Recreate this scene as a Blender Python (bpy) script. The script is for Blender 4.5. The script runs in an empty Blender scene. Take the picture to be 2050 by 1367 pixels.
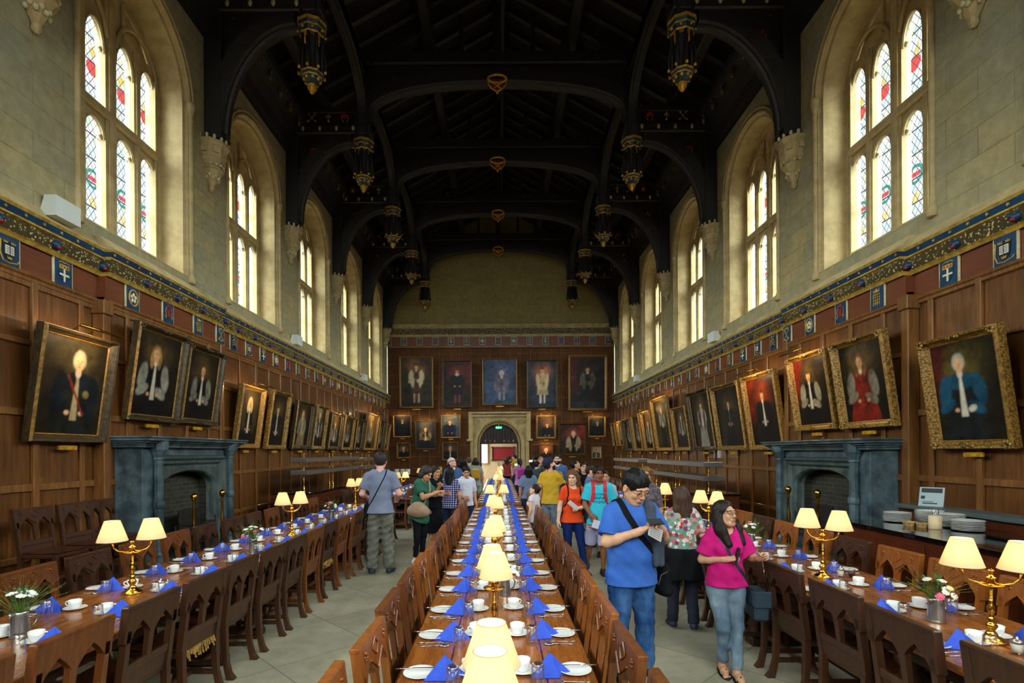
EXPOSURE = 1.15
SUNR = 17.0
SUNL = 17.0
SUNB = 5.5
import bpy, math, random
import numpy as np
from mathutils import Matrix, Vector
random.seed(7)
RNG = np.random.RandomState(11)
COL = bpy.context.scene.collection
PI = math.pi
XL, XR = -5.8, 6.0          # inner faces of the two long walls
YB, YE = -5.6, 27.7         # wall behind the viewer, wall with the doorway
EYE = 1.85

def P(px, py, Y):
    """point of the photo at distance Y down the hall"""
    return ((px-1000)*Y/1057.0, EYE+(905+0.006*(px-1000)-py)*Y/1057.0)
def fl(px, py):
    """a spot on the floor seen at px,py -> x,y"""
    Y = 1957.0/(py-905-0.006*(px-1000)); return ((px-1000)*Y/1057.0, Y)
def tb(px, py, z=0.77):
    Y = (EYE-z)*1057.0/(py-905-0.006*(px-1000)); return ((px-1000)*Y/1057.0, Y)

def T(x=0, y=0, z=0): return np.array(Matrix.Translation((x, y, z)))
def RX(a): return np.array(Matrix.Rotation(a, 4, 'X'))
def RY(a): return np.array(Matrix.Rotation(a, 4, 'Y'))
def RZ(a): return np.array(Matrix.Rotation(a, 4, 'Z'))
def SC(x, y, z): return np.diag([x, y, z, 1.0])

class MB:
    def __init__(s):
        s.v = []; s.f = []; s.m = []; s.s = []; s.n = 0; s.M = None
    def add(s, verts, faces, mat=0, smooth=False, M=None):
        v = np.asarray(verts, float).reshape(-1, 3)
        for A in (M, s.M):
            if A is not None: v = v @ A[:3, :3].T + A[:3, 3]
        s.v.append(v)
        n = s.n
        s.f.extend([tuple(i+n for i in f) for f in faces])
        if isinstance(mat, (list, np.ndarray)): s.m.extend(list(mat))
        else: s.m.extend([mat]*len(faces))
        s.s.extend([smooth]*len(faces)); s.n += len(v)
        return s
    def box(s, x0, x1, y0, y1, z0, z1, mat=0, M=None):
        v = [(x, y, z) for z in (z0, z1) for y in (y0, y1) for x in (x0, x1)]
        f = [(0, 2, 3, 1), (4, 5, 7, 6), (0, 1, 5, 4), (2, 6, 7, 3), (0, 4, 6, 2), (1, 3, 7, 5)]
        return s.add(v, f, mat, False, M)
    def bbox(s, x0, x1, y0, y1, z0, z1, b=0.005, mat=0, M=None):
        """box with chamfered edges along the outline seen from above and below"""
        if x0 > x1: x0, x1 = x1, x0
        if y0 > y1: y0, y1 = y1, y0
        b = min(b, (x1-x0)/2.01, (y1-y0)/2.01, (z1-z0)/2.01)
        def ring(e, z, c=b):
            X0, X1, Y0, Y1 = x0+e, x1-e, y0+e, y1-e
            return [(X0+c, Y0, z), (X1-c, Y0, z), (X1, Y0+c, z), (X1, Y1-c, z), (X1-c, Y1, z), (X0+c, Y1, z), (X0, Y1-c, z), (X0, Y0+c, z)]
        v = ring(b, z0, b*.3)+ring(0, z0+b)+ring(0, z1-b)+ring(b, z1, b*.3)
        f = [tuple(range(7, -1, -1)), tuple(range(24, 32))]
        for r in range(3):
            for i in range(8):
                j = (i+1) % 8; f.append((r*8+i, r*8+j, r*8+8+j, r*8+8+i))
        return s.add(v, f, mat, False, M)
    def lathe(s, prof, n=16, mat=0, M=None, smooth=True, cap=True, sx=1, sy=1):
        v = []; f = []
        for (r, z) in prof:
            for i in range(n):
                a = 2*PI*i/n; v.append((r*math.cos(a)*sx, r*math.sin(a)*sy, z))
        k = len(prof)
        for j in range(k-1):
            for i in range(n):
                i2 = (i+1) % n; f.append((j*n+i, j*n+i2, (j+1)*n+i2, (j+1)*n+i))
        s.add(v, f, mat, smooth, M)
        if cap:
            cf = []
            if prof[0][0] > 1e-5: cf.append(tuple(range(n-1, -1, -1)))
            if prof[-1][0] > 1e-5: cf.append(tuple(range((k-1)*n, k*n)))
            if cf:
                base = s.n-len(v)
                s.f.extend([tuple(i+base for i in c) for c in cf]); s.m.extend([mat if not isinstance(mat, list) else 0]*len(cf)); s.s.extend([False]*len(cf))
        return s
    def tube(s, pts, r, n=8, mat=0, M=None, closed=False, cap=True, flat=1.0):
        pts = [np.array(p, float) for p in pts]; k = len(pts)
        rr = r if hasattr(r, '__len__') else [r]*k
        v = []; prev = None
        for i in range(k):
            a = pts[(i-1) % k] if (closed or i > 0) else pts[i]
            b = pts[(i+1) % k] if (closed or i < k-1) else pts[i]
            t = b-a; t /= (np.linalg.norm(t)+1e-12)
            if prev is None:
                u = np.array([0, 0, 1.0]) if abs(t[2]) < .9 else np.array([0, 1.0, 0])
            else: u = prev
            u = u-t*np.dot(u, t); u /= (np.linalg.norm(u)+1e-12); prev = u
            w = np.cross(t, u)
            for j in range(n):
                an = 2*PI*j/n
                v.append(pts[i]+rr[i]*(math.cos(an)*u*flat+math.sin(an)*w))
        f = []
        for i in range(k if closed else k-1):
            i2 = (i+1) % k
            for j in range(n):
                j2 = (j+1) % n; f.append((i*n+j, i*n+j2, i2*n+j2, i2*n+j))
        if cap and not closed:
            f.append(tuple(range(n-1, -1, -1))); f.append(tuple(range((k-1)*n, k*n)))
        return s.add(v, f, mat, n > 5, M)
    def strip(s, A, B, mat=0, smooth=False, M=None, closed=False):
        """quads between two polylines of equal length"""
        k = len(A); v = list(A)+list(B)
        f = [(i, (i+1) % k, k+(i+1) % k, k+i) for i in range(k if closed else k-1)]
        return s.add(v, f, mat, smooth, M)
    def prism(s, poly, d0, d1, axis='y', mat=0, M=None):
        """polygon in the plane across `axis`, extruded from d0 to d1"""
        def p3(a, b, d):
            return (a, d, b) if axis == 'y' else ((d, a, b) if axis == 'x' else (a, b, d))
        k = len(poly)
        v = [p3(a, b, d0) for a, b in poly]+[p3(a, b, d1) for a, b in poly]
        f = [tuple(range(k)), tuple(range(2*k-1, k-1, -1))]
        f += [(i, k+i, k+(i+1) % k, (i+1) % k) for i in range(k)]
        return s.add(v, f, mat, False, M)
    def sweep(s, prof, path, mat=0, M=None, smooth=False, closed=False):
        """prof: list of (u,v); path: list of (origin, U, V) frames"""
        rings = [[np.array(o)+u*np.array(U)+w*np.array(V) for (u, w) in prof] for (o, U, V) in path]
        n = len(prof); v = [p for r in rings for p in r]
        f = []; k = len(path)
        for i in range(k-1):
            for j in range(n if closed else n-1):
                j2 = (j+1) % n; f.append((i*n+j, i*n+j2, (i+1)*n+j2, (i+1)*n+j))
        if closed: f.append(tuple(range(n-1, -1, -1))); f.append(tuple(range((k-1)*n, k*n)))
        return s.add(v, f, mat, smooth, M)
    def ball(s, c, r, n=12, mat=0, M=None):
        rx, ry, rz = r if hasattr(r, '__len__') else (r, r, r)
        k = max(4, n//2)
        pr = [(math.sin(PI*i/k), -math.cos(PI*i/k)) for i in range(k+1)]
        A = T(*c) @ SC(rx, ry, rz)
        if M is not None: A = M @ A
        return s.lathe(pr, n, mat, A, True, False)
    def mesh(s, name, mats):
        me = bpy.data.meshes.new(name)
        v = np.concatenate(s.v) if s.v else np.zeros((0, 3))
        me.from_pydata(v.tolist(), [], s.f)
        for m in mats: me.materials.append(m)
        if s.f:
            me.polygons.foreach_set('material_index', np.array(s.m, dtype=np.int32))
            me.polygons.foreach_set('use_smooth', np.array(s.s, dtype=bool))
        me.update()
        return me
    def build(s, name, mats, parent=None, loc=None, rz=0):
        if not isinstance(mats, (list, tuple)): mats = [mats]
        o = bpy.data.objects.new(name, s.mesh(name, mats)); COL.objects.link(o)
        if parent is not None: o.parent = parent
        if loc is not None: o.location = loc
        o.rotation_euler[2] = rz
        return o

def tag(o, label=None, cat=None, group=None, kind=None):
    if label: o['label'] = label
    if cat: o['category'] = cat
    if group: o['group'] = group
    if kind: o['kind'] = kind
    return o
def thing(name, label, cat, group=None, loc=(0, 0, 0), rz=0):
    o = bpy.data.objects.new(name, None); COL.objects.link(o); o.empty_display_size = .1
    o.location = loc; o.rotation_euler = (0, 0, rz); return tag(o, label, cat, group)
KIDS = {}
def kids(o):
    return [c for c in o.children]
def dup(root, loc, rz=0, label=None, group=None):
    r = root.copy(); COL.objects.link(r); r.location = loc; r.rotation_euler = (root.rotation_euler[0], root.rotation_euler[1], rz)
    if label: r['label'] = label
    if group: r['group'] = group
    for ch in root_kids(root):
        c = ch.copy(); COL.objects.link(c); c.parent = r
        for g in root_kids(ch):
            d = g.copy(); COL.objects.link(d); d.parent = c
    return r
_rk = {}
def root_kids(o):
    if o.name not in _rk: _rk[o.name] = list(o.children)
    return _rk[o.name]
ORD = ['first', 'second', 'third', 'fourth', 'fifth', 'sixth', 'seventh', 'eighth', 'ninth', 'tenth', 'eleventh', 'twelfth', 'thirteenth',
       'fourteenth', 'fifteenth', 'sixteenth', 'seventeenth', 'eighteenth', 'nineteenth', 'twentieth']
TENS = {2: 'twenty', 3: 'thirty', 4: 'forty'}
def nth(i):
    """0-based ordinal word"""
    if i < 20: return ORD[i]
    t, u = divmod(i+1, 10)
    return {3: 'thirtieth', 4: 'fortieth'}[t] if u == 0 else TENS[t]+'-'+ORD[u-1]

# ---------------------------------------------------------------- materials
def lin(c):
    c = c/255.0
    return c/12.92 if c <= .04045 else ((c+.055)/1.055)**2.4
def rgb(r, g, b): return (lin(r), lin(g), lin(b), 1)
class NT:
    def __init__(s, name):
        s.m = bpy.data.materials.new(name); s.m.use_nodes = True; s.t = s.m.node_tree
        s.t.nodes.clear(); s.out = s.t.nodes.new('ShaderNodeOutputMaterial')
    def n(s, typ, **kw):
        x = s.t.nodes.new(typ)
        for k, v in kw.items():
            if k.startswith('_'): setattr(x, k[1:], v)
            else:
                key = int(k[1:]) if k[0] == 'i' and k[1:].isdigit() else k.replace('__', ' ')
                if isinstance(v, bpy.types.NodeSocket): s.t.links.new(v, x.inputs[key])
                else: x.inputs[key].default_value = v
        return x
    def link(s, a, b): s.t.links.new(a, b)
    def math(s, op, a, b=None, c=None):
        x = s.t.nodes.new('ShaderNodeMath'); x.operation = op
        for i, v in enumerate((a, b, c)):
            if v is None: continue
            if isinstance(v, bpy.types.NodeSocket): s.t.links.new(v, x.inputs[i])
            else: x.inputs[i].default_value = v
        return x.outputs[0]
    def ramp(s, fac, stops, interp='LINEAR'):
        x = s.t.nodes.new('ShaderNodeValToRGB'); s.t.links.new(fac, x.inputs[0]); x.color_ramp.interpolation = interp
        e = x.color_ramp.elements
        while len(e) < len(stops): e.new(.5)
        for i, (p, c) in enumerate(stops): e[i].position = p; e[i].color = c
        return x.outputs[0]
    def mix(s, fac, a, b, blend='MIX'):
        x = s.t.nodes.new('ShaderNodeMix'); x.data_type = 'RGBA'; x.blend_type = blend
        for k, v in ((0, fac), (6, a), (7, b)):
            if isinstance(v, bpy.types.NodeSocket): s.t.links.new(v, x.inputs[k])
            else: x.inputs[k].default_value = v
        return x.outputs[2]
    def coord(s, which='Object', scale=(1, 1, 1), rot=(0, 0, 0), loc=(0, 0, 0)):
        c = s.t.nodes.new('ShaderNodeTexCoord')
        m = s.t.nodes.new('ShaderNodeMapping'); s.t.links.new(c.outputs[which], m.inputs[0])
        m.inputs['Scale'].default_value = scale; m.inputs['Rotation'].default_value = rot; m.inputs['Location'].default_value = loc
        return m.outputs[0]
    def noise(s, vec, scale, detail=3, rough=.55):
        x = s.n('ShaderNodeTexNoise', Scale=scale, Detail=detail, Roughness=rough); s.link(vec, x.inputs['Vector']); return x.outputs['Fac']
    def finish(s, color, rough=.6, metal=0, bump=None, bstr=.3, bdist=.02, coat=0, spec=.5, emis=None, estr=0, **kw):
        b = s.n('ShaderNodeBsdfPrincipled')
        for k, v in (('Base Color', color), ('Roughness', rough), ('Metallic', metal), ('Coat Weight', coat), ('Specular IOR Level', spec)):
            if isinstance(v, bpy.types.NodeSocket): s.link(v, b.inputs[k])
            else: b.inputs[k].default_value = v
        if emis is not None:
            if isinstance(emis, bpy.types.NodeSocket): s.link(emis, b.inputs['Emission Color'])
            else: b.inputs['Emission Color'].default_value = emis
            b.inputs['Emission Strength'].default_value = estr
        for k, v in kw.items(): b.inputs[k.replace('__', ' ')].default_value = v
        if bump is not None:
            bp = s.n('ShaderNodeBump', Strength=bstr, Distance=bdist); s.link(bump, bp.inputs['Height']); s.link(bp.outputs[0], b.inputs['Normal'])
        s.link(b.outputs[0], s.out.inputs[0]); s.bsdf = b
        return s.m
def plain(name, c, rough=.6, metal=0, c2=None, scale=8, stretch=(1, 1, 1), bstr=0, coat=0, spec=.5, bdist=.01, detail=3, **kw):
    t = NT(name)
    if c2 is None and bstr == 0: return t.finish(c, rough, metal, coat=coat, spec=spec, **kw)
    v = t.coord(scale=stretch); nz = t.noise(v, scale, detail)
    col = t.ramp(nz, [(.35, c), (.65, c2 or c)])
    return t.finish(col, rough, metal, nz if bstr else None, bstr, bdist, coat=coat, spec=spec, **kw)
def wood(name, c1, c2, rough=.4, axis='z', sc=1.0, coat=0, bstr=.12, spec=.5):
    t = NT(name)
    st = {'z': (9, 9, .7), 'x': (.7, 9, 9), 'y': (9, .7, 9)}[axis]
    v = t.coord(scale=tuple(a*sc for a in st))
    a = t.noise(v, 2.2, 5, .65)
    v2 = t.coord(scale=(.8, .8, .8)); b = t.noise(v2, 1.6, 2)
    col = t.ramp(a, [(.3, c1), (.7, c2)])
    col = t.mix(t.ramp(b, [(.35, (0, 0, 0, 1)), (.7, (.55, .55, .55, 1))]), col, c1)
    return t.finish(col, rough, 0, a, bstr, .004, coat=coat, spec=spec)
M = {}
def ashlar(name, c1, c2, c3, along='y', bw=.95, bh=.37, mortar=.008):
    t = NT(name)
    tc = t.n('ShaderNodeTexCoord'); sp = t.n('ShaderNodeSeparateXYZ'); t.link(tc.outputs['Object'], sp.inputs[0])
    cb = t.n('ShaderNodeCombineXYZ'); t.link(sp.outputs['Y' if along == 'y' else 'X'], cb.inputs[0]); t.link(sp.outputs['Z'], cb.inputs[1])
    br = t.n('ShaderNodeTexBrick', Scale=1.0); t.link(cb.outputs[0], br.inputs['Vector'])
    br.inputs['Brick Width'].default_value = bw; br.inputs['Row Height'].default_value = bh; br.inputs['Mortar Size'].default_value = mortar
    br.inputs['Color1'].default_value = c1; br.inputs['Color2'].default_value = c2; br.inputs['Mortar'].default_value = tuple(x*.62 for x in c1[:3])+(1,)
    br.inputs['Mortar Smooth'].default_value = .5; br.inputs['Bias'].default_value = -.1
    n1 = t.noise(tc.outputs['Object'], .8, 4, .6); n2 = t.noise(tc.outputs['Object'], 6, 5, .7)
    col = t.mix(t.ramp(n1, [(.38, (0, 0, 0, 1)), (.66, (.75, .75, .75, 1))]), br.outputs['Color'], c3)
    col = t.mix(.55, col, t.ramp(n2, [(.3, (.55, .55, .55, 1)), (.75, (1.25, 1.25, 1.25, 1))]), 'MULTIPLY')
    return t.finish(col, .85, 0, t.math('ADD', t.math('MULTIPLY', n2, .5), t.math('MULTIPLY', br.outputs['Fac'], -1.0)), .35, .01, spec=.2)
M['stone'] = ashlar('ashlar_stone', rgb(178, 160, 112), rgb(158, 148, 116), rgb(148, 148, 122))
M['stone_end'] = ashlar('ashlar_stone_end', rgb(168, 150, 92), rgb(156, 140, 90), rgb(140, 132, 88), 'x', .8, .33, .006)
def trimstone(name, a, b):
    t = NT(name); v = t.coord(); n1 = t.noise(v, 3, 5, .65)
    w = t.n('ShaderNodeTexWave', Scale=.55, Distortion=.0); t.link(v, w.inputs[0]); w.bands_direction = 'Z'
    col = t.ramp(n1, [(.3, a), (.7, b)])
    return t.finish(col, .8, 0, n1, .25, .006, spec=.25)
M['trim'] = trimstone('dressed_stone', rgb(160, 140, 96), rgb(200, 180, 132))
M['trimd'] = trimstone('weathered_stone', rgb(120, 106, 76), rgb(158, 142, 106))
M['oak'] = wood('oak_panelling', rgb(70, 40, 16), rgb(128, 80, 34), .34, 'z', coat=.15)
M['oakrail'] = wood('oak_rail', rgb(88, 54, 24), rgb(150, 100, 48), .36, 'z', coat=.1)
M['frieze'] = wood('red_oak_frieze', rgb(96, 46, 20), rgb(122, 62, 28), .45, 'y', bstr=.03)
M['black'] = wood('black_oak', rgb(16, 14, 12), rgb(38, 33, 26), .6, 'z', bstr=.25)
M['blackx'] = wood('black_oak_moulded', rgb(20, 18, 15), rgb(50, 43, 33), .55, 'x', bstr=.25)
M['boards'] = None
def boards():
    t = NT('dark_roof_boards'); tc = t.n('ShaderNodeTexCoord'); sp = t.n('ShaderNodeSeparateXYZ'); t.link(tc.outputs['Object'], sp.inputs[0])
    f = t.math('FRACT', t.math('MULTIPLY', sp.outputs['Y'], 5.0)); g = t.math('GREATER_THAN', f, .08)
    n1 = t.noise(tc.outputs['Object'], 3, 4)
    col = t.mix(g, rgb(6, 5, 4), t.ramp(n1, [(.3, rgb(14, 11, 8)), (.7, rgb(28, 22, 16))]))
    return t.finish(col, .7, 0, g, .4, .01, spec=.2)
M['boards'] = boards()
M['gold'] = plain('gilding', rgb(226, 172, 44), .4, .3, rgb(170, 118, 24), 14, bstr=.2)
M['goldp'] = plain('gold_paint', rgb(206, 170, 72), .5, .25, rgb(160, 122, 42), 10)
M['blue'] = plain('painted_blue', rgb(16, 66, 100), .45, 0, rgb(10, 44, 78), 5)
M['teal'] = plain('painted_teal', rgb(14, 56, 66), .5)
M['red'] = plain('painted_red', rgb(150, 26, 18), .5)
M['white'] = plain('painted_white', rgb(220, 214, 196), .5)
M['ink'] = plain('painted_black', rgb(14, 14, 18), .5)
M['cream'] = plain('cream_stone_edge', rgb(214, 204, 160), .6, 0, rgb(170, 156, 110), 6)
def carved():
    t = NT('carved_gilt_foliage'); v = t.coord(); x = t.n('ShaderNodeTexVoronoi', Scale=26.0); t.link(v, x.inputs['Vector'])
    n1 = t.noise(v, 30, 3)
    h = t.math('ADD', t.math('MULTIPLY', x.outputs['Distance'], 1.4), n1)
    col = t.ramp(h, [(.85, rgb(206, 190, 128)), (1.65, rgb(70, 58, 30))])
    return t.finish(col, .5, .05, h, -.7, .02)
M['carved'] = carved()
def gframe():
    t = NT('gilt_frame'); v = t.coord(); x = t.n('ShaderNodeTexVoronoi', Scale=38.0); t.link(v, x.inputs['Vector'])
    col = t.ramp(x.outputs['Distance'], [(.1, rgb(188, 146, 66)), (.75, rgb(92, 62, 22))])
    return t.finish(col, .42, .25, x.outputs['Distance'], -.7, .012)
M['gframe'] = gframe()
M['gframe2'] = plain('dull_gilt_moulding', rgb(168, 126, 54), .42, .25, rgb(110, 78, 32), 20, bstr=.3)
M['dframe'] = plain('dark_frame', rgb(44, 36, 24), .4, .2, rgb(78, 62, 34), 16, bstr=.3)
M['greenframe'] = plain('bronze_green_frame', rgb(26, 36, 34), .35, .3, rgb(46, 60, 52), 12)
M['marble'] = plain('blue_grey_marble', rgb(44, 58, 64), .32, 0, rgb(88, 106, 112), 5, (1, 1, 1), .1, spec=.5, detail=7)
M['marbled'] = plain('dark_marble', rgb(44, 56, 58), .35, 0, rgb(86, 98, 94), 7, (1, 1, .5), .1, detail=6)
def brick():
    t = NT('sooty_brick'); tc = t.n('ShaderNodeTexCoord'); sp = t.n('ShaderNodeSeparateXYZ'); t.link(tc.outputs['Object'], sp.inputs[0])
    cb = t.n('ShaderNodeCombineXYZ'); t.link(sp.outputs['Y'], cb.inputs[0]); t.link(sp.outputs['Z'], cb.inputs[1])
    br = t.n('ShaderNodeTexBrick', Scale=1.0); t.link(cb.outputs[0], br.inputs['Vector'])
    br.inputs['Brick Width'].default_value = .22; br.inputs['Row Height'].default_value = .075; br.inputs['Mortar Size'].default_value = .006
    br.inputs['Color1'].default_value = rgb(70, 66, 48); br.inputs['Color2'].default_value = rgb(44, 40, 30); br.inputs['Mortar'].default_value = rgb(92, 88, 70)
    n1 = t.noise(tc.outputs['Object'], 2, 3)
    return t.finish(t.mix(n1, br.outputs['Color'], rgb(28, 26, 22)), .85, 0, br.outputs['Fac'], -.3, .01)
M['brick'] = brick()
def flags():
    t = NT('flagstone_floor'); v = t.coord(rot=(0, 0, PI/4)); tc = t.n('ShaderNodeTexCoord')
    br = t.n('ShaderNodeTexBrick', Scale=1.0, _offset=.0); t.link(v, br.inputs['Vector'])
    br.inputs['Brick Width'].default_value = .92; br.inputs['Row Height'].default_value = .92; br.inputs['Mortar Size'].default_value = .006
    br.inputs['Color1'].default_value = rgb(190, 182, 154); br.inputs['Color2'].default_value = rgb(170, 164, 140); br.inputs['Mortar'].default_value = rgb(122, 116, 96)
    n1 = t.noise(tc.outputs['Object'], 1.3, 5, .65); n2 = t.noise(tc.outputs['Object'], 9, 4)
    col = t.mix(t.ramp(n1, [(.4, (0, 0, 0, 1)), (.7, (.8, .8, .8, 1))]), br.outputs['Color'], rgb(150, 148, 126))
    col = t.mix(.5, col, t.ramp(n2, [(.3, (.75, .75, .75, 1)), (.7, (1.1, 1.1, 1.1, 1))]), 'MULTIPLY')
    return t.finish(col, t.ramp(n1, [(.3, (.32, .32, .32, 1)), (.7, (.55, .55, .55, 1))]), 0, br.outputs['Fac'], -.12, .005, spec=.4)
M['floor'] = flags()
for nm_, a_, b_, r_ in (('chair_dark', (48, 26, 12), (84, 48, 24), .35), ('chair_mid', (86, 44, 16), (134, 76, 30), .3), ('chair_light', (122, 64, 20), (176, 104, 42), .28)):
    M[nm_] = wood(nm_+'_oak', rgb(*a_), rgb(*b_), r_+.06, 'z', 1.5, coat=.08)
M['leather'] = plain('brown_leather', rgb(72, 36, 18), .38, 0, rgb(50, 24, 12), 6, bstr=.05)
M['webbing'] = plain('torn_straw_webbing', rgb(176, 136, 62), .9, 0, rgb(110, 78, 30), 40, bstr=.6)
def tabletop():
    t = NT('polished_table_oak'); tc = t.n('ShaderNodeTexCoord'); sp = t.n('ShaderNodeSeparateXYZ'); t.link(tc.outputs['Object'], sp.inputs[0])
    px = t.math('MULTIPLY', sp.outputs['X'], 4.2); f = t.math('FRACT', px)
    seam = t.math('MULTIPLY', t.math('GREATER_THAN', f, .025), t.math('LESS_THAN', f, .99))
    v = t.coord(scale=(7, .9, 7)); a = t.noise(v, 3, 6, .7)
    wn = t.n('ShaderNodeTexWhiteNoise', _noise_dimensions='1D'); t.link(t.math('FLOOR', px), wn.inputs['W'])
    c = t.ramp(a, [(.28, rgb(118, 62, 20)), (.55, rgb(152, 88, 34)), (.8, rgb(178, 114, 52))])
    c = t.mix(t.math('MULTIPLY', wn.outputs[0], .35), c, rgb(164, 96, 40))
    b = t.noise(tc.outputs['Object'], 2.5, 3)
    c = t.mix(t.ramp(b, [(.45, (0, 0, 0, 1)), (.7, (.5, .5, .5, 1))]), c, rgb(112, 62, 24))
    c = t.mix(seam, rgb(50, 22, 6), c)
    return t.finish(c, t.ramp(a, [(.3, (.2, .2, .2, 1)), (.7, (.34, .34, .34, 1))]), 0, a, .08, .003, coat=.4, Coat__Roughness=.12)
M['tabletop'] = tabletop()
M['tableleg'] = wood('table_frame_oak', rgb(40, 22, 12), rgb(78, 44, 22), .4, 'z')
M['china'] = plain('white_china', rgb(236, 236, 232), .18, coat=.3)
M['napkin'] = plain('blue_paper_napkin', rgb(36, 74, 196), .75, 0, rgb(44, 84, 206), 30, bstr=.05)
M['silver'] = plain('silver_plate', rgb(200, 198, 192), .22, .95)
M['pewter'] = plain('pewter', rgb(190, 188, 180), .26, .9, rgb(160, 158, 150), 8)
M['brass'] = plain('polished_brass', rgb(212, 158, 60), .2, 1.0)
def glassm(name, tint=(1, 1, 1, 1), base=.12, rough=.03):
    t = NT(name); tr = t.n('ShaderNodeBsdfTransparent', Color=tint); g = t.n('ShaderNodeBsdfGlossy', Roughness=rough)
    lw = t.n('ShaderNodeLayerWeight', Blend=.35); f = t.math('ADD', t.math('MULTIPLY', lw.outputs['Facing'], .6), base)
    mx = t.n('ShaderNodeMixShader'); t.link(f, mx.inputs[0]); t.link(tr.outputs[0], mx.inputs[1]); t.link(g.outputs[0], mx.inputs[2])
    t.link(mx.outputs[0], t.out.inputs[0]); return t.m
M['glass'] = glassm('clear_glass', (.98, .99, .985, 1), .03, .06)
M['glassbase'] = glassm('thick_glass', (.86, .88, .87, 1), .2, .12)
def shadem():
    t = NT('cream_lampshade'); tl = t.n('ShaderNodeBsdfTranslucent', Color=rgb(250, 232, 190)); d = t.n('ShaderNodeBsdfDiffuse', Color=rgb(240, 228, 200))
    mx = t.n('ShaderNodeMixShader', i0=.45); t.link(tl.outputs[0], mx.inputs[1]); t.link(d.outputs[0], mx.inputs[2])
    e = t.n('ShaderNodeEmission', Color=(1, .78, .42, 1), Strength=.02); ad = t.n('ShaderNodeAddShader'); t.link(mx.outputs[0], ad.inputs[0]); t.link(e.outputs[0], ad.inputs[1])
    t.link(ad.outputs[0], t.out.inputs[0]); return t.m
M['shade'] = shadem()
def emit(name, c, s):
    t = NT(name); e = t.n('ShaderNodeEmission', Color=c, Strength=s); t.link(e.outputs[0], t.out.inputs[0]); return t.m
M['bulb'] = emit('lit_bulb', (1, .82, .5, 1), 14)
M['leaf'] = plain('green_leaf', rgb(52, 104, 40), .5, 0, rgb(90, 140, 56), 12)
M['bloomw'] = plain('white_petals', rgb(240, 240, 232), .6); M['bloomp'] = plain('pink_petals', rgb(216, 96, 130), .6)
M['bloomy'] = plain('cream_petals', rgb(236, 222, 160), .6); M['bloomd'] = plain('dark_berries', rgb(34, 20, 40), .5)
M['grass'] = plain('dry_grass_stem', rgb(110, 120, 50), .7)
M['iron'] = plain('cast_iron', rgb(40, 36, 34), .5, .5, rgb(64, 58, 52), 12)
M['blackgloss'] = plain('black_granite', rgb(12, 12, 12), .06, 0, coat=.5)
M['steel'] = plain('brushed_steel', rgb(150, 148, 150), .32, .85)
M['plastic_white'] = plain('white_plastic', rgb(214, 220, 214), .4)
M['buffet'] = wood('red_brown_veneer', rgb(70, 30, 14), rgb(104, 48, 24), .3, 'z', coat=.2)
M['canvas_attr'] = None
def canvasm():
    t = NT('oil_painting'); a = t.n('ShaderNodeVertexColor', _layer_name='paint')
    v = t.coord(); n1 = t.noise(v, 9, 5, .7)
    c = t.mix(.35, a.outputs[0], t.ramp(n1, [(.3, (.55, .55, .55, 1)), (.7, (1.4, 1.4, 1.4, 1))]), 'MULTIPLY')
    return t.finish(c, .42, 0, n1, .05, .003, spec=.22)
M['canvas'] = canvasm()
# ================================================================ the hall
TR = [6.65+4.05*k for k in range(6)]            # trusses in front of the viewer
TRB = [2.6, -1.45]                              # and over / behind
WIN = [(6.65+4.05*k)-2.025+4.05 for k in range(5)]
WIN = [8.68+4.05*k for k in range(5)]
WINB = [4.63, .58, -3.47]
WTOP = 10.6
SILL = 5.2; SPR = 8.45; APX = 9.75; HW = 1.3
def archz(u, spring, rise):
    u = min(1, abs(u)); return spring+rise*((1-u**2.3)**.5*.94+.06*(1-u))
AU = [-1, -.985, -.95, -.88, -.78, -.65, -.5, -.33, -.16, 0, .16, .33, .5, .65, .78, .88, .95, .985, 1]

fl_ = MB().box(-6.6, 6.8, YB-.3, YE+.0, -.2, 0).build('floor', M['floor']); tag(fl_, kind='structure')

def arch_pts(c, hw, spring, rise, z0):
    return [(c-hw, z0)]+[(c+u*hw, archz(u, spring, rise)) for u in AU]+[(c+hw, z0)]

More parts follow.
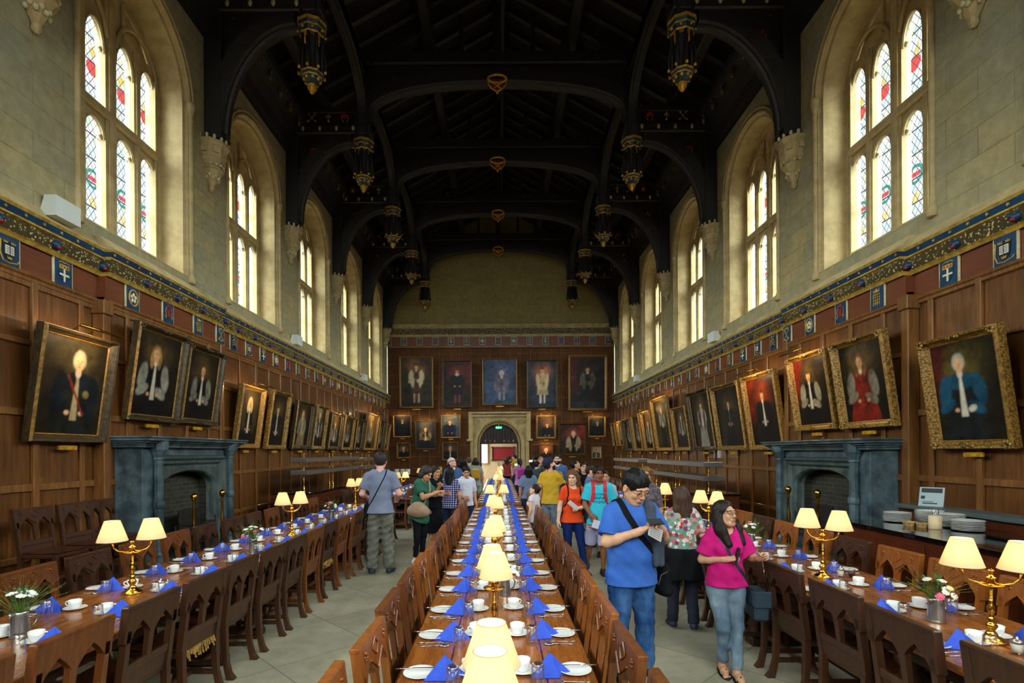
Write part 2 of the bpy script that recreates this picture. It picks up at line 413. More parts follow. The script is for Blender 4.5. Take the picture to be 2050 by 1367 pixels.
def long_wall(side):
    X = XL if side < 0 else XR
    X = X+side*.05                                  # stone face just behind the panelling
    mb = MB(); Z0, Z1 = 4.5, WTOP+.6
    cs = sorted(WIN+WINB); edges = [YB]+[(cs[i]+cs[i+1])/2 for i in range(len(cs)-1)]+[YE]
    for i, c in enumerate(cs):
        a, b = edges[i], edges[i+1]
        def quad(y0, y1, z0, z1): mb.add([(X, y0, z0), (X, y1, z0), (X, y1, z1), (X, y0, z1)], [(0, 1, 2, 3)])
        quad(a, c-HW, Z0, Z1); quad(c+HW, b, Z0, Z1); quad(c-HW, c+HW, Z0, SILL)
        A = [(X, y, z) for y, z in arch_pts(c, HW, SPR, APX-SPR, SILL)[1:-1]]
        mb.strip(A, [(p[0], p[1], Z1) for p in A])
        # stepped reveal: face -> roll -> casement -> window plane
        steps = [(0, 0), (.02, .05), (.08, .06), (.09, .16), (.1, .46), (.16, .47), (.17, .62)]
        rows = []
        for (ins, dep) in steps:
            rows.append([(X+side*dep, y, z) for y, z in arch_pts(c, HW-ins, SPR, APX-SPR-ins, SILL)])
        for r in range(len(rows)-1): mb.strip(rows[r], rows[r+1], mat=1)
        # sloping sill
        mb.add([(X, c-HW, SILL), (X, c+HW, SILL), (X+side*.62, c+HW-.17, SILL+.28), (X+side*.62, c-HW+.17, SILL+.28)], [(0, 1, 2, 3)], 1)
    # outer weather skin closes the wall above and below the windows
    Xo = X+side*.72
    for i, c in enumerate(cs):
        a, b = edges[i], edges[i+1]
        mb.add([(Xo, a, Z0), (Xo, c-HW, Z0), (Xo, c-HW, Z1), (Xo, a, Z1)], [(0, 1, 2, 3)])
        mb.add([(Xo, c+HW, Z0), (Xo, b, Z0), (Xo, b, Z1), (Xo, c+HW, Z1)], [(0, 1, 2, 3)])
        mb.add([(Xo, c-HW, Z0), (Xo, c+HW, Z0), (Xo, c+HW, SILL+.2), (Xo, c-HW, SILL+.2)], [(0, 1, 2, 3)])
        A = [(Xo, y, z) for y, z in arch_pts(c, HW, SPR, APX-SPR, SILL)[1:-1]]
        mb.strip(A, [(p[0], p[1], Z1) for p in A])
    o = mb.build('wall_left' if side < 0 else 'wall_right', [M['stone'], M['trim']]); tag(o, kind='structure')
    # hood moulds and shafts, parts of the wall
    for c in cs:
        mb = MB()
        pr = [(0, 0), (.035, .0), (.05, .03), (.03, .075), (0, .08)]
        # arch moulding: two rolls
        for (off, r, dx) in ((.03, .035, .0), (.11, .03, -.02)):
            pts = [(X-side*(.01-dx), y, z) for y, z in arch_pts(c, HW+off, SPR, APX-SPR+off, SPR)]
            mb.tube(pts, r, 6)
        for s in (-1, 1):
            y = c+s*(HW+.05)
            mb.lathe([(.075, SILL-.12), (.075, SILL-.02), (.055, SILL+.02), (.042, SILL+.06), (.042, 8.15), (.06, 8.17), (.042, 8.2), (.05, 8.28), (.085, 8.4), (.09, 8.5)], 8, 0, T(X-side*.015, y, 0))
        mb.build('shaft_moulding', [M['trim']], o)
    return o, X
WL, XLs = long_wall(-1); WR, XRs = long_wall(1)

# ---- window tracery and leaded glass
def glassmat():
    t = NT('leaded_glass'); uv = t.n('ShaderNodeUVMap', _uv_map='UVMap'); sp = t.n('ShaderNodeSeparateXYZ'); t.link(uv.outputs[0], sp.inputs[0])
    u, v = sp.outputs[0], sp.outputs[1]
    # diamonds
    a = t.math('ADD', t.math('MULTIPLY', u, 9.5), t.math('MULTIPLY', v, 6.2)); b = t.math('SUBTRACT', t.math('MULTIPLY', u, 9.5), t.math('MULTIPLY', v, 6.2))
    def line(x, w):
        f = t.math('ABSOLUTE', t.math('SUBTRACT', t.math('FRACT', x), .5)); return t.math('LESS_THAN', f, .5-w)
    ln = t.math('MULTIPLY', line(a, .055), line(b, .055))
    bar = line(t.math('MULTIPLY', v, 2.6), .03)
    cell = t.n('ShaderNodeCombineXYZ'); t.link(t.math('FLOOR', a), cell.inputs[0]); t.link(t.math('FLOOR', b), cell.inputs[1])
    wn = t.n('ShaderNodeTexWhiteNoise', _noise_dimensions='2D'); t.link(cell.outputs[0], wn.inputs['Vector'])
    base = t.ramp(wn.outputs[0], [(0, (.86, .95, 1, 1)), (.35, (.72, .86, .95, 1)), (.6, (.95, .98, .92, 1)), (.8, (.6, .78, .8, 1)), (.9, (1, .9, .55, 1)), (.97, (.55, .78, .5, 1))], 'CONSTANT')
    n1 = t.noise(uv.outputs[0], 1.7, 2); base = t.mix(t.ramp(n1, [(.4, (0, 0, 0, 1)), (.65, (.5, .5, .5, 1))]), base, (.55, .72, .72, 1))
    # border of coloured slips
    ul = t.math('FRACT', u); e = t.math('GREATER_THAN', t.math('ABSOLUTE', t.math('SUBTRACT', ul, .25)), .168)
    bw = t.n('ShaderNodeTexWhiteNoise', _noise_dimensions='1D'); t.link(t.math('FLOOR', t.math('MULTIPLY', v, 9)), bw.inputs['W'])
    bord = t.ramp(bw.outputs[0], [(0, (.12, .16, .6, 1)), (.35, (.4, .2, .6, 1)), (.5, (.75, .85, .9, 1)), (.75, (.1, .35, .3, 1)), (.9, (.9, .6, .1, 1))], 'CONSTANT')
    c = t.mix(e, base, bord)
    # roundel in the lower lights, crest in the upper
    def disc(cv, r0, r1):
        du = t.math('SUBTRACT', ul, .25); dv = t.math('SUBTRACT', v, cv)
        d = t.math('SQRT', t.math('ADD', t.math('MULTIPLY', du, du), t.math('MULTIPLY', dv, dv)))
        return t.math('MULTIPLY', t.math('LESS_THAN', d, r1), t.math('GREATER_THAN', d, r0)), d, du, dv
    ring, d, du, dv = disc(6.22, .105, .155)
    c = t.mix(ring, c, (.03, .3, .22, 1))
    ins = t.math('LESS_THAN', d, .1)
    ch = t.math('MULTIPLY', ins, t.math('LESS_THAN', t.math('ABSOLUTE', dv), .035))
    c = t.mix(ins, c, (.75, .8, 1, 1)); c = t.mix(ch, c, (.85, .03, .02, 1))
    r2, d2, du2, dv2 = disc(7.98, -1, .12); c = t.mix(r2, c, (.85, .04, .02, 1))
    r3, d3, _, dv3 = disc(8.2, -1, .1); c = t.mix(t.math('MULTIPLY', r3, t.math('GREATER_THAN', wn.outputs[0], .4)), c, (1, .62, .08, 1))
    r4, d4, _, _ = disc(5.85, .03, .07); c = t.mix(r4, c, (1, .65, .1, 1))
    c = t.mix(t.math('MULTIPLY', ln, bar), (.02, .025, .03, 1), c)
    em = t.n('ShaderNodeEmission', Strength=WIN_STR); t.link(c, em.inputs[0]); tr = t.n('ShaderNodeBsdfTransparent', Color=(.75, .78, .74, 1)); ad = t.n('ShaderNodeAddShader'); t.link(em.outputs[0], ad.inputs[0]); t.link(tr.outputs[0], ad.inputs[1]); t.link(ad.outputs[0], t.out.inputs[0])
    return t.m
WIN_STR = .55
M['leaded'] = glassmat()
def light_arch(mb, y0, y1, zs, za, zt, x0, x1, cusp=True):
    """stone filling over one light: pointed arch soffit from zs up to za, solid to zt"""
    c = (y0+y1)/2; hw = (y1-y0)/2
    us = [-1, -.9, -.7, -.45, -.2, 0, .2, .45, .7, .9, 1]
    prof = [(c+u*hw, archz(u, zs, za-zs)) for u in us]
    for x in (x0, x1): mb.strip([(x, y, z) for y, z in prof], [(x, y, zt) for y, z in prof])
    mb.strip([(x0, y, z) for y, z in prof], [(x1, y, z) for y, z in prof])
    r = .022
    mb.tube([((x0), y, z) for y, z in prof], r, 5)
def window(side, c, idx, X):
    xg = X+side*.58; xi = X+side*.47; xo = X+side*.66   # glass, inner face of the mullions, outer
    lo, hi = SILL+.26, 8.62
    mb = MB(); W = HW-.17; cm = .12; mm = .075
    # light positions: two pairs divided by a heavy central mullion
    ys = []
    half = W-cm; lw = (half-2*mm)/2
    for s in (-1, 1):
        ys.append(sorted([c+s*cm, c+s*(cm+lw)])); ys.append(sorted([c+s*(cm+lw+2*mm), c+s*(W)]))
    ys.sort()
    def mull(yc, w, z1, big):
        d = .05 if big else .0
        prof = [(-w, .6), (-w, .1), (-w*.62, .04), (-w*.62, -d*.2), (-w*.3, -.03-d), (w*.3, -.03-d), (w*.62, -d*.2), (w*.62, .04), (w, .1), (w, .6)]
        path = [((xi, yc, z), (0, 1, 0), (side, 0, 0)) for z in (SILL+.15, z1)]
        mb.sweep([(u, v*.32) for u, v in prof], path)
    mull(c, cm, 9.3, True)
    for s in (-1, 1): mull(c+s*(cm+lw+mm), mm, 8.9, False)
    for s in (-1, 1):
        yy = c+s*(W-.005); mb.box(min(xi, xo), max(xi, xo), min(yy, yy-s*.05), max(yy, yy-s*.05), SILL+.2, 8.75)
    # transom with battered top
    mb.bbox(min(xi-side*.03, xo), max(xi-side*.03, xo), c-W, c+W, 7.28, 7.44, .03)
    mb.bbox(min(xi-side*.02, xo), max(xi-side*.02, xo), c-W, c+W, SILL+.18, SILL+.3, .03)
    for (a, b) in ys:
        light_arch(mb, a, b, 6.95, 7.2, 7.3, xi+side*.05, xo)
        light_arch(mb, a, b, 8.35, 8.78, 8.95, xi+side*.05, xo)
        # cusps
        for s2, q in ((a, 1), (b, -1)):
            for zc in (8.42, 7.0):
                mb.add([(xi+side*.09, s2, zc-.05), (xi+side*.09, s2+q*.06, zc), (xi+side*.09, s2, zc+.05), (xi+side*.16, s2, zc-.05), (xi+side*.16, s2+q*.06, zc), (xi+side*.16, s2, zc+.05)], [(0, 1, 2), (3, 5, 4), (0, 3, 4, 1), (1, 4, 5, 2)])
    # field above the lights: recessed stone with sub-arches
    A = [(c+u*W, min(archz(u, SPR, APX-SPR-.17), 99)) for u in AU]
    xb = xi+side*.1
    base = 8.88
    mb.strip([(xb, y, max(z, base)) for y, z in A], [(xb, y, base) for y, z in A])
    for s in (-1, 1):
        cc = c+s*(W+cm)/2; h = (W-cm)/2+.03
        mb.tube([(xi+side*.02, cc+u*h, archz(u, 8.5, .72)) for u in AU if abs(u) < .99], .035, 6)
    for k, (a, b) in enumerate(ys):
        cc = (a+b)/2; top = archz((cc-c)/W, SPR, APX-SPR-.17)
        if top > 9.25: mb.tube([(xb-side*.03, cc, 8.95), (xb-side*.03, cc, top)], .025, 5)
    name = 'window_%d' % idx
    o = mb.build(name, [M['trim']]); tag(o, kind='structure')
    # glass: one pane mesh
    v = []; f = []; uvs = []
    for k, (a, b) in enumerate(ys):
        for (z0, z1, zs, za) in ((SILL+.28, 7.2, 6.95, 7.2), (7.42, 8.78, 8.35, 8.78)):
            i = len(v); v += [(xg, a, z0), (xg, b, z0), (xg, b, z1), (xg, a, z1)]; f.append((i, i+1, i+2, i+3))
            w = b-a; g = (k+3*idx)
            uvs += [(g, z0), (g+.5*1.0*w/.5, z0), (g+.5*w/.5, z1), (g, z1)]
    me = bpy.data.meshes.new('glass_pane'); me.from_pydata(v, [], f); me.materials.append(M['leaded'])
    ul = me.uv_layers.new(name='UVMap')
    for i, q in enumerate(uvs): ul.data[i].uv = q
    g = bpy.data.objects.new('glass_pane', me); COL.objects.link(g); g.parent = o
k = 1
for side, X in ((-1, XLs), (1, XRs)):
    for c in WIN+WINB: window(side, c, k, X); k += 1

# ---- cornice over the panelling (carved band, blue band with stars), frieze, panelling
BR = [(7.6, 10.75)]      # chimney breasts
def jog(y): return .12 if BR[0][0] <= y <= BR[0][1] else 0
YS = [YB, 7.6, 7.6, 10.75, 10.75, YE]; JG = [0, 0, .12, .12, 0, 0]
ZC = {-1: 0.0, 1: -0.06}
for side, X in ((-1, XL), (1, XR)):
    dz = ZC[side]
    def sw(prof, mats, name, mat=0, kind='structure', parent=None):
        mb = MB()
        for i in range(len(prof)-1):
            pr = [prof[i][:2], prof[i+1][:2]]
            path = [((X-side*j, y, dz), (-side, 0, 0), (0, 0, 1)) for y, j in zip(YS, JG)]
            mb.sweep(pr, path, mat=prof[i][2])
        o = mb.build(name, mats, parent)
        if parent is None: tag(o, kind=kind)
        return o
    # (out from wall, z, material of the next facet): 0 stone trim,1 blue,2 carved,3 frieze,4 rail
    cor = [(-.05, 5.0, 0), (.06, 4.86, 0), (.14, 4.83, 0), (.16, 4.8, 5), (.14, 4.765, 1), (.105, 4.695, 5), (.12, 4.685, 5), (.12, 4.665, 5), (.09, 4.655, 2), (.13, 4.56, 2), (.1, 4.475, 5), (.08, 4.455, 5), (.06, 4.42, 3), (.02, 4.42, 3), (.02, 4.1, 4), (.05, 4.09, 4), (.06, 4.05, 4), (.04, 4.03, 4), (.04, 3.99, 4), (.0, 3.97, 4)]
    co = sw(cor, [M['trim'], M['blue'], M['carved'], M['frieze'], M['oakrail'], M['goldp']], 'trim_%d' % (1 if side < 0 else 2))
    # stars on the blue band, bosses on the carved band (parts)
    st = MB(); y = 5.3
    while y < 20:
        xx = X-side*(.125+jog(y))
        pts = []
        for q in range(10):
            r = .024 if q % 2 == 0 else .01; a = q*PI/5
            pts.append((y+r*math.cos(a), 4.73+dz+r*math.sin(a)))
        st.prism(pts, xx-side*.0, xx-side*.012, 'x'); y += .26
    st.build('star', [M['goldp']], co)
    bproto = None
    ylist = [5.2+.79*i for i in range(28)]
    for y in ylist:
        if bproto is None:
            b = MB(); b.ball((0, 0, 0), (.055, .07, .06), 10, 0); b.ball((-side*.03, 0, -.03), (.03, .035, .025), 8, 1); b.ball((-side*.035, -.03, .02), .02, 6, 0); b.ball((-side*.035, .03, .02), .02, 6, 0)
            bproto = b.build('boss', [M['blue'], M['red']], co); o = bproto
        else:
            o = bproto.copy(); COL.objects.link(o); o.parent = co
        o.location = (X-side*(.13+jog(y)), y, 4.545+dz)
    # panelling: sheet, stiles, rails
    mb = MB()
    for i in range(0, 6, 2):
        y0, y1, j = YS[i], YS[i+1], JG[i]; x = X-side*j
        mb.add([(x, y0, 0), (x, y1, 0), (x, y1, 4.12), (x, y0, 4.12)], [(0, 1, 2, 3)])
    for yy in (7.6, 10.75):
        mb.add([(X, yy, 0), (X-side*.12, yy, 0), (X-side*.12, yy, 4.12), (X, yy, 4.12)], [(0, 1, 2, 3)])
    def box(x, a, b, z0, z1, t=.035, m=1):
        mb.bbox(min(x, x-side*t), max(x, x-side*t), a, b, z0, z1, .008, m)
    y = -5.4
    n = 0
    while y < YE:
        x = X-side*jog(y+.04); box(x, y, y+.085, .0, 4.0, .034 if n % 4 else .05); y += .745 if y < 13 else .7; n += 1
    for i in range(0, 6, 2):
        for (z0, z1) in ((0, .2), (.55, .63), (1.4, 1.49), (2.33, 2.42), (3.2, 3.27), (3.92, 4.0)):
            box(X-side*JG[i], YS[i], YS[i+1], z0, z1, .03 if z0 else .05)
    for yy in (7.6, 10.75):
        for (z0, z1, e) in ((0, 4.06, .0), (3.86, 4.06, .03), (0, .22, .03)): mb.bbox(min(X, X-side*(.165+e)), max(X, X-side*(.165+e)), yy-.07-e, yy+.07+e, z0, z1, .01, 1)
    p = mb.build('wall_panelling_left' if side < 0 else 'wall_panelling_right', [M['oak'], M['oakrail']]); tag(p, kind='structure')

# ---- far wall
def ez(py): return EYE+(906-py)/38.16
def ex(px): return (px-1001)/38.16
YEP = YE-.12
mb = MB()
DX0, DX1, DS, DA = ex(961.5), ex(1039.5), ez(890), ez(850)
def wallwithdoor(mb, y, x0, x1, z1, m):
    c = (DX0+DX1)/2; hw = (DX1-DX0)/2
    mb.add([(x0, y, 0), (DX0, y, 0), (DX0, y, z1), (x0, y, z1)], [(0, 1, 2, 3)], m)
    mb.add([(DX1, y, 0), (x1, y, 0), (x1, y, z1), (DX1, y, z1)], [(0, 1, 2, 3)], m)
    A = [(c+u*hw, y, archz(u, DS, DA-DS)) for u in AU]
    mb.strip(A, [(p[0], y, z1) for p in A], mat=m)
mb.add([(-6.6, YE, 7.5), (6.8, YE, 7.5), (6.8, YE, 15), (-6.6, YE, 15)], [(0, 1, 2, 3)])
o = mb.build('wall_far', [M['stone_end']]); tag(o, kind='structure')
mb = MB(); wallwithdoor(mb, YEP, XL, XR, 7.6, 0)
x = XL; i = 0
edge = [ex(940), ex(1063)]
while x < XR:
    for (z0, z1) in ((0, 7.4),):
        if not (edge[0] < x+.04 < edge[1]): mb.bbox(x, x+.06, YEP-.03, YEP, 0, 7.36, .008, 1)
        else: mb.bbox(x, x+.06, YEP-.03, YEP, ez(826), 7.36, .008, 1)
    x += .53; i += 1
for z in (0, .35, 1.0, 1.6, 2.2, 2.8, 3.4, 4.05, 4.65, 5.25, 5.85, 6.45, 6.95, 7.3):
    if z < ez(826):
        mb.bbox(XL, edge[0], YEP-.028, YEP, z, z+.06, .008, 1); mb.bbox(edge[1], XR, YEP-.028, YEP, z, z+.06, .008, 1)
    else: mb.bbox(XL, XR, YEP-.028, YEP, z, z+.06, .008, 1)
o = mb.build('wall_panelling_far', [wood('far_oak_panelling', rgb(66, 38, 16), rgb(116, 72, 32), .6, 'z', spec=.2), wood('far_oak_rail', rgb(80, 50, 24), rgb(134, 90, 44), .6, 'z', spec=.2)]); tag(o, kind='structure')
# far frieze + stone cornice
mb = MB()
pr = [(0, ez(650), 0), (.2, ez(652), 0), (.22, ez(656), 0), (.12, ez(660), 2), (.16, ez(672), 0), (.1, ez(674), 0), (.06, ez(676), 1), (.06, ez(693), 3), (.12, ez(694), 3), (.1, ez(698), 3), (0, ez(699), 3)]
for i in range(len(pr)-1):
    mb.add([(XL, YEP-pr[i][0], pr[i][1]), (XR, YEP-pr[i][0], pr[i][1]), (XR, YEP-pr[i+1][0], pr[i+1][1]), (XL, YEP-pr[i+1][0], pr[i+1][1])], [(0, 1, 2, 3)], pr[i][2])
x = XL+.1
while x < XR-.1:
    mb.box(x, x+.06, YEP-.22, YEP-.1, ez(659.5), ez(657)); x += .13
o = mb.build('trim_3', [M['trim'], M['frieze'], M['carved'], M['oakrail']]); tag(o, kind='structure')
# stone doorway
mb = MB(); c = (DX0+DX1)/2; hw = (DX1-DX0)/2
prof = [(.0, -.9), (.0, .0), (.06, -.02), (.1, .05), (.16, .03), (.2, .1), (.3, .1)]
rows = []
for (o_, d_) in [(0, .9), (0, .02), (.05, -.03), (.1, .02), (.15, -.08), (.22, -.12), (.3, -.12)]:
    hw2 = hw+o_; rows.append([(c-hw2, YEP+d_, 0)]+[(c+u*hw2, YEP+d_, archz(u, DS, DA-DS+o_)) for u in AU]+[(c+hw2, YEP+d_, 0)])
for r in range(len(rows)-1): mb.strip(rows[r], rows[r+1])
zt = ez(834); X0, X1 = ex(947), ex(1055)
A = [(c+u*(hw+.3), YEP-.07, archz(u, DS, DA-DS+.3)) for u in AU]
mb.strip(A, [(p[0], YEP-.07, max(zt, p[2])) for p in A])
for s, xa, xb in ((-1, X0, c-hw-.3), (1, c+hw+.3, X1)):
    mb.add([(xa, YEP-.07, 0), (xb, YEP-.07, 0), (xb, YEP-.07, zt), (xa, YEP-.07, zt)], [(0, 1, 2, 3)])
mb.bbox(ex(940), ex(948), YEP-.18, YEP, ez(882), ez(826), .02); mb.bbox(ex(1055), ex(1063), YEP-.18, YEP, ez(882), ez(826), .02)
mb.bbox(ex(943), X0+.05, YEP-.12, YEP, 0, ez(882), .02); mb.bbox(X1-.05, ex(1060), YEP-.12, YEP, 0, ez(882), .02)
mb.bbox(ex(940), ex(1063), YEP-.2, YEP, ez(830), ez(826), .02); mb.bbox(ex(945), ex(1058), YEP-.14, YEP, ez(836), ez(831), .02)
mb.bbox(ex(936), ex(948), YEP-.2, YEP, ez(884), ez(880), .02); mb.bbox(ex(1055), ex(1067), YEP-.2, YEP, ez(884), ez(880), .02)
for s in (-1, 1):
    xx = c+s*1.12; zz = ez(845)
    mb.tube([(xx+.13*math.cos(a), YEP-.09, zz+.13*math.sin(a)) for a in [i*PI/6 for i in range(12)]], .02, 5, closed=True)
    for a in range(4): mb.ball((xx+.06*math.cos(a*PI/2+.78), YEP-.08, zz+.06*math.sin(a*PI/2+.78)), .035, 6)
o = mb.build('door_1', [M['trim']]); tag(o, kind='structure')
# lobby beyond the doorway: side walls, floor, ceiling, back wall with red board
mb = MB()
mb.box(-3.2, 3.4, YE+3.6, YE+3.8, -.1, 4.4, 1)
mb.box(-3.4, -3.2, YE+.3, YE+3.8, -.1, 4.4, 1); mb.box(3.4, 3.6, YE+.3, YE+3.8, -.1, 4.4, 1)
mb.box(-3.4, 3.6, YE, YE+3.8, 4.3, 4.5, 1); mb.box(-3.4, 3.6, YE, YE+3.8, -.2, 0, 0)
mb.box(-3.4, DX0-.02, YE+.5, YE+.6, 0, 4.4, 1); mb.box(DX1+.02, 3.6, YE+.5, YE+.6, 0, 4.4, 1)
tag(mb.build('wall_lobby', [M['floor'], plain('cream_plaster', rgb(196, 176, 140), .8, 0, rgb(180, 160, 124), 2)]), kind='structure')
# dark boarded screen filling the head of the arch
mb = MB(); A = [(c+u*hw*.99, YEP+.45, archz(u, DS, DA-DS)) for u in AU]; zb = ez(887)
mb.strip(A, [(p[0], p[1], zb) for p in A]); mb.strip([(p[0], p[1]+.06, p[2]) for p in A], [(p[0], p[1]+.06, zb) for p in A])
for i in range(13):
    xx = DX0+.08+i*(DX1-DX0-.16)/12; top = archz((xx-c)/hw, DS, DA-DS); mb.bbox(xx-.012, xx+.012, YEP+.42, YEP+.45, zb, top, .004, 1)
mb.bbox(DX0, DX1, YEP+.38, YEP+.52, zb-.06, zb+.03, .01); mb.bbox(DX0, DX0+.09, YEP+.38, YEP+.52, 0, zb, .01); mb.bbox(DX1-.09, DX1, YEP+.38, YEP+.52, 0, zb, .01)
tag(mb.build('door_2', [plain('dark_crimson_boards', rgb(50, 14, 18), .5), M['black']]), kind='structure')
sg = thing('exit_sign', 'small green lit exit sign with running figure hanging in the head of the doorway', 'sign', loc=(c-.02, YEP+.25, ez(859)))
mb = MB().bbox(-.17, .17, 0, .05, 0, .13, .005); mb.tube([(0, .02, .13), (0, .02, .3)], .01, 5); mb.build('sign_box', [emit('green_exit_panel', (.02, .42, .2, 1), .8)], sg)
mb = MB(); mb.prism([(-.03, .02), (-.01, .02), (.0, .05), (.02, .02), (.04, .02), (.015, .07), (.03, .09), (-.02, .09)], -.006, 0, 'y'); mb.ball((0, -.003, .105), .012, 6); mb.prism([(.06, .05), (.1, .05), (.1, .03), (.14, .06), (.1, .09), (.1, .07), (.06, .07)], -.006, 0, 'y'); mb.prism([(-.13, .02), (-.07, .02), (-.07, .11), (-.13, .11)], -.006, 0, 'y')
mb.build('pictogram', [emit('pale_pictogram', (.7, 1, .85, 1), .8)], sg)
for i, px in enumerate((972.5, 982, 991, 1010.5, 1019.5, 1029)):
    b = thing('finial', 'small pale knob standing on the doorway screen rail, %s from the left' % ORD[i], 'finial', 'pale knobs on the screen rail', (ex(px), YEP+.45, ez(887)+.03))
    MB().lathe([(.02, 0), (.03, .03), (.035, .08), (.02, .12), (0.001, .14)], 8).build('knob', [M['cream']], b)
rb = thing('notice_board', 'dark red rectangular board with crossed corner frame on the lobby wall', 'board', loc=(ex(1008.5)*1.12, YE+3.55, -.62))
mb = MB().box(-.62, .62, -.04, 0, 2.02, 2.72); mb.build('board_panel', [plain('red_baize', rgb(122, 12, 20), .8)], rb)
mb = MB()
for z in (2.0, 2.74): mb.bbox(-.72, .72, -.07, 0, z-.03, z+.03, .008)
for x in (-.64, .64): mb.bbox(x-.03, x+.03, -.075, 0, 1.92, 2.82, .008)
mb.build('frame', [M['black']], rb)
# lobby side window (bright lancet seen through the doorway)
mb = MB(); mb.bbox(-1.15, -1.1, YE+3.5, YE+3.6, 1.2, 3.3, .01); mb.bbox(-.72, -.67, YE+3.5, YE+3.6, 1.2, 3.3, .01); mb.bbox(-1.15, -.67, YE+3.5, YE+3.6, 2.3, 2.36, .01); mb.bbox(-1.15, -.67, YE+3.5, YE+3.6, 1.14, 1.22, .01)
wn_ = tag(mb.build('window_17', [M['trimd']]), kind='structure')
MB().box(-1.1, -.72, YE+3.57, YE+3.595, 1.2, 3.3).build('glass_pane', [emit('daylight_pane', (.85, .93, 1, 1), 4)], wn_)
mb = MB(); mb.bbox(-3.2, -3.14, YE+1.2, YE+3.2, .9, 3.6, .01); w2 = tag(mb.build('window_19', [M['trimd']]), kind='structure')  # added window out of view; its glowing pane brightens the dark lobby
MB().box(-3.14, -3.12, YE+1.3, YE+3.1, 1.0, 3.5).build('glass_pane', [emit('lobby_fill_pane', (.95, .96, 1, 1), 9)], w2)
# wall behind the viewer
mb = MB()
for (xa, xb, za, zb) in ((-6.6, -3.9, -.1, 15), (3.9, 6.8, -.1, 15), (-3.9, 3.9, -.1, 4.3), (-3.9, 3.9, 10.9, 15)): mb.box(xa, xb, YB-.3, YB, za, zb)
tag(mb.build('wall_rear', [M['stone_end']]), kind='structure')
mb = MB()
for i in range(9): mb.bbox(-3.9+i*.975-.06, -3.9+i*.975+.06, YB-.25, YB-.05, 4.3, 10.9, .03)
for z in (6.4, 8.6): mb.bbox(-3.9, 3.9, YB-.25, YB-.05, z-.07, z+.07, .03)
wr_ = tag(mb.build('window_18', [M['trim']]), kind='structure')  # unseen window, added to let fill light in from behind the viewer
me = bpy.data.meshes.new('glass_pane'); me.from_pydata([(-3.9, YB-.15, 4.3), (3.9, YB-.15, 4.3), (3.9, YB-.15, 10.9), (-3.9, YB-.15, 10.9)], [], [(0, 1, 2, 3)]); me.materials.append(M['leaded'])
ul = me.uv_layers.new(name='UVMap')
for i, q in enumerate([(0, 4.3), (7.8, 4.3), (7.8, 10.9), (0, 10.9)]): ul.data[i].uv = q
g_ = bpy.data.objects.new('glass_pane', me); COL.objects.link(g_); g_.parent = wr_
mb = MB().box(XL, XR, YB, YB+.04, 0, 4.2); tag(mb.build('wall_panelling_rear', [M['oak']]), kind='structure')

# ---- roof: low pitched, boarded, with rafters and purlins
def roofz(x): return WTOP+.55+(1-abs(x-.1)/6.4)*3.6
mb = MB()
for s, xa in ((-1, -6.6), (1, 6.8)):
    mb.add([(xa, YB-.3, roofz(xa)), (.1, YB-.3, roofz(.1)), (.1, YE+.1, roofz(.1)), (xa, YE+.1, roofz(xa))], [(0, 1, 2, 3)] if s < 0 else [(3, 2, 1, 0)])
    mb.add([(xa, YB-.3, roofz(xa)+.1), (.1, YB-.3, roofz(.1)+.1), (.1, YE+.1, roofz(.1)+.1), (xa, YE+.1, roofz(xa)+.1)], [(0, 1, 2, 3)])
cl = tag(mb.build('ceiling', [M['boards']]), kind='structure')
mb = MB()
y = .3
while y < YE:                     # rafters
    for s, xa in ((-1, XL), (1, XR)):
        mb.add([(xa, y, roofz(xa)-.14), (.1, y, roofz(.1)-.14), (.1, y+.14, roofz(.1)-.14), (xa, y+.14, roofz(xa)-.14), (xa, y, roofz(xa)), (.1, y, roofz(.1)), (.1, y+.14, roofz(.1)), (xa, y+.14, roofz(xa))], [(0, 1, 2, 3), (0, 4, 5, 1), (3, 2, 6, 7)])
    y += .675
for x in (-4.9, -3.75, -1.9, .1, 2.1, 3.75, 5.0):        # purlins and ridge
    mb.bbox(x-.14, x+.14, YB, YE, roofz(x)-.42, roofz(x)-.05, .04)
mb.build('rafters', [M['blackx']], cl)
# ================================================================ trusses, corbels, pendants
def curve_arch(x0, z0, x1, z1, k=.75, n=14):
    """quarter-like curve leaving (x0,z0) upright and arriving at (x1,z1) near level"""
    out = []
    for i in range(n+1):
        a = i/n*PI/2; out.append((x0+(x1-x0)*(1-math.cos(a))**(1/ k if k else 1)*1.0, z0+(z1-z0)*math.sin(a)))
    return out
def rib(mb, pts, y, depth, half, m=0):
    """moulded timber following pts (x,z) in a cross plane; depth measured towards the inside of the curve"""
    P_ = np.array(pts); t = np.gradient(P_, axis=0); t /= np.linalg.norm(t, axis=1)[:, None]
    nrm = np.stack([-t[:, 1], t[:, 0]], 1)
    pr = [(-half, depth), (-half, 0), (-half*.72, -.03), (-half*.5, 0), (-half*.3, -.07), (half*.3, -.07), (half*.5, 0), (half*.72, -.03), (half, 0), (half, depth)]
    rings = [[(P_[i, 0]+nrm[i, 0]*w*SGN, y+u, P_[i, 1]+nrm[i, 1]*w*SGN) for (u, w) in pr] for i in range(len(P_))]
    v = [p for r in rings for p in r]; n = len(pr); f = []
    for i in range(len(P_)-1):
        for j in range(n):
            j2 = (j+1) % n; f.append((i*n+j, i*n+j2, (i+1)*n+j2, (i+1)*n+j))
    mb.add(v, f, m)
SGN = 1
PX = 3.75
HB = 10.75
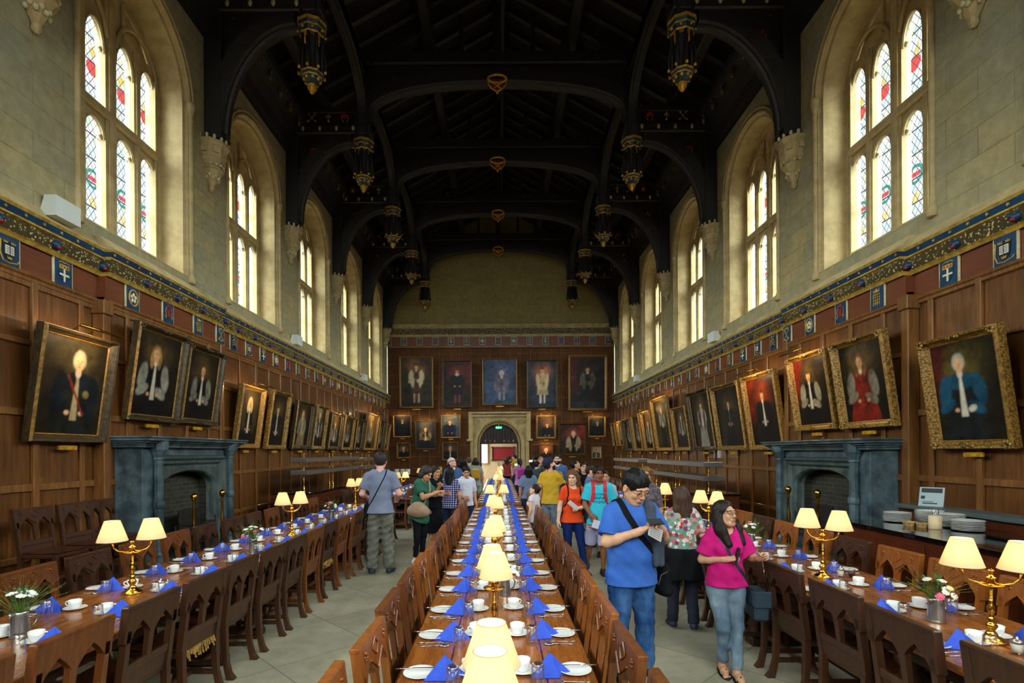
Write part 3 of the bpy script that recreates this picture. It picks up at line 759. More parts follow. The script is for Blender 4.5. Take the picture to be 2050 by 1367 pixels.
def pendant(mb, x, y, zt=10.5, tip=None):
    """octagonal tabernacle pendant: crown ring, open shafts, lower ring, foliate drop. mats 0 black 1 gold 2 blue"""
    A = T(x, y, 0)
    mb.lathe([(.3, zt+.02), (.3, zt-.04)], 8, 1, A, False); mb.lathe([(.29, zt-.04), (.27, zt-.1)], 8, 2, A, False, False)
    mb.lathe([(.27, zt-.1), (.265, zt-.13)], 8, 1, A, False, False); mb.lathe([(.262, zt-.13), (.24, zt-.22)], 8, 2, A, False, False)
    mb.lathe([(.245, zt-.22), (.235, zt-.25), (.2, zt-.25)], 8, 1, A, False)
    for i in range(8):
        a = 2*PI*(i+.5)/8; mb.ball((x+.262*math.cos(a), y+.262*math.sin(a), zt-.175), .03, 6, 1)
        b = 2*PI*i/8; cx, cy = x+.2*math.cos(b), y+.2*math.sin(b)
        mb.tube([(cx, cy, zt-.25), (cx, cy, zt-.98)], [.035, .03], 6, 0)
        mb.tube([(cx, cy, zt-.3), (x+.27*math.cos(b), y+.27*math.sin(b), zt-.7), (x+.27*math.cos(b), y+.27*math.sin(b), zt-.92)], .022, 5, 0)
        mb.ball((x+.27*math.cos(b), y+.27*math.sin(b), zt-.95), .034, 6, 1)
    mb.lathe([(.13, zt-.25), (.1, zt-.6), (.13, zt-.98)], 8, 0, A, False)
    zl = zt-.98
    mb.lathe([(.2, zl+.03), (.235, zl+.0), (.23, zl-.03)], 8, 1, A, False); mb.lathe([(.225, zl-.03), (.2, zl-.07)], 8, 2, A, False, False); mb.lathe([(.2, zl-.07), (.19, zl-.09)], 8, 1, A, False, False)
    mb.lathe([(.19, zl-.09), (.09, zl-.2)], 8, 2, A, False, False)
    for i in range(8):
        a = 2*PI*(i+.5)/8; mb.ball((x+.155*math.cos(a), y+.155*math.sin(a), zl-.125), .036, 6, 1)
    mb.lathe([(.07, zl-.2), (.105, zl-.23), (.08, zl-.26), (.095, zl-.29), (.05, zl-.34), (.055, zl-.36), (0.001, zl-.4)], 8, 1, A)
def corbel(side, y, lab):
    X = XLs if side < 0 else XRs
    t = thing('corbel', lab, 'corbel', 'carved stone corbels under the roof posts', (X, y, 7.15))
    mb = MB(); mb.lathe([(.02, .0), (.06, .05), (.05, .12), (.1, .2), (.14, .32), (.2, .4), (.23, .42), (.2, .5), (.26, .56), (.25, .6), (.24, .62), (.27, .66), (.27, .82), (.3, .86), (.34, .9), (.32, .96)], 8, 0, T(-side*.05, 0, 0) @ RZ(PI/8), False)
    for k in range(8):
        a = 2*PI*k/8; r = .285
        mb.prism([(-.05, .7), (.05, .7), (.05, .8), (0, .83), (-.05, .8)], -.0, -.02, 'y', 0, T(-side*.05, 0, 0) @ RZ(a) @ T(0, -r+.02, 0))
    mb.build('moulded_body', [M['trim']], t)
    mb = MB()
    for k in range(14):
        a = 2*PI*k/14; mb.ball((-side*.05+.3*math.cos(a), .3*math.sin(a), 1.0), (.035, .035, .05), 6)
        mb.ball((-side*.05+.22*math.cos(a+.2), .22*math.sin(a+.2), .5), (.03, .03, .028), 5)
        mb.ball((-side*.05+.13*math.cos(a), .13*math.sin(a), .26+.05*(k % 2)), (.035, .035, .04), 5)
    mb.build('carved_foliage', [M['cream']], t)
    return t
EMB = {}
def emblem_shapes():
    def add(mb, f): f(mb)
    def saltire(mb):
        for s in (-1, 1):
            mb.tube([(-s*.09, 0, -.11), (s*.09, 0, .11)], .013, 5, 1); mb.ball((s*.09, 0, .12), .032, 6, 1); mb.box(s*-.11-.02, s*-.11+.02, -.01, .01, -.12, -.07, 1)
    def rose(mb):
        mb.ball((0, 0, 0), .05, 8, 1)
        for k in range(6): a = k*PI/3; mb.ball((.08*math.cos(a), 0, .08*math.sin(a)), (.035, .02, .035), 6, 2)
    def hat(mb):
        mb.lathe([(.1, 0), (.1, .02), (.05, .04), (.045, .08), (.001, .1)], 10, 2, T(0, 0, .03))
        for s in (-1, 1):
            mb.tube([(s*.08, 0, .03), (s*.1, 0, -.04), (s*.06, 0, -.1)], .01, 5, 1); mb.ball((s*.06, 0, -.11), .02, 5, 1)
    def cross(mb):
        mb.box(-.015, .015, -.012, .012, -.12, .12, 1); mb.box(-.07, .07, -.012, .012, .02, .05, 1); mb.ball((0, 0, .1), .025, 5, 1); mb.ball((0, 0, -.1), .03, 5, 1)
    return [saltire, rose, hat, cross]
SH = emblem_shapes()
def truss(y, idx, lab, full=True):
    global SGN
    t = thing('roof_truss', lab, 'roof truss', 'black hammerbeam roof trusses', (0, y, 0))
    for side, X in ((-1, XLs), (1, XRs)):
        # wall post
        mb = MB(); x0 = X-side*.0; xa, xb = min(x0, x0-side*.34), max(x0, x0-side*.34)
        mb.bbox(xa, xb, -.2, .2, 8.15, HB+.3, .03); mb.tube([(x0-side*.36, 0, 8.2), (x0-side*.36, 0, 9.0)], .05, 6)
        mb.build('wall_post', [M['black']], t)
        # curved brace from post to hammerbeam end
        mb = MB(); xs, xe = x0-side*.34, side*(PX+.28)
        pts = [(xs+(xe-xs)*(1-math.cos(a))**.92, 8.3+(HB-.3-8.3)*math.sin(a)**.95) for a in [i/14*PI/2 for i in range(15)]]
        SGN = 1 if side < 0 else -1
        rib(mb, pts, 0, .32, .17)
        # spandrel boarding behind the brace
        fr = [(px, .0, pz+.2) for px, pz in pts]; bk = [(px, .0, HB) for px, pz in pts]
        mb.strip([(p[0], .03, min(p[2], HB)) for p in fr], [(p[0], .03, p[2]) for p in bk]); mb.strip([(p[0], -.03, min(p[2], HB)) for p in fr], [(p[0], -.03, p[2]) for p in bk])
        mb.build('curved_brace', [M['blackx']], t)
        # spandrel badge
        mb = MB(); SH[(idx) % 4](mb); b = mb.build('spandrel_badge', [M['black'], M['goldp'], M['red']], t); b.location = (x0-side*.75, -.06, HB-.55); b.scale = (1.3, 1.3, 1.3)
        # hammerbeam
        mb = MB(); mb.bbox(min(x0, side*(PX-.25)), max(x0, side*(PX-.25)), -.22, .22, HB-.1, HB+.16, .03); mb.bbox(min(x0, side*(PX-.2)), max(x0, side*(PX-.2)), -.17, .17, HB+.5, HB+.66, .02)
        mb.bbox(min(x0, side*(PX-.2)), max(x0, side*(PX-.2)), -.08, .08, HB+.1, HB+.55, .02)
        mb.build('hammerbeam', [M['blackx']], t)
        # badges along the hammerbeam, and little bosses under them
        n = 4
        for k in range(n):
            xx = side*(PX+.45+k*.46); mb = MB(); SH[(k+idx) % 4](mb)
            b = mb.build('badge', [M['black'], M['goldp'], M['red']], t); b.location = (xx, -.2, HB+.34); b.scale = (.95, .95, .95)
        for k in range(5):
            b = MB().ball((0, 0, 0), (.045, .03, .07), 6).build('beam_boss', [M['cream']], t); b.location = (side*(PX+.22+k*.46), -.24, HB+.03)
        # pendant post and pendant
        mb = MB(); mb.bbox(side*PX-.2, side*PX+.2, -.2, .2, 10.5, 12.4, .04)
        for a in (-.15, .15):
            for b in (-.22, .22): mb.tube([(side*PX+a, b, 10.55), (side*PX+a, b, 11.8)], .035, 5)
        mb.build('pendant_post', [M['black']], t)
        mb = MB(); pendant(mb, side*PX, 0); mb.build('pendant', [M['black'], M['gold'], M['teal']], t)
        # post above to roof
        mb = MB(); mb.bbox(side*PX-.15, side*PX+.15, -.15, .15, 12.3, roofz(side*PX)-.1, .03); mb.build('upper_post', [M['black']], t); mb = MB()
        mb.bbox(side*4.95-.12, side*4.95+.12, -.1, .1, HB+.6, roofz(side*4.95)-.1, .03); mb.build('queen_post', [M['black']], t)
    # great arch between the pendant posts
    for side in (-1, 1):
        mb = MB(); SGN = 1 if side < 0 else -1
        xs = side*(PX-.18)
        pts = [(xs*(math.cos(a)**1.0), 11.0+1.12*(math.sin(a)**.62)) for a in [i/18*PI/2 for i in range(19)]]
        pts = [(px, pz) for px, pz in pts]
        rib(mb, pts, 0, .34, .2)
        pt = [(px, min(pz+.25, 13.6)) for px, pz in pts]
        for yy in (-.04, .04): mb.strip([(px, yy, pz) for px, pz in pt], [(px, yy, 12.75) for px, pz in pt])
        mb.build('arch_rib', [M['blackx']], t)
    mb = MB(); mb.bbox(-PX, PX, -.17, .17, 12.6, 12.95, .04)
    for x in (-1.9, 0, 1.9): mb.bbox(x-.12, x+.12, -.12, .12, 12.9, roofz(x)-.1, .03)
    for x in (-2.9, -1.0, 1.0, 2.9): mb.bbox(x-.06, x+.06, -.08, .08, 12.9, roofz(x)-.1, .02)
    mb.build('collar_beam', [M['black']], t)
    # gilt boss under the crown
    mb = MB()
    ring = [(.25*math.cos(a), -.26, .2*math.sin(a)*.55+.1) for a in [i*2*PI/16 for i in range(16)]]
    mb.tube(ring, .035, 6, 1, closed=True)
    for i in range(16): mb.ball(ring[i], .03, 5, 1)
    mb.prism([(-.17, .1), (.17, .1), (.15, -.12), (0, -.24), (-.15, -.12)], -.24, -.2, 'y', 2)
    for s in (-1, 1): mb.tube([(-s*.13, -.27, -.2), (s*.14, -.27, .0)], .018, 5, 1)
    for s in (-1, 1): mb.tube([(s*.25, -.25, .08), (s*.24, -.25, -.05), (s*.14, -.25, -.17), (0, -.25, -.25)], .02, 5, 1)
    mb.tube([(0, -.25, -.23), (0, -.25, -.3)], .03, 6, 1)
    b = mb.build('crown_boss', [M['black'], M['gold'], M['red']], t); b.location = (0, 0, 12.0)
    return t
NM = ['nearest overhead', 'second', 'third', 'fourth', 'fifth', 'farthest, against the end wall']
for i, y in enumerate(TR):
    truss(y, i, 'carved black oak roof truss with gilded pendants, %s' % ('%s from the camera' % NM[i] if 0 < i < 5 else NM[i]))
for side, nmx in ((-1, 'left'), (1, 'right')):
    for i, y in enumerate(TR):
        corbel(side, y, 'carved stone corbel under the roof post, %s one on the %s wall' % (ORD[i] if i else 'nearest', nmx))
# rear trusses (plain) continue the roof overhead and behind
for y in TRB:
    for side, X in ((-1, XLs), (1, XRs)):
        pass
# longitudinal arches at the pendant line, and coving with figures above the walls
mb = MB()
for side in (-1, 1):
    for k in range(len(TR)-1):
        y0, y1 = TR[k]+.2, TR[k+1]-.2; c = (y0+y1)/2; h = (y1-y0)/2
        pts = [(c+h*math.cos(a), 10.95+1.25*math.sin(a)**.7) for a in [i/24*PI for i in range(25)]]
        P_ = np.array(pts)
        x = side*(PX-.02)
        for (du, dz0, dz1) in ((.12, 0, .3), (.05, -.06, 0)):
            A = [(x-du, p[0], p[1]+dz0) for p in pts]; B = [(x+du, p[0], p[1]+dz0) for p in pts]
            A2 = [(x-du, p[0], p[1]+dz1) for p in pts]; B2 = [(x+du, p[0], p[1]+dz1) for p in pts]
            mb.strip(A, B); mb.strip(A, A2); mb.strip(B, B2)
    mb.bbox(side*PX-.14, side*PX+.14, YB, YE, 12.35, 12.6, .03)
mb.build('purlin_arches', [M['blackx']], cl)
for side, X, nmx in ((-1, XLs, 'left'), (1, XRs, 'right')):
    mb = MB()
    pr = [(0, 10.15), (.1, 10.15), (.14, 10.25), (.2, 10.45), (.34, 10.7), (.55, 10.85), (.6, 10.95), (.62, 11.1), (.5, 11.3)]
    mb.sweep(pr, [((X, y, 0), (-side, 0, 0), (0, 0, 1)) for y in (YB, YE)])
    cv = mb.build('trim_%d' % (4 if side < 0 else 5), [M['black']]); tag(cv, kind='structure')
    mb = MB(); 
    for y in np.arange(7.2, 26.5, .58):
        xx = X-side*.52; z = 10.72
        mb.ball((xx, y, z), (.05, .05, .1), 6); mb.ball((xx-side*.02, y, z+.12), .035, 6)
        for s in (-1, 1): mb.add([(xx, y+s*.02, z+.03), (xx-side*.02, y+s*.13, z+.14), (xx, y+s*.11, z-.04)], [(0, 1, 2), (2, 1, 0)])
    fg = mb.build('carved_figures', [plain('faded_gilt_figures', rgb(120, 104, 60), .5, .3, rgb(90, 70, 30), 9)], cv)
# ================================================================ fireplaces
def fireplace(side):
    X = (XL if side < 0 else XR)-side*.12
    y0, y1 = 7.72, 10.5; c = (y0+y1)/2; D = .5
    nm = 'left' if side < 0 else 'right'
    t = thing('fireplace', 'blue-grey marble fireplace with pointed opening against the %s wall' % nm, 'fireplace', 'marble fireplaces', (X, c, 0))
    s = -side     # outward into the room
    def bx(mb, xa, xb, ya, yb, z0, z1, b=.01, m=0): mb.bbox(min(s*xa, s*xb), max(s*xa, s*xb), ya, yb, z0, z1, b, m)
    h = (y1-y0)/2; H = 2.12 if side < 0 else 2.02
    mb = MB()
    for q in (-1, 1):        # side blocks
        a, b = sorted((q*h*.96, q*(1.04))); bx(mb, 0, D-.08, a, b, 0, H-.16)
        bx(mb, 0, D+.02, min(q*h*.98, q*(h-.4)), max(q*h*.98, q*(h-.4)), 0, .25, .03)
    # frieze and stepped square frame over the opening
    bx(mb, 0, D-.08, -1.0, 1.0, H-.3, H-.16)
    for k, (ins, dep) in enumerate(((1.08, .0), (1.0, .06), (.92, .12))):
        pass
    mb.build('marble_jambs', [M['marble']], t)
    mb = MB()
    zt = H-.3
    outer = [(-1.04, 0), (-1.04, zt), (1.04, zt), (1.04, 0)]
    pr = [(0, D-.08), (.04, D-.05), (.08, D-.1), (.12, D-.1), (.16, D-.16), (.2, D-.15)]
    rows = [[(s*d, yy+(i_ if yy < 0 else -i_), zz-(i_ if zz > 0 else 0)) for yy, zz in outer] for i_, d in pr]
    for r in range(len(rows)-1): mb.strip(rows[r], rows[r+1])
    iw, it = .84, zt-.2
    ar = [(u*.82, archz(u, 1.28 if side < 0 else 1.24, .3)) for u in AU]
    mb.strip([(s*(D-.15), yy, zz) for yy, zz in ar], [(s*(D-.15), yy*iw/.82, it) for yy, zz in ar])
    for q in (-1, 1): mb.add([(s*(D-.15), q*.84, 0), (s*(D-.15), q*.82, 0), (s*(D-.15), q*.82, 1.26), (s*(D-.15), q*.84, it)], [(0, 1, 2, 3)])
    full = [(-.82, 0)]+ar+[(.82, 0)]
    rws = [[(s*d, yy*k_, zz*(1 if i_ == 0 else .985)) for yy, zz in full] for i_, (d, k_) in enumerate(((D-.15, 1), (D-.19, .955), (D-.26, .94), (D-.3, .9)))]
    for r in range(3): mb.strip(rws[r], rws[r+1])
    mb.build('moulded_surround', [M['marbled']], t)
    mb = MB()                # mantel shelf with returns
    for (z0, z1, p) in ((H-.17, H-.13, .0), (H-.13, H-.1, .03), (H-.1, H-.07, .08), (H-.07, H-.03, .13), (H-.03, H, .15)):
        bx(mb, 0, D+p, -h-p*.6, h+p*.6, z0, z1, .008)
    mb.build('mantel_shelf', [M['marble']], t)
    for q in (-1, 1):
        mb = MB(); A = T(s*(D-.02), q*(h-.33), 0)
        mb.lathe([(.12, 0), (.12, .2), (.1, .24), (.07, .28), (.075, .32), (.065, .36), (.065, 1.02), (.08, 1.04), (.085, 1.08), (.08, 1.12), (.065, 1.14), (.062, H-.36), (.08, H-.35), (.07, H-.32), (.1, H-.24), (.13, H-.2), (.14, H-.14), (.14, H)], 8, 0, A @ RZ(PI/8), False)
        mb.build('column', [M['marble']], t)
    mb = MB()                # firebox
    d0 = D-.3; wv = .76
    mb.add([(s*d0, -wv, 0), (s*d0, wv, 0), (s*.02, wv*.8, 0), (s*.02, -wv*.8, 0)], [(0, 1, 2, 3)])
    xb = .07
    mb.add([(s*xb, -wv, 0), (s*xb, wv, 0), (s*xb, wv, 1.75), (s*xb, -wv, 1.75)], [(0, 1, 2, 3)])
    for q in (-1, 1): mb.add([(s*d0, q*wv, 0), (s*xb, q*wv*.98, 0), (s*xb, q*wv*.98, 1.75), (s*d0, q*wv, 1.75)], [(0, 1, 2, 3)])
    mb.build('brick_firebox', [M['brick']], t)
    # hearth kerb
    mb = MB(); bx(mb, .0, 1.25, -1.6, 1.6, 0, .06, .02); tag(mb.build('hearth_slab', [M['marbled']], None, (X, c, 0)), 'low grey stone hearth slab before the %s fireplace' % nm, 'hearth')
    mb = MB()
    for (xa, xb_, ya, yb) in ((1.18, 1.28, -1.6, 1.6), (.03, 1.28, -1.68, -1.58), (.03, 1.28, 1.58, 1.68)): bx(mb, xa, xb_, ya, yb, .0, .3, .02); bx(mb, xa-.02, xb_+.02, ya-.02, yb+.02, .26, .32, .015)
    tag(mb.build('fender', [plain('fender_wood', rgb(84, 72, 34), .5, 0, rgb(120, 104, 52), 4)], None, (X, c, .0)), 'low wooden hearth fender kerb around the %s fireplace' % nm, 'fender')
    # fire basket
    g = thing('fire_grate', 'black iron fire basket standing inside the %s fireplace' % nm, 'grate', loc=(X+s*.42, c, .06))
    mb = MB()
    for z in (.3, .4, .5, .6): mb.tube([(s*.16, -.36, z), (s*.16, .36, z)], .012, 5); mb.tube([(s*.16, -.36, z), (-s*.12, -.34, z)], .01, 5); mb.tube([(s*.16, .36, z), (-s*.12, .34, z)], .01, 5)
    for i in range(7): mb.tube([(s*.16, -.36+i*.12, .28), (s*.16, -.36+i*.12, .64)], .009, 5)
    mb.build('basket_bars', [M['iron']], g)
    mb = MB().bbox(-.02-.1*s, .02-.1*s, -.3, .3, .2, .85, .01); mb.build('fireback', [M['iron']], g)
    mb = MB()
    for q in (-.36, .36):
        MB().tube([(s*.16, q, 0), (s*.16, q, .7)], .016, 6).build('leg', [M['iron']], g); MB().tube([(-s*.12, q, 0), (-s*.12, q, .6)], .014, 6).build('leg', [M['iron']], g)
    
    for q, w in ((-1, 'nearer'), (1, 'farther')):
        a = thing('andiron', 'tall brass andiron with ball finial in the %s fireplace, the %s one' % (nm, w), 'andiron', None, (X+s*.66, c+q*.44, .06))
        mb = MB(); mb.lathe([(.05, 0), (.06, .04), (.03, .1), (.045, .2), (.03, .3), (.04, .42), (.028, .5), (.036, .62), (.02, .7), (.018, .92), (.03, .96), (.018, .99), (.045, 1.05), (.05, 1.1), (.03, 1.14), (.001, 1.15)], 12)
        mb.build('shaft', [M['brass']], a)
        mb = MB().box(-.04 if s > 0 else -.25, .25 if s > 0 else .04, -.02, .02, .02, .06); mb.box(-.02, .02, -.09, .09, 0, .03); mb.build('foot', [M['iron']], a)
fireplace(-1); fireplace(1)

# ================================================================ chairs
def chair_parts(mat, far=False, broken=False):
    S = []
    def lean(v):
        v = np.array(v, float); z = v[:, 2]; v[:, 1] -= np.where(z > .46, (z-.46)*.13, 0); return v
    def leanmb(mb):
        mb.v = [lean(a) for a in mb.v]; return mb
    b = MB()                                # back: posts, pierced crest, centre splat, rail
    for sx in (-1, 1):
        b.prism([(sx*.195, .46), (sx*.24, .46), (sx*.235, .8), (sx*.2, .8)] if sx > 0 else [(sx*.24, .46), (sx*.195, .46), (sx*.2, .8), (sx*.235, .8)], -.022, .022)
    b.prism([(-.018, .56), (.018, .56), (.03, .8), (-.03, .8)], -.016, .016)
    for c in (-.11, .11):
        us = [-1, -.75, -.5, -.25, 0, .25, .5, .75, 1] if not far else [-1, -.5, 0, .5, 1]
        pts = [(c+u*.092, .735+.1*(1-abs(u))**.75) for u in us]
        for y in (-.02, .02): b.strip([(x, y, z) for x, z in pts], [(x, y, .94) for x, z in pts])
        b.strip([(x, -.02, z) for x, z in pts], [(x, .02, z) for x, z in pts])
    b.box(-.018, .018, -.02, .02, .735, .94); b.box(-.252, -.202, -.022, .022, .73, .94); b.box(.202, .252, -.022, .022, .73, .94)
    b.bbox(-.255, .255, -.024, .024, .925, .95, .006)
    b.bbox(-.235, .235, -.018, .018, .53, .585, .006)
    b.box(-.21, .21, -.008, .008, .44, .53)
    if not far:                             # carved diamond and rosettes on the sitter's side
        for y in (.024,):
            d = [(0, y, .84), (.055, y, .88), (0, y, .92), (-.055, y, .88)]
            b.tube(d, .007, 4, closed=True)
            b.tube([(-.1, y, .84), (0, y, .77), (.1, y, .84)], .006, 4)
            for sx in (-1, 1):
                for k in range(5): a = k*2*PI/5; b.ball((sx*.17+.016*math.cos(a), y, .885+.016*math.sin(a)), .009, 5)
    leanmb(b); S.append(('backrest', b, 0))
    st = MB(); st.bbox(-.225, .225, .0, .42, .4, .445, .01); S.append(('seat_frame', st, 0))
    se = MB(); se.bbox(-.215, .215, .01, .41, .445, .468, .012); S.append(('seat', se, 1))
    for sx in (-1, 1):
        for sy, yy in ((0, .0), (1, .39)):
            l = MB(); x0 = sx*.21
            if sy == 0:
                pr = [(.0, .46, .022), (.0, .3, .022), (-.008, .15, .02), (-.03, .05, .022), (-.055, 0, .03)]
            else: pr = [(.39, .42, .022), (.39, .2, .02), (.395, .04, .022), (.4, 0, .026)]
            v = []; f = []
            for i, (y, z, r) in enumerate(pr): v += [(x0-r, y-r, z), (x0+r, y-r, z), (x0+r, y+r, z), (x0-r, y+r, z)]
            for i in range(len(pr)-1):
                for j in range(4): j2 = (j+1) % 4; f.append((i*4+j, i*4+j2, i*4+4+j2, i*4+4+j))
            f.append((0, 1, 2, 3)); f.append(tuple(len(v)-4+k for k in (3, 2, 1, 0)))
            l.add(v, f); S.append(('leg', l, 0))
    x = MB()
    for sx in (-1, 1): x.box(sx*.21-.014, sx*.21+.014, -.01, .4, .12, .155)
    x.box(-.21, .21, .18, .21, .12, .155); S.append(('stretcher', x, 0))
    return S
CH = {}
def chair_proto(mk, far, broken=False):
    key = (mk, far, broken)
    if key in CH: return CH[key]
    S = chair_parts(mk, far); wm = M[mk]
    if far:
        mb = MB()
        for n, p, mi in S:
            for k, v in enumerate(p.v): mb.v.append(v)
            off = mb.n; mb.f += [tuple(i+off for i in f) for f in p.f]; mb.m += [mi]*len(p.f); mb.s += p.s; mb.n += p.n
        CH[key] = ('far', mb.mesh('dining_chair', [wm, M['leather']]))
    else:
        ms = [(n, p.mesh(n, [wm if mi == 0 else M['leather']])) for n, p, mi in S]
        if broken:
            w = MB(); 
            for i in range(18): w.tube([(-.2+i*.023, .0, .44), (-.2+i*.023+RNG.uniform(-.01, .01), -.012, .4-RNG.uniform(0, .05))], .008, 4)
            ms.append(('torn_webbing', w.mesh('torn_webbing', [M['webbing']])))
        CH[key] = ('near', ms)
    return CH[key]
def chair(x, y, face, label, group, mk='chair_dark', far=False, jit=.02, z=0, broken=False):
    """face: angle the sitter looks along, 0 = +x"""
    kind, d = chair_proto(mk, far, broken)
    rz = face-PI/2+RNG.uniform(-jit, jit)*1.5
    if kind == 'far':
        o = bpy.data.objects.new('dining_chair', d); COL.objects.link(o); o.location = (x, y, z); o.rotation_euler = (0, 0, rz); tag(o, label, 'chair', group); return o
    r = thing('dining_chair', label, 'chair', group, (x, y, z), rz)
    for n, me in d:
        o = bpy.data.objects.new(n, me); COL.objects.link(o); o.parent = r
    return r

# ================================================================ tables
def table(x0, x1, y0, y1, label, ztop=.77):
    t = thing('dining_table', label, 'table', 'long oak dining tables', ((x0+x1)/2, (y0+y1)/2, 0))
    w = (x1-x0)/2; h = (y1-y0)/2
    MB().bbox(-w, w, -h, h, ztop-.045, ztop, .006).build('tabletop', [M['tabletop']], t)
    mb = MB(); 
    for s in (-1, 1): mb.box(s*(w-.13)-.02, s*(w-.13)+.02, -h+.15, h-.15, ztop-.15, ztop-.045)
    for s in (-1, 1): mb.box(-w+.13, w-.13, s*(h-.15)-.02, s*(h-.15)+.02, ztop-.15, ztop-.045)
    mb.build('apron', [M['tableleg']], t)
    n = max(2, int(round((y1-y0)/2.1))+1)
    for i in range(n):
        yy = -h+.35+(2*h-.7)*i/(n-1)
        mb = MB(); mb.bbox(-w+.08, w-.08, yy-.07, yy+.07, 0, .09, .02); mb.build('foot_rail', [M['tableleg']], t)
        for s in (-1, 1):
            mb = MB(); mb.lathe([(.09, .09), (.1, .13), (.075, .16), (.085, .2), (.055, .26), (.065, .45), (.075, .5), (.05, .54), (.085, .58), (.085, ztop-.14)], 10, 0, T(s*(w-.17), yy, 0))
            mb.build('leg', [M['tableleg']], t)
    mb = MB(); mb.bbox(-.05, .05, -h+.35, h-.35, .1, .17, .01); mb.build('stretcher', [M['tableleg']], t)
    return t
TZ = .77
CX0, CX1 = -.5, .46
LX0, LX1 = -3.33, -2.33
RX0, RX1 = 2.28, 3.22
tabs = [(CX0, CX1, .7, 5.3, 'polished oak dining table in the middle row, nearest the camera'), (CX0, CX1, 5.31, 10.55, 'polished oak dining table in the middle row, second from the camera'),
        (CX0, CX1, 11.1, 16.3, 'polished oak dining table in the middle row, third from the camera'), (CX0, CX1, 16.32, 21.6, 'polished oak dining table in the middle row, farthest from the camera'),
        (LX0, LX1, .9, 5.0, 'oak dining table in the left row, nearest the camera'), (LX0, LX1, 5.01, 11.3, 'oak dining table in the left row beside the fireplace'),
        (LX0+.25, LX1+.25, 12.6, 20.5, 'oak dining table in the left row, farthest from the camera'),
        (RX0, RX1, .9, 5.4, 'oak dining table in the right row, nearest the camera'), (RX0, RX1, 5.41, 11.0, 'oak dining table in the right row beside the fireplace'),
        (RX0, RX1, 11.9, 20.5, 'oak dining table in the right row, farthest from the camera')]
for a in tabs: table(*a)

# ---- rows of chairs
def row(x, face, ys, side_word, table_word, mats, dark=False):
    g = 'chairs along the %s' % table_word
    for i, y in enumerate(ys):
        mk = mats[RNG.randint(len(mats))]
        wd = {'chair_dark': 'dark', 'chair_mid': 'brown', 'chair_light': 'honey-coloured'}[mk]
        chair(x+RNG.uniform(-.02, .02), y, face, '%s oak chair with pointed-arch back, %s of the %s, %s from the camera' % (wd, side_word, table_word, nth(i)), g, mk, y > 7.5, broken=(x < -2 and face > 1 and i in (3, 8)))
row(-.62, 0, [2.05+.62*i for i in range(14)]+[11.4+.66*i for i in range(14)], 'left side', 'middle table', ['chair_mid', 'chair_light', 'chair_light'])
row(.58, PI, [1.95+.62*i for i in range(14)]+[11.4+.66*i for i in range(14)], 'right side', 'middle table', ['chair_mid', 'chair_light', 'chair_mid'])
row(-2.27, PI, [2.15+.6*i for i in range(16)]+[12.9+.66*i for i in range(10)], 'aisle side', 'left table', ['chair_dark', 'chair_mid', 'chair_dark'])
row(-3.72, 0, [2.3+.64*i for i in range(14)]+[12.9+.66*i for i in range(10)], 'wall side', 'left table', ['chair_dark', 'chair_mid', 'chair_dark'])
row(2.25, 0, [2.25+.62*i for i in range(15)]+[12.2+.66*i for i in range(11)], 'aisle side', 'right table', ['chair_dark'])
row(3.56, PI, [2.3+.62*i for i in range(14)]+[12.2+.66*i for i in range(11)], 'wall side', 'right table', ['chair_dark', 'chair_mid', 'chair_light'])
# dais step with spare chairs against the left wall
MBs = MB().bbox(XL+.06, -4.45, 2.5, 7.4, 0, .3, .02).box(XL+.06, -4.47, 2.52, 7.38, .05, .25)
tag(MBs.build('platform', [M['tableleg']]), 'dark wooden platform along the left wall carrying spare chairs', 'platform')
for i, (x, y) in enumerate([(-5.3, 4.9), (-5.3, 6.05), (-5.28, 6.62), (-5.35, 7.12)]):
    chair(x, y, 0, 'spare dark oak chair on the platform by the left wall, %s from the camera' % ORD[i], 'spare chairs by the left wall', 'chair_dark', False, .05, .3)

# ================================================================ tableware prototypes
def protomesh(name, fn, mats):
    mb = MB(); fn(mb); return mb.mesh(name, mats)
def plate_m(mb, r=.083):
    mb.lathe([(r*.55, 0), (r*.62, .002), (r*.98, .013), (r, .015), (r*.97, .0155), (r*.66, .006), (0.0005, .005)], 28)
PL = protomesh('side_plate', plate_m, [M['china']])
DP = protomesh('dinner_plate', lambda mb: plate_m(mb, .135), [M['china']])
SA = protomesh('saucer', lambda mb: mb.lathe([(.04, 0), (.045, .002), (.07, .012), (.072, .014), (.066, .013), (.03, .005), (.0005, .005)], 24), [M['china']])
CU = protomesh('cup', lambda mb: mb.lathe([(.0005, .003), (.022, .003), (.024, 0), (.027, .0), (.03, .006), (.038, .03), (.041, .058), (.039, .058), (.035, .03), (.026, .009), (.0005, .007)], 22), [M['china']])
HN = protomesh('handle', lambda mb: mb.tube([(.036, 0, .046), (.052, 0, .05), (.06, 0, .04), (.056, 0, .026), (.034, 0, .016)], .0042, 8, flat=1.0), [M['china']])
def napk(mb):
    w, h, d = .108, .1, .078
    for k, (o, s) in enumerate(((0, 1.0), (.003, .975))):
        A = (0, 0, h-o); v = [A, (-w*s, -d*.75*s, .0), (.035*s, -d*1.05*s, .0), (w*s, -d*.3*s, 0), (.0, d*s, 0), (.012, -d*.7, .002)]
        mb.add(v, [(0, 1, 2), (0, 2, 5), (0, 5, 3), (0, 3, 4), (0, 4, 1)])
    mb.add([(-w, -d*.75, .0), (.035, -d*1.05, 0), (.035, -d*1.09, .006), (-w*.97, -d*.79, .006)], [(0, 1, 2, 3)])
NK = protomesh('napkin', napk, [M['napkin']])
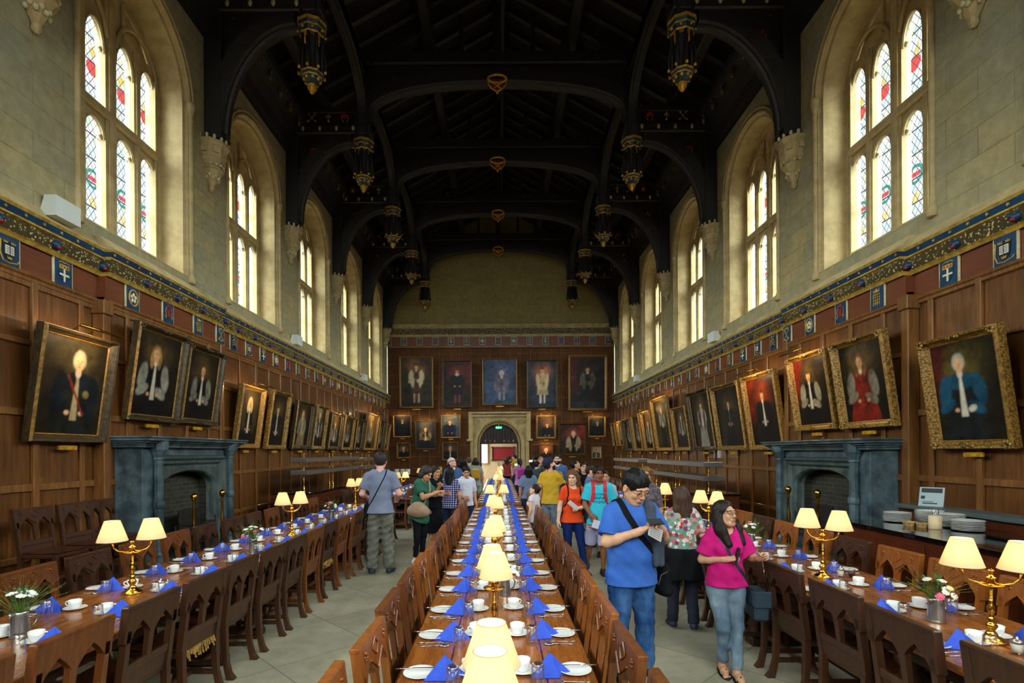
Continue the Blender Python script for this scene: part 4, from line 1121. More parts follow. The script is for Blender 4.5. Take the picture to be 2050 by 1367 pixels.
GL = protomesh('tumbler', lambda mb: (mb.lathe([(.034, 0), (.0325, .05), (.029, .106), (.026, .108), (.0005, .108)], 18, 0, cap=False), mb.lathe([(.031, 0), (.0295, .05), (.0265, .092), (.0005, .093)], 18, 0, cap=False), mb.lathe([(.0288, .093), (.0278, .106), (.024, .109), (.0005, .1085)], 18, 1, cap=False)), [M['glass'], M['glassbase']])
def knife_m(mb):
    mb.tube([(-.1, 0, .002), (-.06, 0, .003), (-.02, 0, .003)], [.0045, .005, .0035], 6, flat=.5)
    mb.add([(-.02, -.005, .002), (.1, -.007, .002), (.11, .0, .002), (.1, .006, .002), (-.02, .004, .002), (-.02, -.005, .004), (.1, -.007, .003), (.11, .0, .003), (.1, .006, .004), (-.02, .004, .004)], [(0, 1, 2, 3, 4), (9, 8, 7, 6, 5), (0, 5, 6, 1), (1, 6, 7, 2), (2, 7, 8, 3), (3, 8, 9, 4)])
KN = protomesh('knife', knife_m, [M['silver']])
def fork_m(mb):
    mb.tube([(-.095, 0, .003), (-.04, 0, .004), (.03, 0, .007), (.045, 0, .006)], [.006, .004, .003, .006], 6, flat=.5)
    for q in (-.008, -.0027, .0027, .008): mb.tube([(.045, q*.8, .005), (.07, q, .003), (.095, q, .009)], [.002, .0017, .001], 4)
    mb.ball((.05, 0, .005), (.012, .0095, .0025), 8)
FK = protomesh('fork', fork_m, [M['silver']])
def spoon_m(mb):
    mb.tube([(-.085, 0, .003), (-.03, 0, .004), (.035, 0, .007)], [.006, .0035, .003], 6, flat=.5); mb.ball((.058, 0, .006), (.03, .018, .005), 10)
SP = protomesh('spoon', spoon_m, [M['silver']])
TS = protomesh('teaspoon', lambda mb: (mb.tube([(-.06, 0, .002), (.02, 0, .006)], [.003, .002], 5), mb.ball((.032, 0, .006), (.014, .009, .003), 8)), [M['silver']])
def obj(name, me, loc, rz=0, label=None, cat=None, group=None, parent=None):
    o = bpy.data.objects.new(name, me); COL.objects.link(o); o.location = loc; o.rotation_euler = (0, 0, rz)
    if parent is not None: o.parent = parent
    return tag(o, label, cat, group)
def setting(xe, s, y, i, tw, sw, near=True, cups=True):
    """place setting: xe = table edge, s=+1 diner looks towards +x"""
    j = lambda a: RNG.uniform(-a, a)
    g = 'on the %s' % tw; n = '%s from the camera' % nth(i)
    def lab(a): return '%s on the %s, %s, %s' % (a, tw, sw, n)
    a0 = 0 if s > 0 else PI
    x = lambda d: xe+s*d
    obj('side_plate', PL, (x(.1)+j(.008), y+j(.01), TZ), j(3), lab('white side plate'), 'plate', 'side plates '+g)
    obj('napkin', NK, (x(.225)+j(.01), y-.01+j(.012), TZ), j(.25)+(0 if s > 0 else .3), lab('blue folded napkin'), 'napkin', 'blue napkins '+g)
    c = (x(.36)+j(.012), y-.09*1+.12+j(.02))
    if cups:
        obj('saucer', SA, (c[0], c[1], TZ), 0, lab('white saucer'), 'saucer', 'saucers '+g)
        r = obj('teacup', CU, (c[0], c[1], TZ+.006), 0, lab('white teacup on saucer'), 'cup', 'teacups '+g)
        r.rotation_euler[2] = a0+PI+.6+j(.5)
        if near: obj('handle', HN, (0, 0, 0), 0, parent=r)
    obj('tumbler', GL, (x(.285)+j(.015), y-.15+j(.015), TZ), 0, lab('upturned glass tumbler'), 'glass', 'tumblers '+g)
    if near:
        k = obj('knife', KN, (x(.085), y+.03+j(.008), TZ+.0165), a0+j(.12), lab('steel knife across the plate'), 'knife', 'knives '+g)
        obj('fork', FK, (x(.12), y-.12+j(.01), TZ), a0+j(.1), lab('steel fork beside the plate'), 'fork', 'forks '+g)
        obj('spoon', SP, (x(.13), y-.155+j(.01), TZ), a0+j(.1), lab('steel spoon beside the plate'), 'spoon', 'spoons '+g)
YC = [1.45, 2.02, 2.57, 3.10, 3.59, 4.14, 4.66, 5.2, 5.73, 6.25, 6.78, 7.3, 7.83, 8.35, 8.88, 9.4, 9.93]
YC2 = [11.35+.55*i for i in range(17)]
for i, y in enumerate(YC+YC2):
    near = y < 7.5
    setting(CX0, 1, y, i, 'middle table', 'left side', near); setting(CX1, -1, y+.02, i, 'middle table', 'right side', near)
YL = [1.9+.56*i for i in range(16)]
YL2 = [12.9+.6*i for i in range(7)]
for i, y in enumerate(YL+YL2):
    dx = .25 if y > 12 else 0
    setting(LX1+dx, -1, y, i, 'left table', 'aisle side', y < 7); setting(LX0+dx, 1, y+.1, i, 'left table', 'wall side', y < 7)
YR = [1.75+.58*i for i in range(15)]
for i, y in enumerate(YR+[12.3+.6*i for i in range(7)]):
    setting(RX0, 1, y, i, 'right table', 'aisle side', y < 7); setting(RX1, -1, y+.1, i, 'right table', 'wall side', y < 7)

# ================================================================ lamps
def lamp_meshes(k):
    """k scales the shades"""
    st = MB(); st.lathe([(.075, 0), (.078, .006), (.07, .014), (.05, .026), (.032, .034), (.026, .05), (.016, .062), (.024, .076), (.03, .09), (.022, .104), (.014, .112), (.022, .124), (.014, .134), (.011, .15), (.018, .168), (.02, .19), (.011, .21), (.009, .225), (.013, .235)], 20)
    tw = [(.0045*math.cos(a*1.1), .0045*math.sin(a*1.1), .23+a*.003) for a in range(22)]
    st.tube(tw, .0075, 7); tw2 = [(-.0045*math.cos(a*1.1), -.0045*math.sin(a*1.1), .23+a*.003) for a in range(22)]; st.tube(tw2, .0075, 7)
    st.lathe([(.01, .29), (.016, .296), (.01, .302), (.012, .31), (.06, .316), (.064, .322), (.05, .322), (.014, .32), (.018, .33), (.018, .352), (.026, .356), (.026, .362), (.012, .365), (.012, .39), (.02, .396), (.001, .41)], 20)
    arm = {}
    for s in (-1, 1):
        a = MB(); d = .125*(.86+.14*k)
        a.tube([(0, 0, .335), (s*d*.4, 0, .322), (s*d*.75, 0, .335), (s*d*.97, 0, .365), (s*d, 0, .4)], .0065, 8)
        a.lathe([(.008, .395), (.016, .4), (.012, .41), (.012, .44)], 10, 0, T(s*d, 0, 0)); arm[s] = (a, d)
    sh = MB(); rb, rt, h0, h1 = .103*k, .052*k, .415, .415+.155*k
    sh.lathe([(rb, h0), (rt, h1)], 28, 0, None, True, False); sh.lathe([(rb-.0015, h0), (rt-.0015, h1)], 28, 0, None, True, False)
    return st, arm, sh, (h0, h1, rb, rt)
LM = {}
def lamp(x, y, rz, label, k=1.0, power=1.25, one=False):
    if k not in LM:
        st, arm, sh, inf = lamp_meshes(k)
        bm_ = MB(); bm_.ball((0, 0, inf[0]+.06), (.018, .018, .026), 8)
        tr_ = MB(); 
        for z, r in ((inf[0], inf[2]), (inf[1], inf[3])): tr_.tube([(r*math.cos(a*PI/14), r*math.sin(a*PI/14), z) for a in range(28)], .0016, 4, closed=True)
        LM[k] = (st.mesh('stem', [M['brass']]), {s: (arm[s][0].mesh('arm', [M['brass']]), arm[s][1]) for s in arm}, sh.mesh('shade', [M['shade']]), bm_.mesh('bulb', [M['bulb']]), inf, tr_.mesh('trim_ring', [M['cream']]))
    st, arm, sh, bl, inf, tr_ = LM[k]
    t = thing('table_lamp', label, 'lamp', 'brass two-shade table lamps', (x, y, TZ), rz)
    obj('stem', st, (0, 0, 0), parent=t)
    for s in (-1, 1):
        a = obj('arm', arm[s][0], (0, 0, 0), parent=t)
        b = obj('shade', sh, (s*arm[s][1], 0, 0), parent=t); obj('bulb', bl, (0, 0, 0), parent=b); obj('trim_ring', tr_, (0, 0, 0), parent=b)
        if y < 12:
            L = bpy.data.lights.new('lamp_light', 'POINT'); L.energy = power; L.color = (1, .83, .58); L.shadow_soft_size = .03
            lo = bpy.data.objects.new('lamp_light', L); COL.objects.link(lo); lo.parent = b; lo.location = (0, 0, inf[0]+.07)
    if y >= 12:
        L = bpy.data.lights.new('lamp_light', 'POINT'); L.energy = power*2; L.color = (1, .83, .58); L.shadow_soft_size = .05
        lo = bpy.data.objects.new('lamp_light', L); COL.objects.link(lo); lo.parent = t; lo.location = (arm[1][1], 0, inf[0]+.07)
    return t
K = .92
for i, (x, y, rz) in enumerate([(-.03, 1.6, PI/2), (-.035, 3.04, PI/2+.1), (-.05, 4.5, PI/2-.12), (-.06, 6.65, PI/2+.25), (-.05, 8.95, .3), (-.03, 13.2, PI/2+.4), (-.03, 16.0, 1.3), (0, 18.4, 1.6), (0.02, 20.9, 1.2)]):
    lamp(x, y, rz, 'brass lamp with two cream shades on the middle table, %s from the camera' % ORD[i], K, 1.0).scale = (1, 1, .94)
for i, (x, y, rz) in enumerate([(-2.87, 4.12, .6), (-2.74, 6.95, .9), (-2.9, 10.6, 1.15), (-2.6, 14.0, .8), (-2.55, 17.5, .7)]):
    lamp(x, y, rz, 'brass lamp with two cream shades on the left table, %s from the camera' % ORD[i], 1.0)
for i, (x, y, rz) in enumerate([(2.76, 2.97, -.57), (2.75, 4.5, -.93), (2.65, 6.7, -1.05), (2.6, 8.3, 1.3), (2.62, 11.6-.75, 1.5), (2.65, 14.5, .4)]):
    lamp(x, y, rz, 'brass lamp with two cream shades on the right table, %s from the camera' % ORD[i], 1.0)

# ================================================================ flowers in pewter jugs, cruets
def jug(x, y, label, fl_label, r=.042, h=.14, rz=0, seed=0, k=1.0):
    t = thing('jug', label, 'jug', 'pewter jugs of flowers', (x, y, TZ), rz)
    MB().lathe([(r*1.05, 0), (r*1.1, .004), (r*1.02, .012), (r, .02), (r*.86, h*.8), (r*.82, h*.9), (r*.9, h), (r*.86, h), (r*.78, h*.9), (r*.9, .02), (.001, .015)], 24).build('body', [M['pewter']], t)
    MB().tube([(r*.84, 0, h*.9), (r*1.5, 0, h*.92), (r*1.85, 0, h*.7), (r*1.6, 0, h*.42), (r*.95, 0, h*.25)], .006, 8).build('handle', [M['pewter']], t)
    MB().tube([(-r*.78, 0, h*.82), (-r*1.05, 0, h*.97)], [.014, .01], 8).build('spout', [M['pewter']], t)
    rg = np.random.RandomState(seed)
    f = thing('flower_arrangement', fl_label, 'flowers', 'flower arrangements in jugs', (x, y, TZ+h*.8), rz)
    stm = MB(); lv = MB(); gr = MB(); bl = {'bloomw': MB(), 'bloomp': MB(), 'bloomy': MB(), 'bloomd': MB()}
    for i in range(int(34)):
        a = rg.uniform(0, 2*PI); e = rg.uniform(.2, 1.25); L = rg.uniform(.07, .12)*k
        p = np.array([math.cos(a)*math.sin(e)*L*1.15, math.sin(a)*math.sin(e)*L*1.15, math.cos(e)*L+.03])
        stm.tube([(0, 0, -.02), p*.6+[0, 0, .01], p], .0014, 4)
        d = p/np.linalg.norm(p); u = np.cross(d, [0, 0, 1]); u /= np.linalg.norm(u)+1e-9
        q = p*.9
        w = .012; ln = .05
        lv.add([q, q+d*ln*.4+u*w, q+d*ln+[0, 0, -.01], q+d*ln*.4-u*w], [(0, 1, 2), (0, 2, 3)])
    for i in range(15):
        a = rg.uniform(0, 2*PI); e = rg.uniform(.1, 1.3); L = rg.uniform(.085, .12)*k
        p = (math.cos(a)*math.sin(e)*L*1.15, math.sin(a)*math.sin(e)*L*1.15, math.cos(e)*L+.03)
        kk = ['bloomw', 'bloomw', 'bloomw', 'bloomp', 'bloomy', 'bloomd'][rg.randint(6)]
        if kk == 'bloomd':
            b = MB()
            for q in range(7): b.ball(np.array(p)+rg.uniform(-.012, .012, 3), .005, 5)
        else:
            b = MB(); R = rg.uniform(.013, .02); ax = np.array([p[0], p[1], p[2]+.02]); ax /= np.linalg.norm(ax)
            rot = Vector((0, 0, 1)).rotation_difference(Vector(ax)).to_matrix().to_4x4(); A = T(*p) @ np.array(rot)
            for ring, (n, rr, zz, sz) in enumerate(((8, R, 0, .009), (6, R*.6, .004, .008), (4, R*.25, .008, .006))):
                for q in range(n):
                    an = q*2*PI/n+ring*.4; b.ball((rr*math.cos(an), rr*math.sin(an), zz), (sz, sz, sz*.6), 6, 0, A)
        b.build('bloom', [M[kk]], f)
    for i in range(46):
        a = rg.uniform(0, 2*PI); e = rg.uniform(.0, 1.15); L = rg.uniform(.12, .2)*k
        p = np.array([math.cos(a)*math.sin(e)*L*1.3, math.sin(a)*math.sin(e)*L*1.3, math.cos(e)*L+.02]); gr.tube([(0, 0, 0), p*.6+[0, 0, .02], p], [.001, .0008, .0005], 3)
        for q in range(3): gr.ball(p+rg.uniform(-.008, .008, 3), .0022, 4)
    stm.build('stems', [M['leaf']], f); lv.build('leaves', [M['leaf']], f); o = gr.build('grass_sprays', [M['grass']], f)
jug(.035, 4.0, 'pewter jug of flowers at the centre of the middle table', 'small mixed bouquet with white blooms in the middle table jug', seed=2, k=.8)
x_, y_ = tb(38, 1262); jug(x_, y_, 'pewter jug of flowers at the near end of the left table', 'white and pink bouquet with feathery grass nearest the camera on the left', .05, .15, 1.2, 5, 1.1)
x_, y_ = tb(506, 1103); jug(x_, y_, 'pewter jug of flowers on the left table between the first two lamps', 'white and pink bouquet between two lamps on the left table', .046, .17, 2, 9, 1.1)
x_, y_ = tb(663, 1036); jug(x_, y_, 'pewter jug of flowers on the left table before the third lamp', 'white bouquet before the third lamp on the left table', .046, .16, 2, 12, 1.1)
x_, y_ = tb(1872, 1254); jug(x_, y_, 'pewter jug of flowers at the near end of the right table', 'white, cream and pink bouquet nearest the camera on the right', .05, .15, .3, 15, 1.1)
x_, y_ = tb(1503, 1100); jug(x_, y_, 'pewter jug of flowers on the right table beside the woman in pink', 'white bouquet on the right table beside the woman in pink', .046, .15, 2, 19, 1.1)
def cruet(x, y, kind, label):
    t = thing(kind+'_jar', label, 'jar', 'glass condiment jars', (x, y, TZ))
    MB().lathe([(.03, 0), (.031, .006), (.026, .01), (.024, .014), (.028, .03), (.028, .055), (.024, .062)], 16).build('glass_jar', [M['glass']], t)
    MB().lathe([(.023, .012), (.025, .03), (.025, .05), (.02, .054)], 14).build('contents', [M['white'] if kind == 'salt' else plain('dark_preserve', rgb(60, 16, 20), .3)], t)
    MB().lathe([(.027, .062), (.03, .067), (.02, .076), (.006, .08), (.009, .088), (.001, .094)], 14).build('lid', [M['pewter'] if kind == 'salt' else M['glassbase']], t)
for (lx, ly, w) in ((-2.7, 4.2, 'first lamp on the left table'), (-2.58, 7.0, 'second lamp on the left table'), (2.72, 2.78, 'first lamp on the right table'), (2.9, 4.5, 'second lamp on the right table')):
    cruet(lx, ly, 'salt', 'glass jar of white salt beside the %s' % w); cruet(lx+.075, ly-.03, 'preserve', 'glass jar of dark preserve beside the %s' % w)

# ================================================================ serving counters
def gantry(x0, x1, y0, y1, zs, zc, label, posts):
    t = thing('serving_gantry', label, 'heated shelf', 'steel heated serving gantries', ((x0+x1)/2, (y0+y1)/2, zc)); hx = (x1-x0)/2; hy = (y1-y0)/2
    for z in zs:
        MB().bbox(-hx, hx, -hy, hy, z-zc, z-zc+.11, .008).build('heated_shelf', [M['steel']], t)
    for k, yy in enumerate(posts):
        for dx in ([0] if k != 1 else [-.05, .05]):
            MB().lathe([(.03, 0), (.03, .02), (.012, .05), (.014, .2), (.024, .22), (.014, .25), (.014, .4), (.022, .42), (.013, .45), (.013, zs[0]-zc+.12), (.02, zs[0]-zc+.14), (.012, zs[0]-zc+.18), (.022, zs[0]-zc+.2), (.001, zs[0]-zc+.24)], 10, 0, T(dx, yy, 0)).build('post', [M['brass']], t)
def counter(x0, x1, y0, y1, z, label, split=4, ledge=None):
    t = thing('serving_counter', label, 'counter', None, ((x0+x1)/2, (y0+y1)/2, 0)); hx = (x1-x0)/2; hy = (y1-y0)/2
    MB().bbox(-hx+.04, hx-.04, -hy+.04, hy-.04, .08, z-.04, .005).box(-hx+.09, hx-.09, -hy+.09, hy-.09, 0, .08).build('body', [M['buffet']], t)
    MB().bbox(-hx, hx, -hy, hy, z-.04, z, .006).build('worktop', [M['blackgloss']], t)
    n = split; w = (2*hy-.1)/n
    for k in range(n):
        y = -hy+.05+w*k
        for s in (-1, 1):
            xx = s*(hx-.04); MB().bbox(min(xx, xx+s*.015), max(xx, xx+s*.015), y+.03, y+w-.03, .14, z-.1, .006).build('door_panel', [M['buffet']], t)
    return t
counter(-5.2, -4.25, 12.1, 19.6, .95, 'long dark wooden serving counter with black top along the left wall')
gantry(-5.02, -4.6, 12.65, 17.3, (1.63, 1.33), .95, 'nearer grey steel heated gantry on brass posts over the left counter', (-2.0, 0.1, 2.1))
gantry(-5.02, -4.6, 18.2, 19.5, (1.58, 1.3), .95, 'farther grey steel heated gantry on brass posts over the left counter', (-.4, .4))
counter(4.1, 5.05, 11.0, 20.6, .95, 'long dark wooden serving counter with black top along the right wall')
gantry(4.36, 4.78, 11.3, 15.6, (1.5, 1.2), .95, 'nearer grey steel heated gantry on brass posts over the right counter', (-1.9, .1, 1.9))
gantry(4.36, 4.78, 16.6, 20.2, (1.5, 1.2), .95, 'farther grey steel heated gantry on brass posts over the right counter', (-1.5, .2, 1.5))
counter(4.03, 5.02, 1.3, 6.3, 1.02, 'red-brown buffet counter with glossy black top by the right fireplace')
lt = thing('back_ledge', 'long grey raised ledge behind the black-topped buffet counter', 'ledge', None, (5.2, 4.1, 0))
MB().bbox(-.16, .16, -2.7, 2.65, 1.12, 1.17, .006).build('shelf', [plain('grey_ledge', rgb(74, 88, 88), .35)], lt); MB().bbox(-.1, .14, -2.65, 2.6, 0, 1.12, .006).build('support', [M['buffet']], lt)
sc_ = thing('sign_card', 'tilted grey printed card with dark heading on the ledge behind the plates', 'sign', None, (5.14, 6.3, 1.17), -.9)
Ms = RX(-.35)
MB().bbox(-.12, .12, -.004, .004, 0, .24, .003, 0, Ms).build('card', [plain('pale_grey_card', rgb(150, 168, 170), .5)], sc_)
mb = MB(); mb.box(-.1, .1, -.0055, -.004, .17, .225, 0, Ms); mb.box(-.1, -.06, -.0055, -.004, .09, .13, 0, Ms); mb.box(-.08, .06, -.0055, -.004, .03, .045, 0, Ms); mb.box(-.09, .02, -.0055, -.004, .055, .062, 0, Ms)
mb.build('printed_blocks', [M['ink']], sc_)
for (x, y, n, w, g) in ((4.59, 6.1, 7, 'left stack on the buffet nearest the fireplace', 'a'), (4.86, 5.98, 9, 'tall stack behind the cream pot', 'b'), (4.82, 5.66, 9, 'stack right of the cream pot', 'c'), (4.77, 5.38, 7, 'rightmost stack on the buffet', 'd')):
    for k in range(n):
        obj('dinner_plate', DP, (x+RNG.uniform(-.003, .003), y+RNG.uniform(-.003, .003), 1.02+k*.0158), 0, 'white plate, %s from the bottom, %s' % (nth(k), w), 'plate', 'dinner plates on the buffet')
t = thing('cutlery_pot', 'cream round pot holding cutlery on the black buffet top', 'pot', None, (4.55, 5.52, 1.02))
MB().lathe([(.055, 0), (.058, .004), (.058, .14), (.052, .14), (.05, .01), (.001, .008)], 20).build('pot', [plain('cream_earthenware', rgb(214, 192, 150), .5)], t)
for k in range(6):
    a = k*1.05; cx, cy = 4.55+.03*math.cos(a), 5.52+.03*math.sin(a)
    o = obj('fork', FK, (cx, cy, 1.13), 0, 'steel fork standing in the cream pot on the buffet', 'fork', 'forks in the cream pot'); o.rotation_euler = (0, -PI/2+.12*math.cos(a), a)
for (x, y, w) in ((4.46, 5.75, 'left'), (4.52, 5.64, 'right')):
    t = thing('bread_basket', 'small shallow woven basket on the buffet, the %s one' % w, 'basket', None, (x, y, 1.02))
    mb = MB()
    for k in range(5): mb.tube([((.045+.004*k)*math.cos(a*PI/8), (.045+.004*k)*math.sin(a*PI/8), .006+.009*k) for a in range(16)], .006, 5, closed=True)
    mb.lathe([(.04, .002), (.04, .006)], 12); mb.build('woven_side', [plain('straw_basket', rgb(196, 160, 104), .8, 0, rgb(150, 116, 66), 40)], t)
# crockery stacks and cereal on the far left counter
for k, (px, lab) in enumerate(((785, 'left'), (797, 'middle'), (808, 'right'))):
    x, _ = P(px, 930, 20.0)
    for q in range(4): obj('bowl', protomesh('bowl', lambda mb: mb.lathe([(.04, 0), (.09, .05), (.1, .08), (.095, .08), (.0005, .01)], 14), [M['china']]) if (k == 0 and q == 0) else bpy.data.meshes['bowl'], (x, 20.9, .97+q*.05), 0, 'white bowl in the %s stack on the far sideboard, %s from the bottom' % (lab, ORD[q]), 'bowl', 'bowls on the far sideboard')
counter(-5.1, -1.6, 20.6, 21.4, .95, 'dark sideboard across the far end of the left aisle', 1)
for k in range(5):
    x = -3.0+k*.16
    b = thing('cereal_box', 'small colourful box on the far sideboard, %s from the left' % ORD[k], 'box', 'boxes on the far sideboard', (x, 21.1, .95))
    MB().bbox(-.06, .06, -.03, .03, 0, .34, .004).build('carton', [plain('carton_%d' % k, [rgb(40, 110, 90), rgb(190, 160, 40), rgb(40, 90, 130), rgb(60, 130, 110), rgb(180, 150, 60)][k], .5)], b)
    MB().box(-.05, .05, -.032, -.03, .2, .28).build('carton_band', [M['white']], b)
# ================================================================ portraits
def S(c): return np.array([lin(v) for v in c])
def paint(W, H, p, seed, nx, nz):
    """colours of a generic three-quarter or full-length portrait on an nx x nz grid"""
    rg = np.random.RandomState(seed)
    u, v = np.meshgrid((np.arange(nx)+.5)/nx*W, (np.arange(nz)+.5)/nz*H)     # metres from the lower left
    cx, k = p.get('cx', .5)*W, p.get('k', .2)*H                              # k = head height
    hy = p.get('hy', .74)*H
    bg = S(p.get('bg', (26, 20, 12))); gl = S(p.get('glow', (92, 66, 28)))
    C = np.empty((nz, nx, 3)); C[:] = bg
    g = np.exp(-(((u-cx)/(k*1.3))**2+((v-hy)/(k*1.1))**2)); C += (gl-bg)*g[..., None]*.9
    if 'drape' in p:
        m = np.clip(((W*.3-u if p.get('dside', -1) < 0 else u-W*.7)/W*6+np.sin(v/H*7)*.4), 0, 1)*np.clip((v/H-.25)*3, 0, 1); C = C*(1-m[..., None])+S(p['drape'])*m[..., None]
    if 'ground' in p: m = (v < H*.12)[..., None]; C = np.where(m, S(p['ground']), C)
    def blend(m, c, soft=1):
        nonlocal C
        m = np.clip(m, 0, 1)[..., None]; C = C*(1-m)+S(c)*m
    def ell(x, y, rx, ry, a=0):
        du, dv = u-x, v-y; c_, s_ = math.cos(a), math.sin(a); A = (du*c_+dv*s_)/rx; B = (-du*s_+dv*c_)/ry
        return (1-np.sqrt(A*A+B*B))*4.2
    def poly(top, bot, y1, y0, off=0):
        t = np.clip((y1-v)/(y1-y0), 0, 1); w = top+(bot-top)*t; e = (w-np.abs(u-cx-off*t))/(k*.06); return np.where((v < y1) & (v > y0), e, -1)
    full = p.get('full', False)
    body = p.get('body', (20, 18, 20)); slv = p.get('sleeve', body); coat = p.get('coat', body)
    sh = hy-k*.62
    by = H*.07 if full else -1
    ft = p.get('face', (206, 158, 112))
    if full:
        for s in (-1, 1):
            m = (k*.17-np.abs(u-(cx+s*k*.34)))/(k*.05); blend(np.where((v < H*.34) & (v > by), m, -1), p.get('hose', (190, 170, 140))); blend(ell(cx+s*k*.42, by, k*.3, k*.09), (30, 24, 20))
    blend(poly(k*.6, k*(1.6 if not full else 1.0), sh, H*.26 if full else -H*.1, p.get('off', 0)), body)
    blend(ell(cx, sh-k*.3, k*(.95 if full else 1.15), k*.5), coat)
    for s in (-1, 1):      # sleeves
        ex_, ey = cx+s*k*1.05, sh-k*1.25
        w2 = 0 if full else .2; blend(ell(cx+s*k*(.85+w2), sh-k*.8, k*.44, k*.95, s*.18), slv); blend(ell(cx+s*k*(.78+w2-.25*(s > 0)), sh-k*(1.6+.15*(s > 0)), k*.66, k*.34, -s*.5), slv)
        blend(ell(cx+s*k*.42, sh-k*1.85, k*.17, k*.13), ft)
    if 'mantle' in p:
        for s in (-1, 1): blend(ell(cx+s*k*.72, sh-k*1.3, k*.34, k*1.6, -s*.12), p['mantle'])
    if 'front' in p: blend(poly(k*.1, k*.24, sh+k*.1, sh-k*2.2), p['front'])
    if 'sash' in p: blend(np.where(v < sh, (k*.1-np.abs((u-cx)+(v-sh+k)*.6))/(k*.05), -1)*(ell(cx, sh-k, k, k*1.2) > 0), p['sash'])
    if 'star' in p: blend(ell(cx+k*.6, sh-k*.9, k*.22, k*.22), p['star'])
    if 'wig' in p:
        blend(ell(cx, hy+k*.1, k*.45, k*.56), p['wig']); 
        if p.get('long'):
            for s in (-1, 1): blend(ell(cx+s*k*.34, hy-k*.35, k*.24, k*.62), p['wig'])
    blend(ell(cx, sh+k*.12, k*.2, k*.3), ft); blend(ell(cx, hy, k*.32, k*.44), ft)
    blend(ell(cx-k*.12, hy+k*.08, k*.2, k*.25)*.12, tuple(min(255, c+34) for c in ft)); 
    for s in (-1, 1): blend(ell(cx+s*k*.12+.02*k, hy+k*.06, k*.055, k*.03), (60, 36, 24))
    blend(ell(cx+k*.03, hy-k*.06, k*.045, k*.1)*.5, (170, 116, 76)); blend(ell(cx+.02*k, hy-k*.21, k*.1, k*.03), (150, 76, 60))
    if 'wig' not in p: blend(ell(cx, hy+k*.36, k*.34, k*.2), p.get('hair', (70, 52, 34)))
    if 'ruff' in p: blend(ell(cx, hy-k*.46, k*.44, k*.13), p['ruff'])
    blend(ell(cx, sh+k*.02, k*.16, k*.16), p.get('collar', (200, 190, 170)))
    if 'paper' in p: blend(ell(cx+k*.5, sh-k*1.8, k*.3, k*.2, .4), p['paper'])
    # craquelure-like variation and darker edges painted by the artist
    nz_ = rg.rand(nz//4+2, nx//4+2); nn = np.kron(nz_, np.ones((4, 4)))[:nz, :nx]
    n2 = rg.rand(nz//9+3, nx//9+3); n2 = np.kron(n2, np.ones((9, 9)))[:nz+9, :nx+9]; n2 = sum(n2[a:a+nz, a:a+nx] for a in range(9))/9; lum = C.mean(-1); w_ = np.clip((.5-lum)*3, .25, 1)
    C *= (1+(.9*nn+1.6*n2-1.35)*.55*w_)[..., None]
    return np.clip(C, 0, 1)
def canvas_mesh(W, H, p, seed, nx, nz):
    C = paint(W, H, p, seed, nx, nz)
    xs = np.linspace(-W/2, W/2, nx+1); zs = np.linspace(0, H, nz+1)
    gx, gz = np.meshgrid(xs, zs); v = np.stack([gx.ravel(), np.zeros(gx.size), gz.ravel()], 1)
    i = np.arange(nx*nz); r, c = i//nx, i % nx; a = r*(nx+1)+c
    f = np.stack([a, a+1, a+nx+2, a+nx+1], 1)
    me = bpy.data.meshes.new('canvas'); me.from_pydata(v.tolist(), [], f.tolist()); me.materials.append(M['canvas'])
    # corner colours: average neighbouring cells for a smooth brushed look
    pad = np.pad(C, ((1, 1), (1, 1), (0, 0)), 'edge'); vc = (pad[:-1, :-1]+pad[1:, :-1]+pad[:-1, 1:]+pad[1:, 1:])/4
    at = me.color_attributes.new('paint', 'FLOAT_COLOR', 'POINT'); buf = np.ones((vc.shape[0]*vc.shape[1], 4)); buf[:, :3] = vc.reshape(-1, 3)
    at.data.foreach_set('color', buf.ravel()); return me
def frame_mesh(W, H, w, style):
    """moulded frame around an opening W x H; front is -y"""
    d = .06+w*.25
    pr = [(0, -.005), (w*.12, -.02), (w*.18, -.012), (w*.5, -.05), (w*.62, -d), (w*.85, -d-.01), (w*.95, -d*.7), (w, -d*.7), (w, .03), (0, .03)]
    mb = MB(); rows = []
    for o, dd in pr: rows.append([(-W/2-o, dd, -o), (W/2+o, dd, -o), (W/2+o, dd, H+o), (-W/2-o, dd, H+o)])
    for r in range(len(rows)-1): mb.strip(rows[r], rows[r+1], 1 if r in (0, 1, 5) else 0, closed=True)
    if style == 'carved':
        for (x, z) in ((-W/2-w*.5, -w*.5), (W/2+w*.5, -w*.5), (W/2+w*.5, H+w*.5), (-W/2-w*.5, H+w*.5)):
            for k in range(6): a = k*PI/3; mb.ball((x+w*.32*math.cos(a), -d-.005, z+w*.32*math.sin(a)), (w*.24, .02, w*.24), 6, 0)
        for z in (-w*.6, H+w*.6):
            for k in range(5): mb.ball(((k-2)*w*.35, -d-.008, z+(.02 if k == 2 else 0)), (w*.2, .016, w*.22), 6, 0)
    return mb
PIC = 0
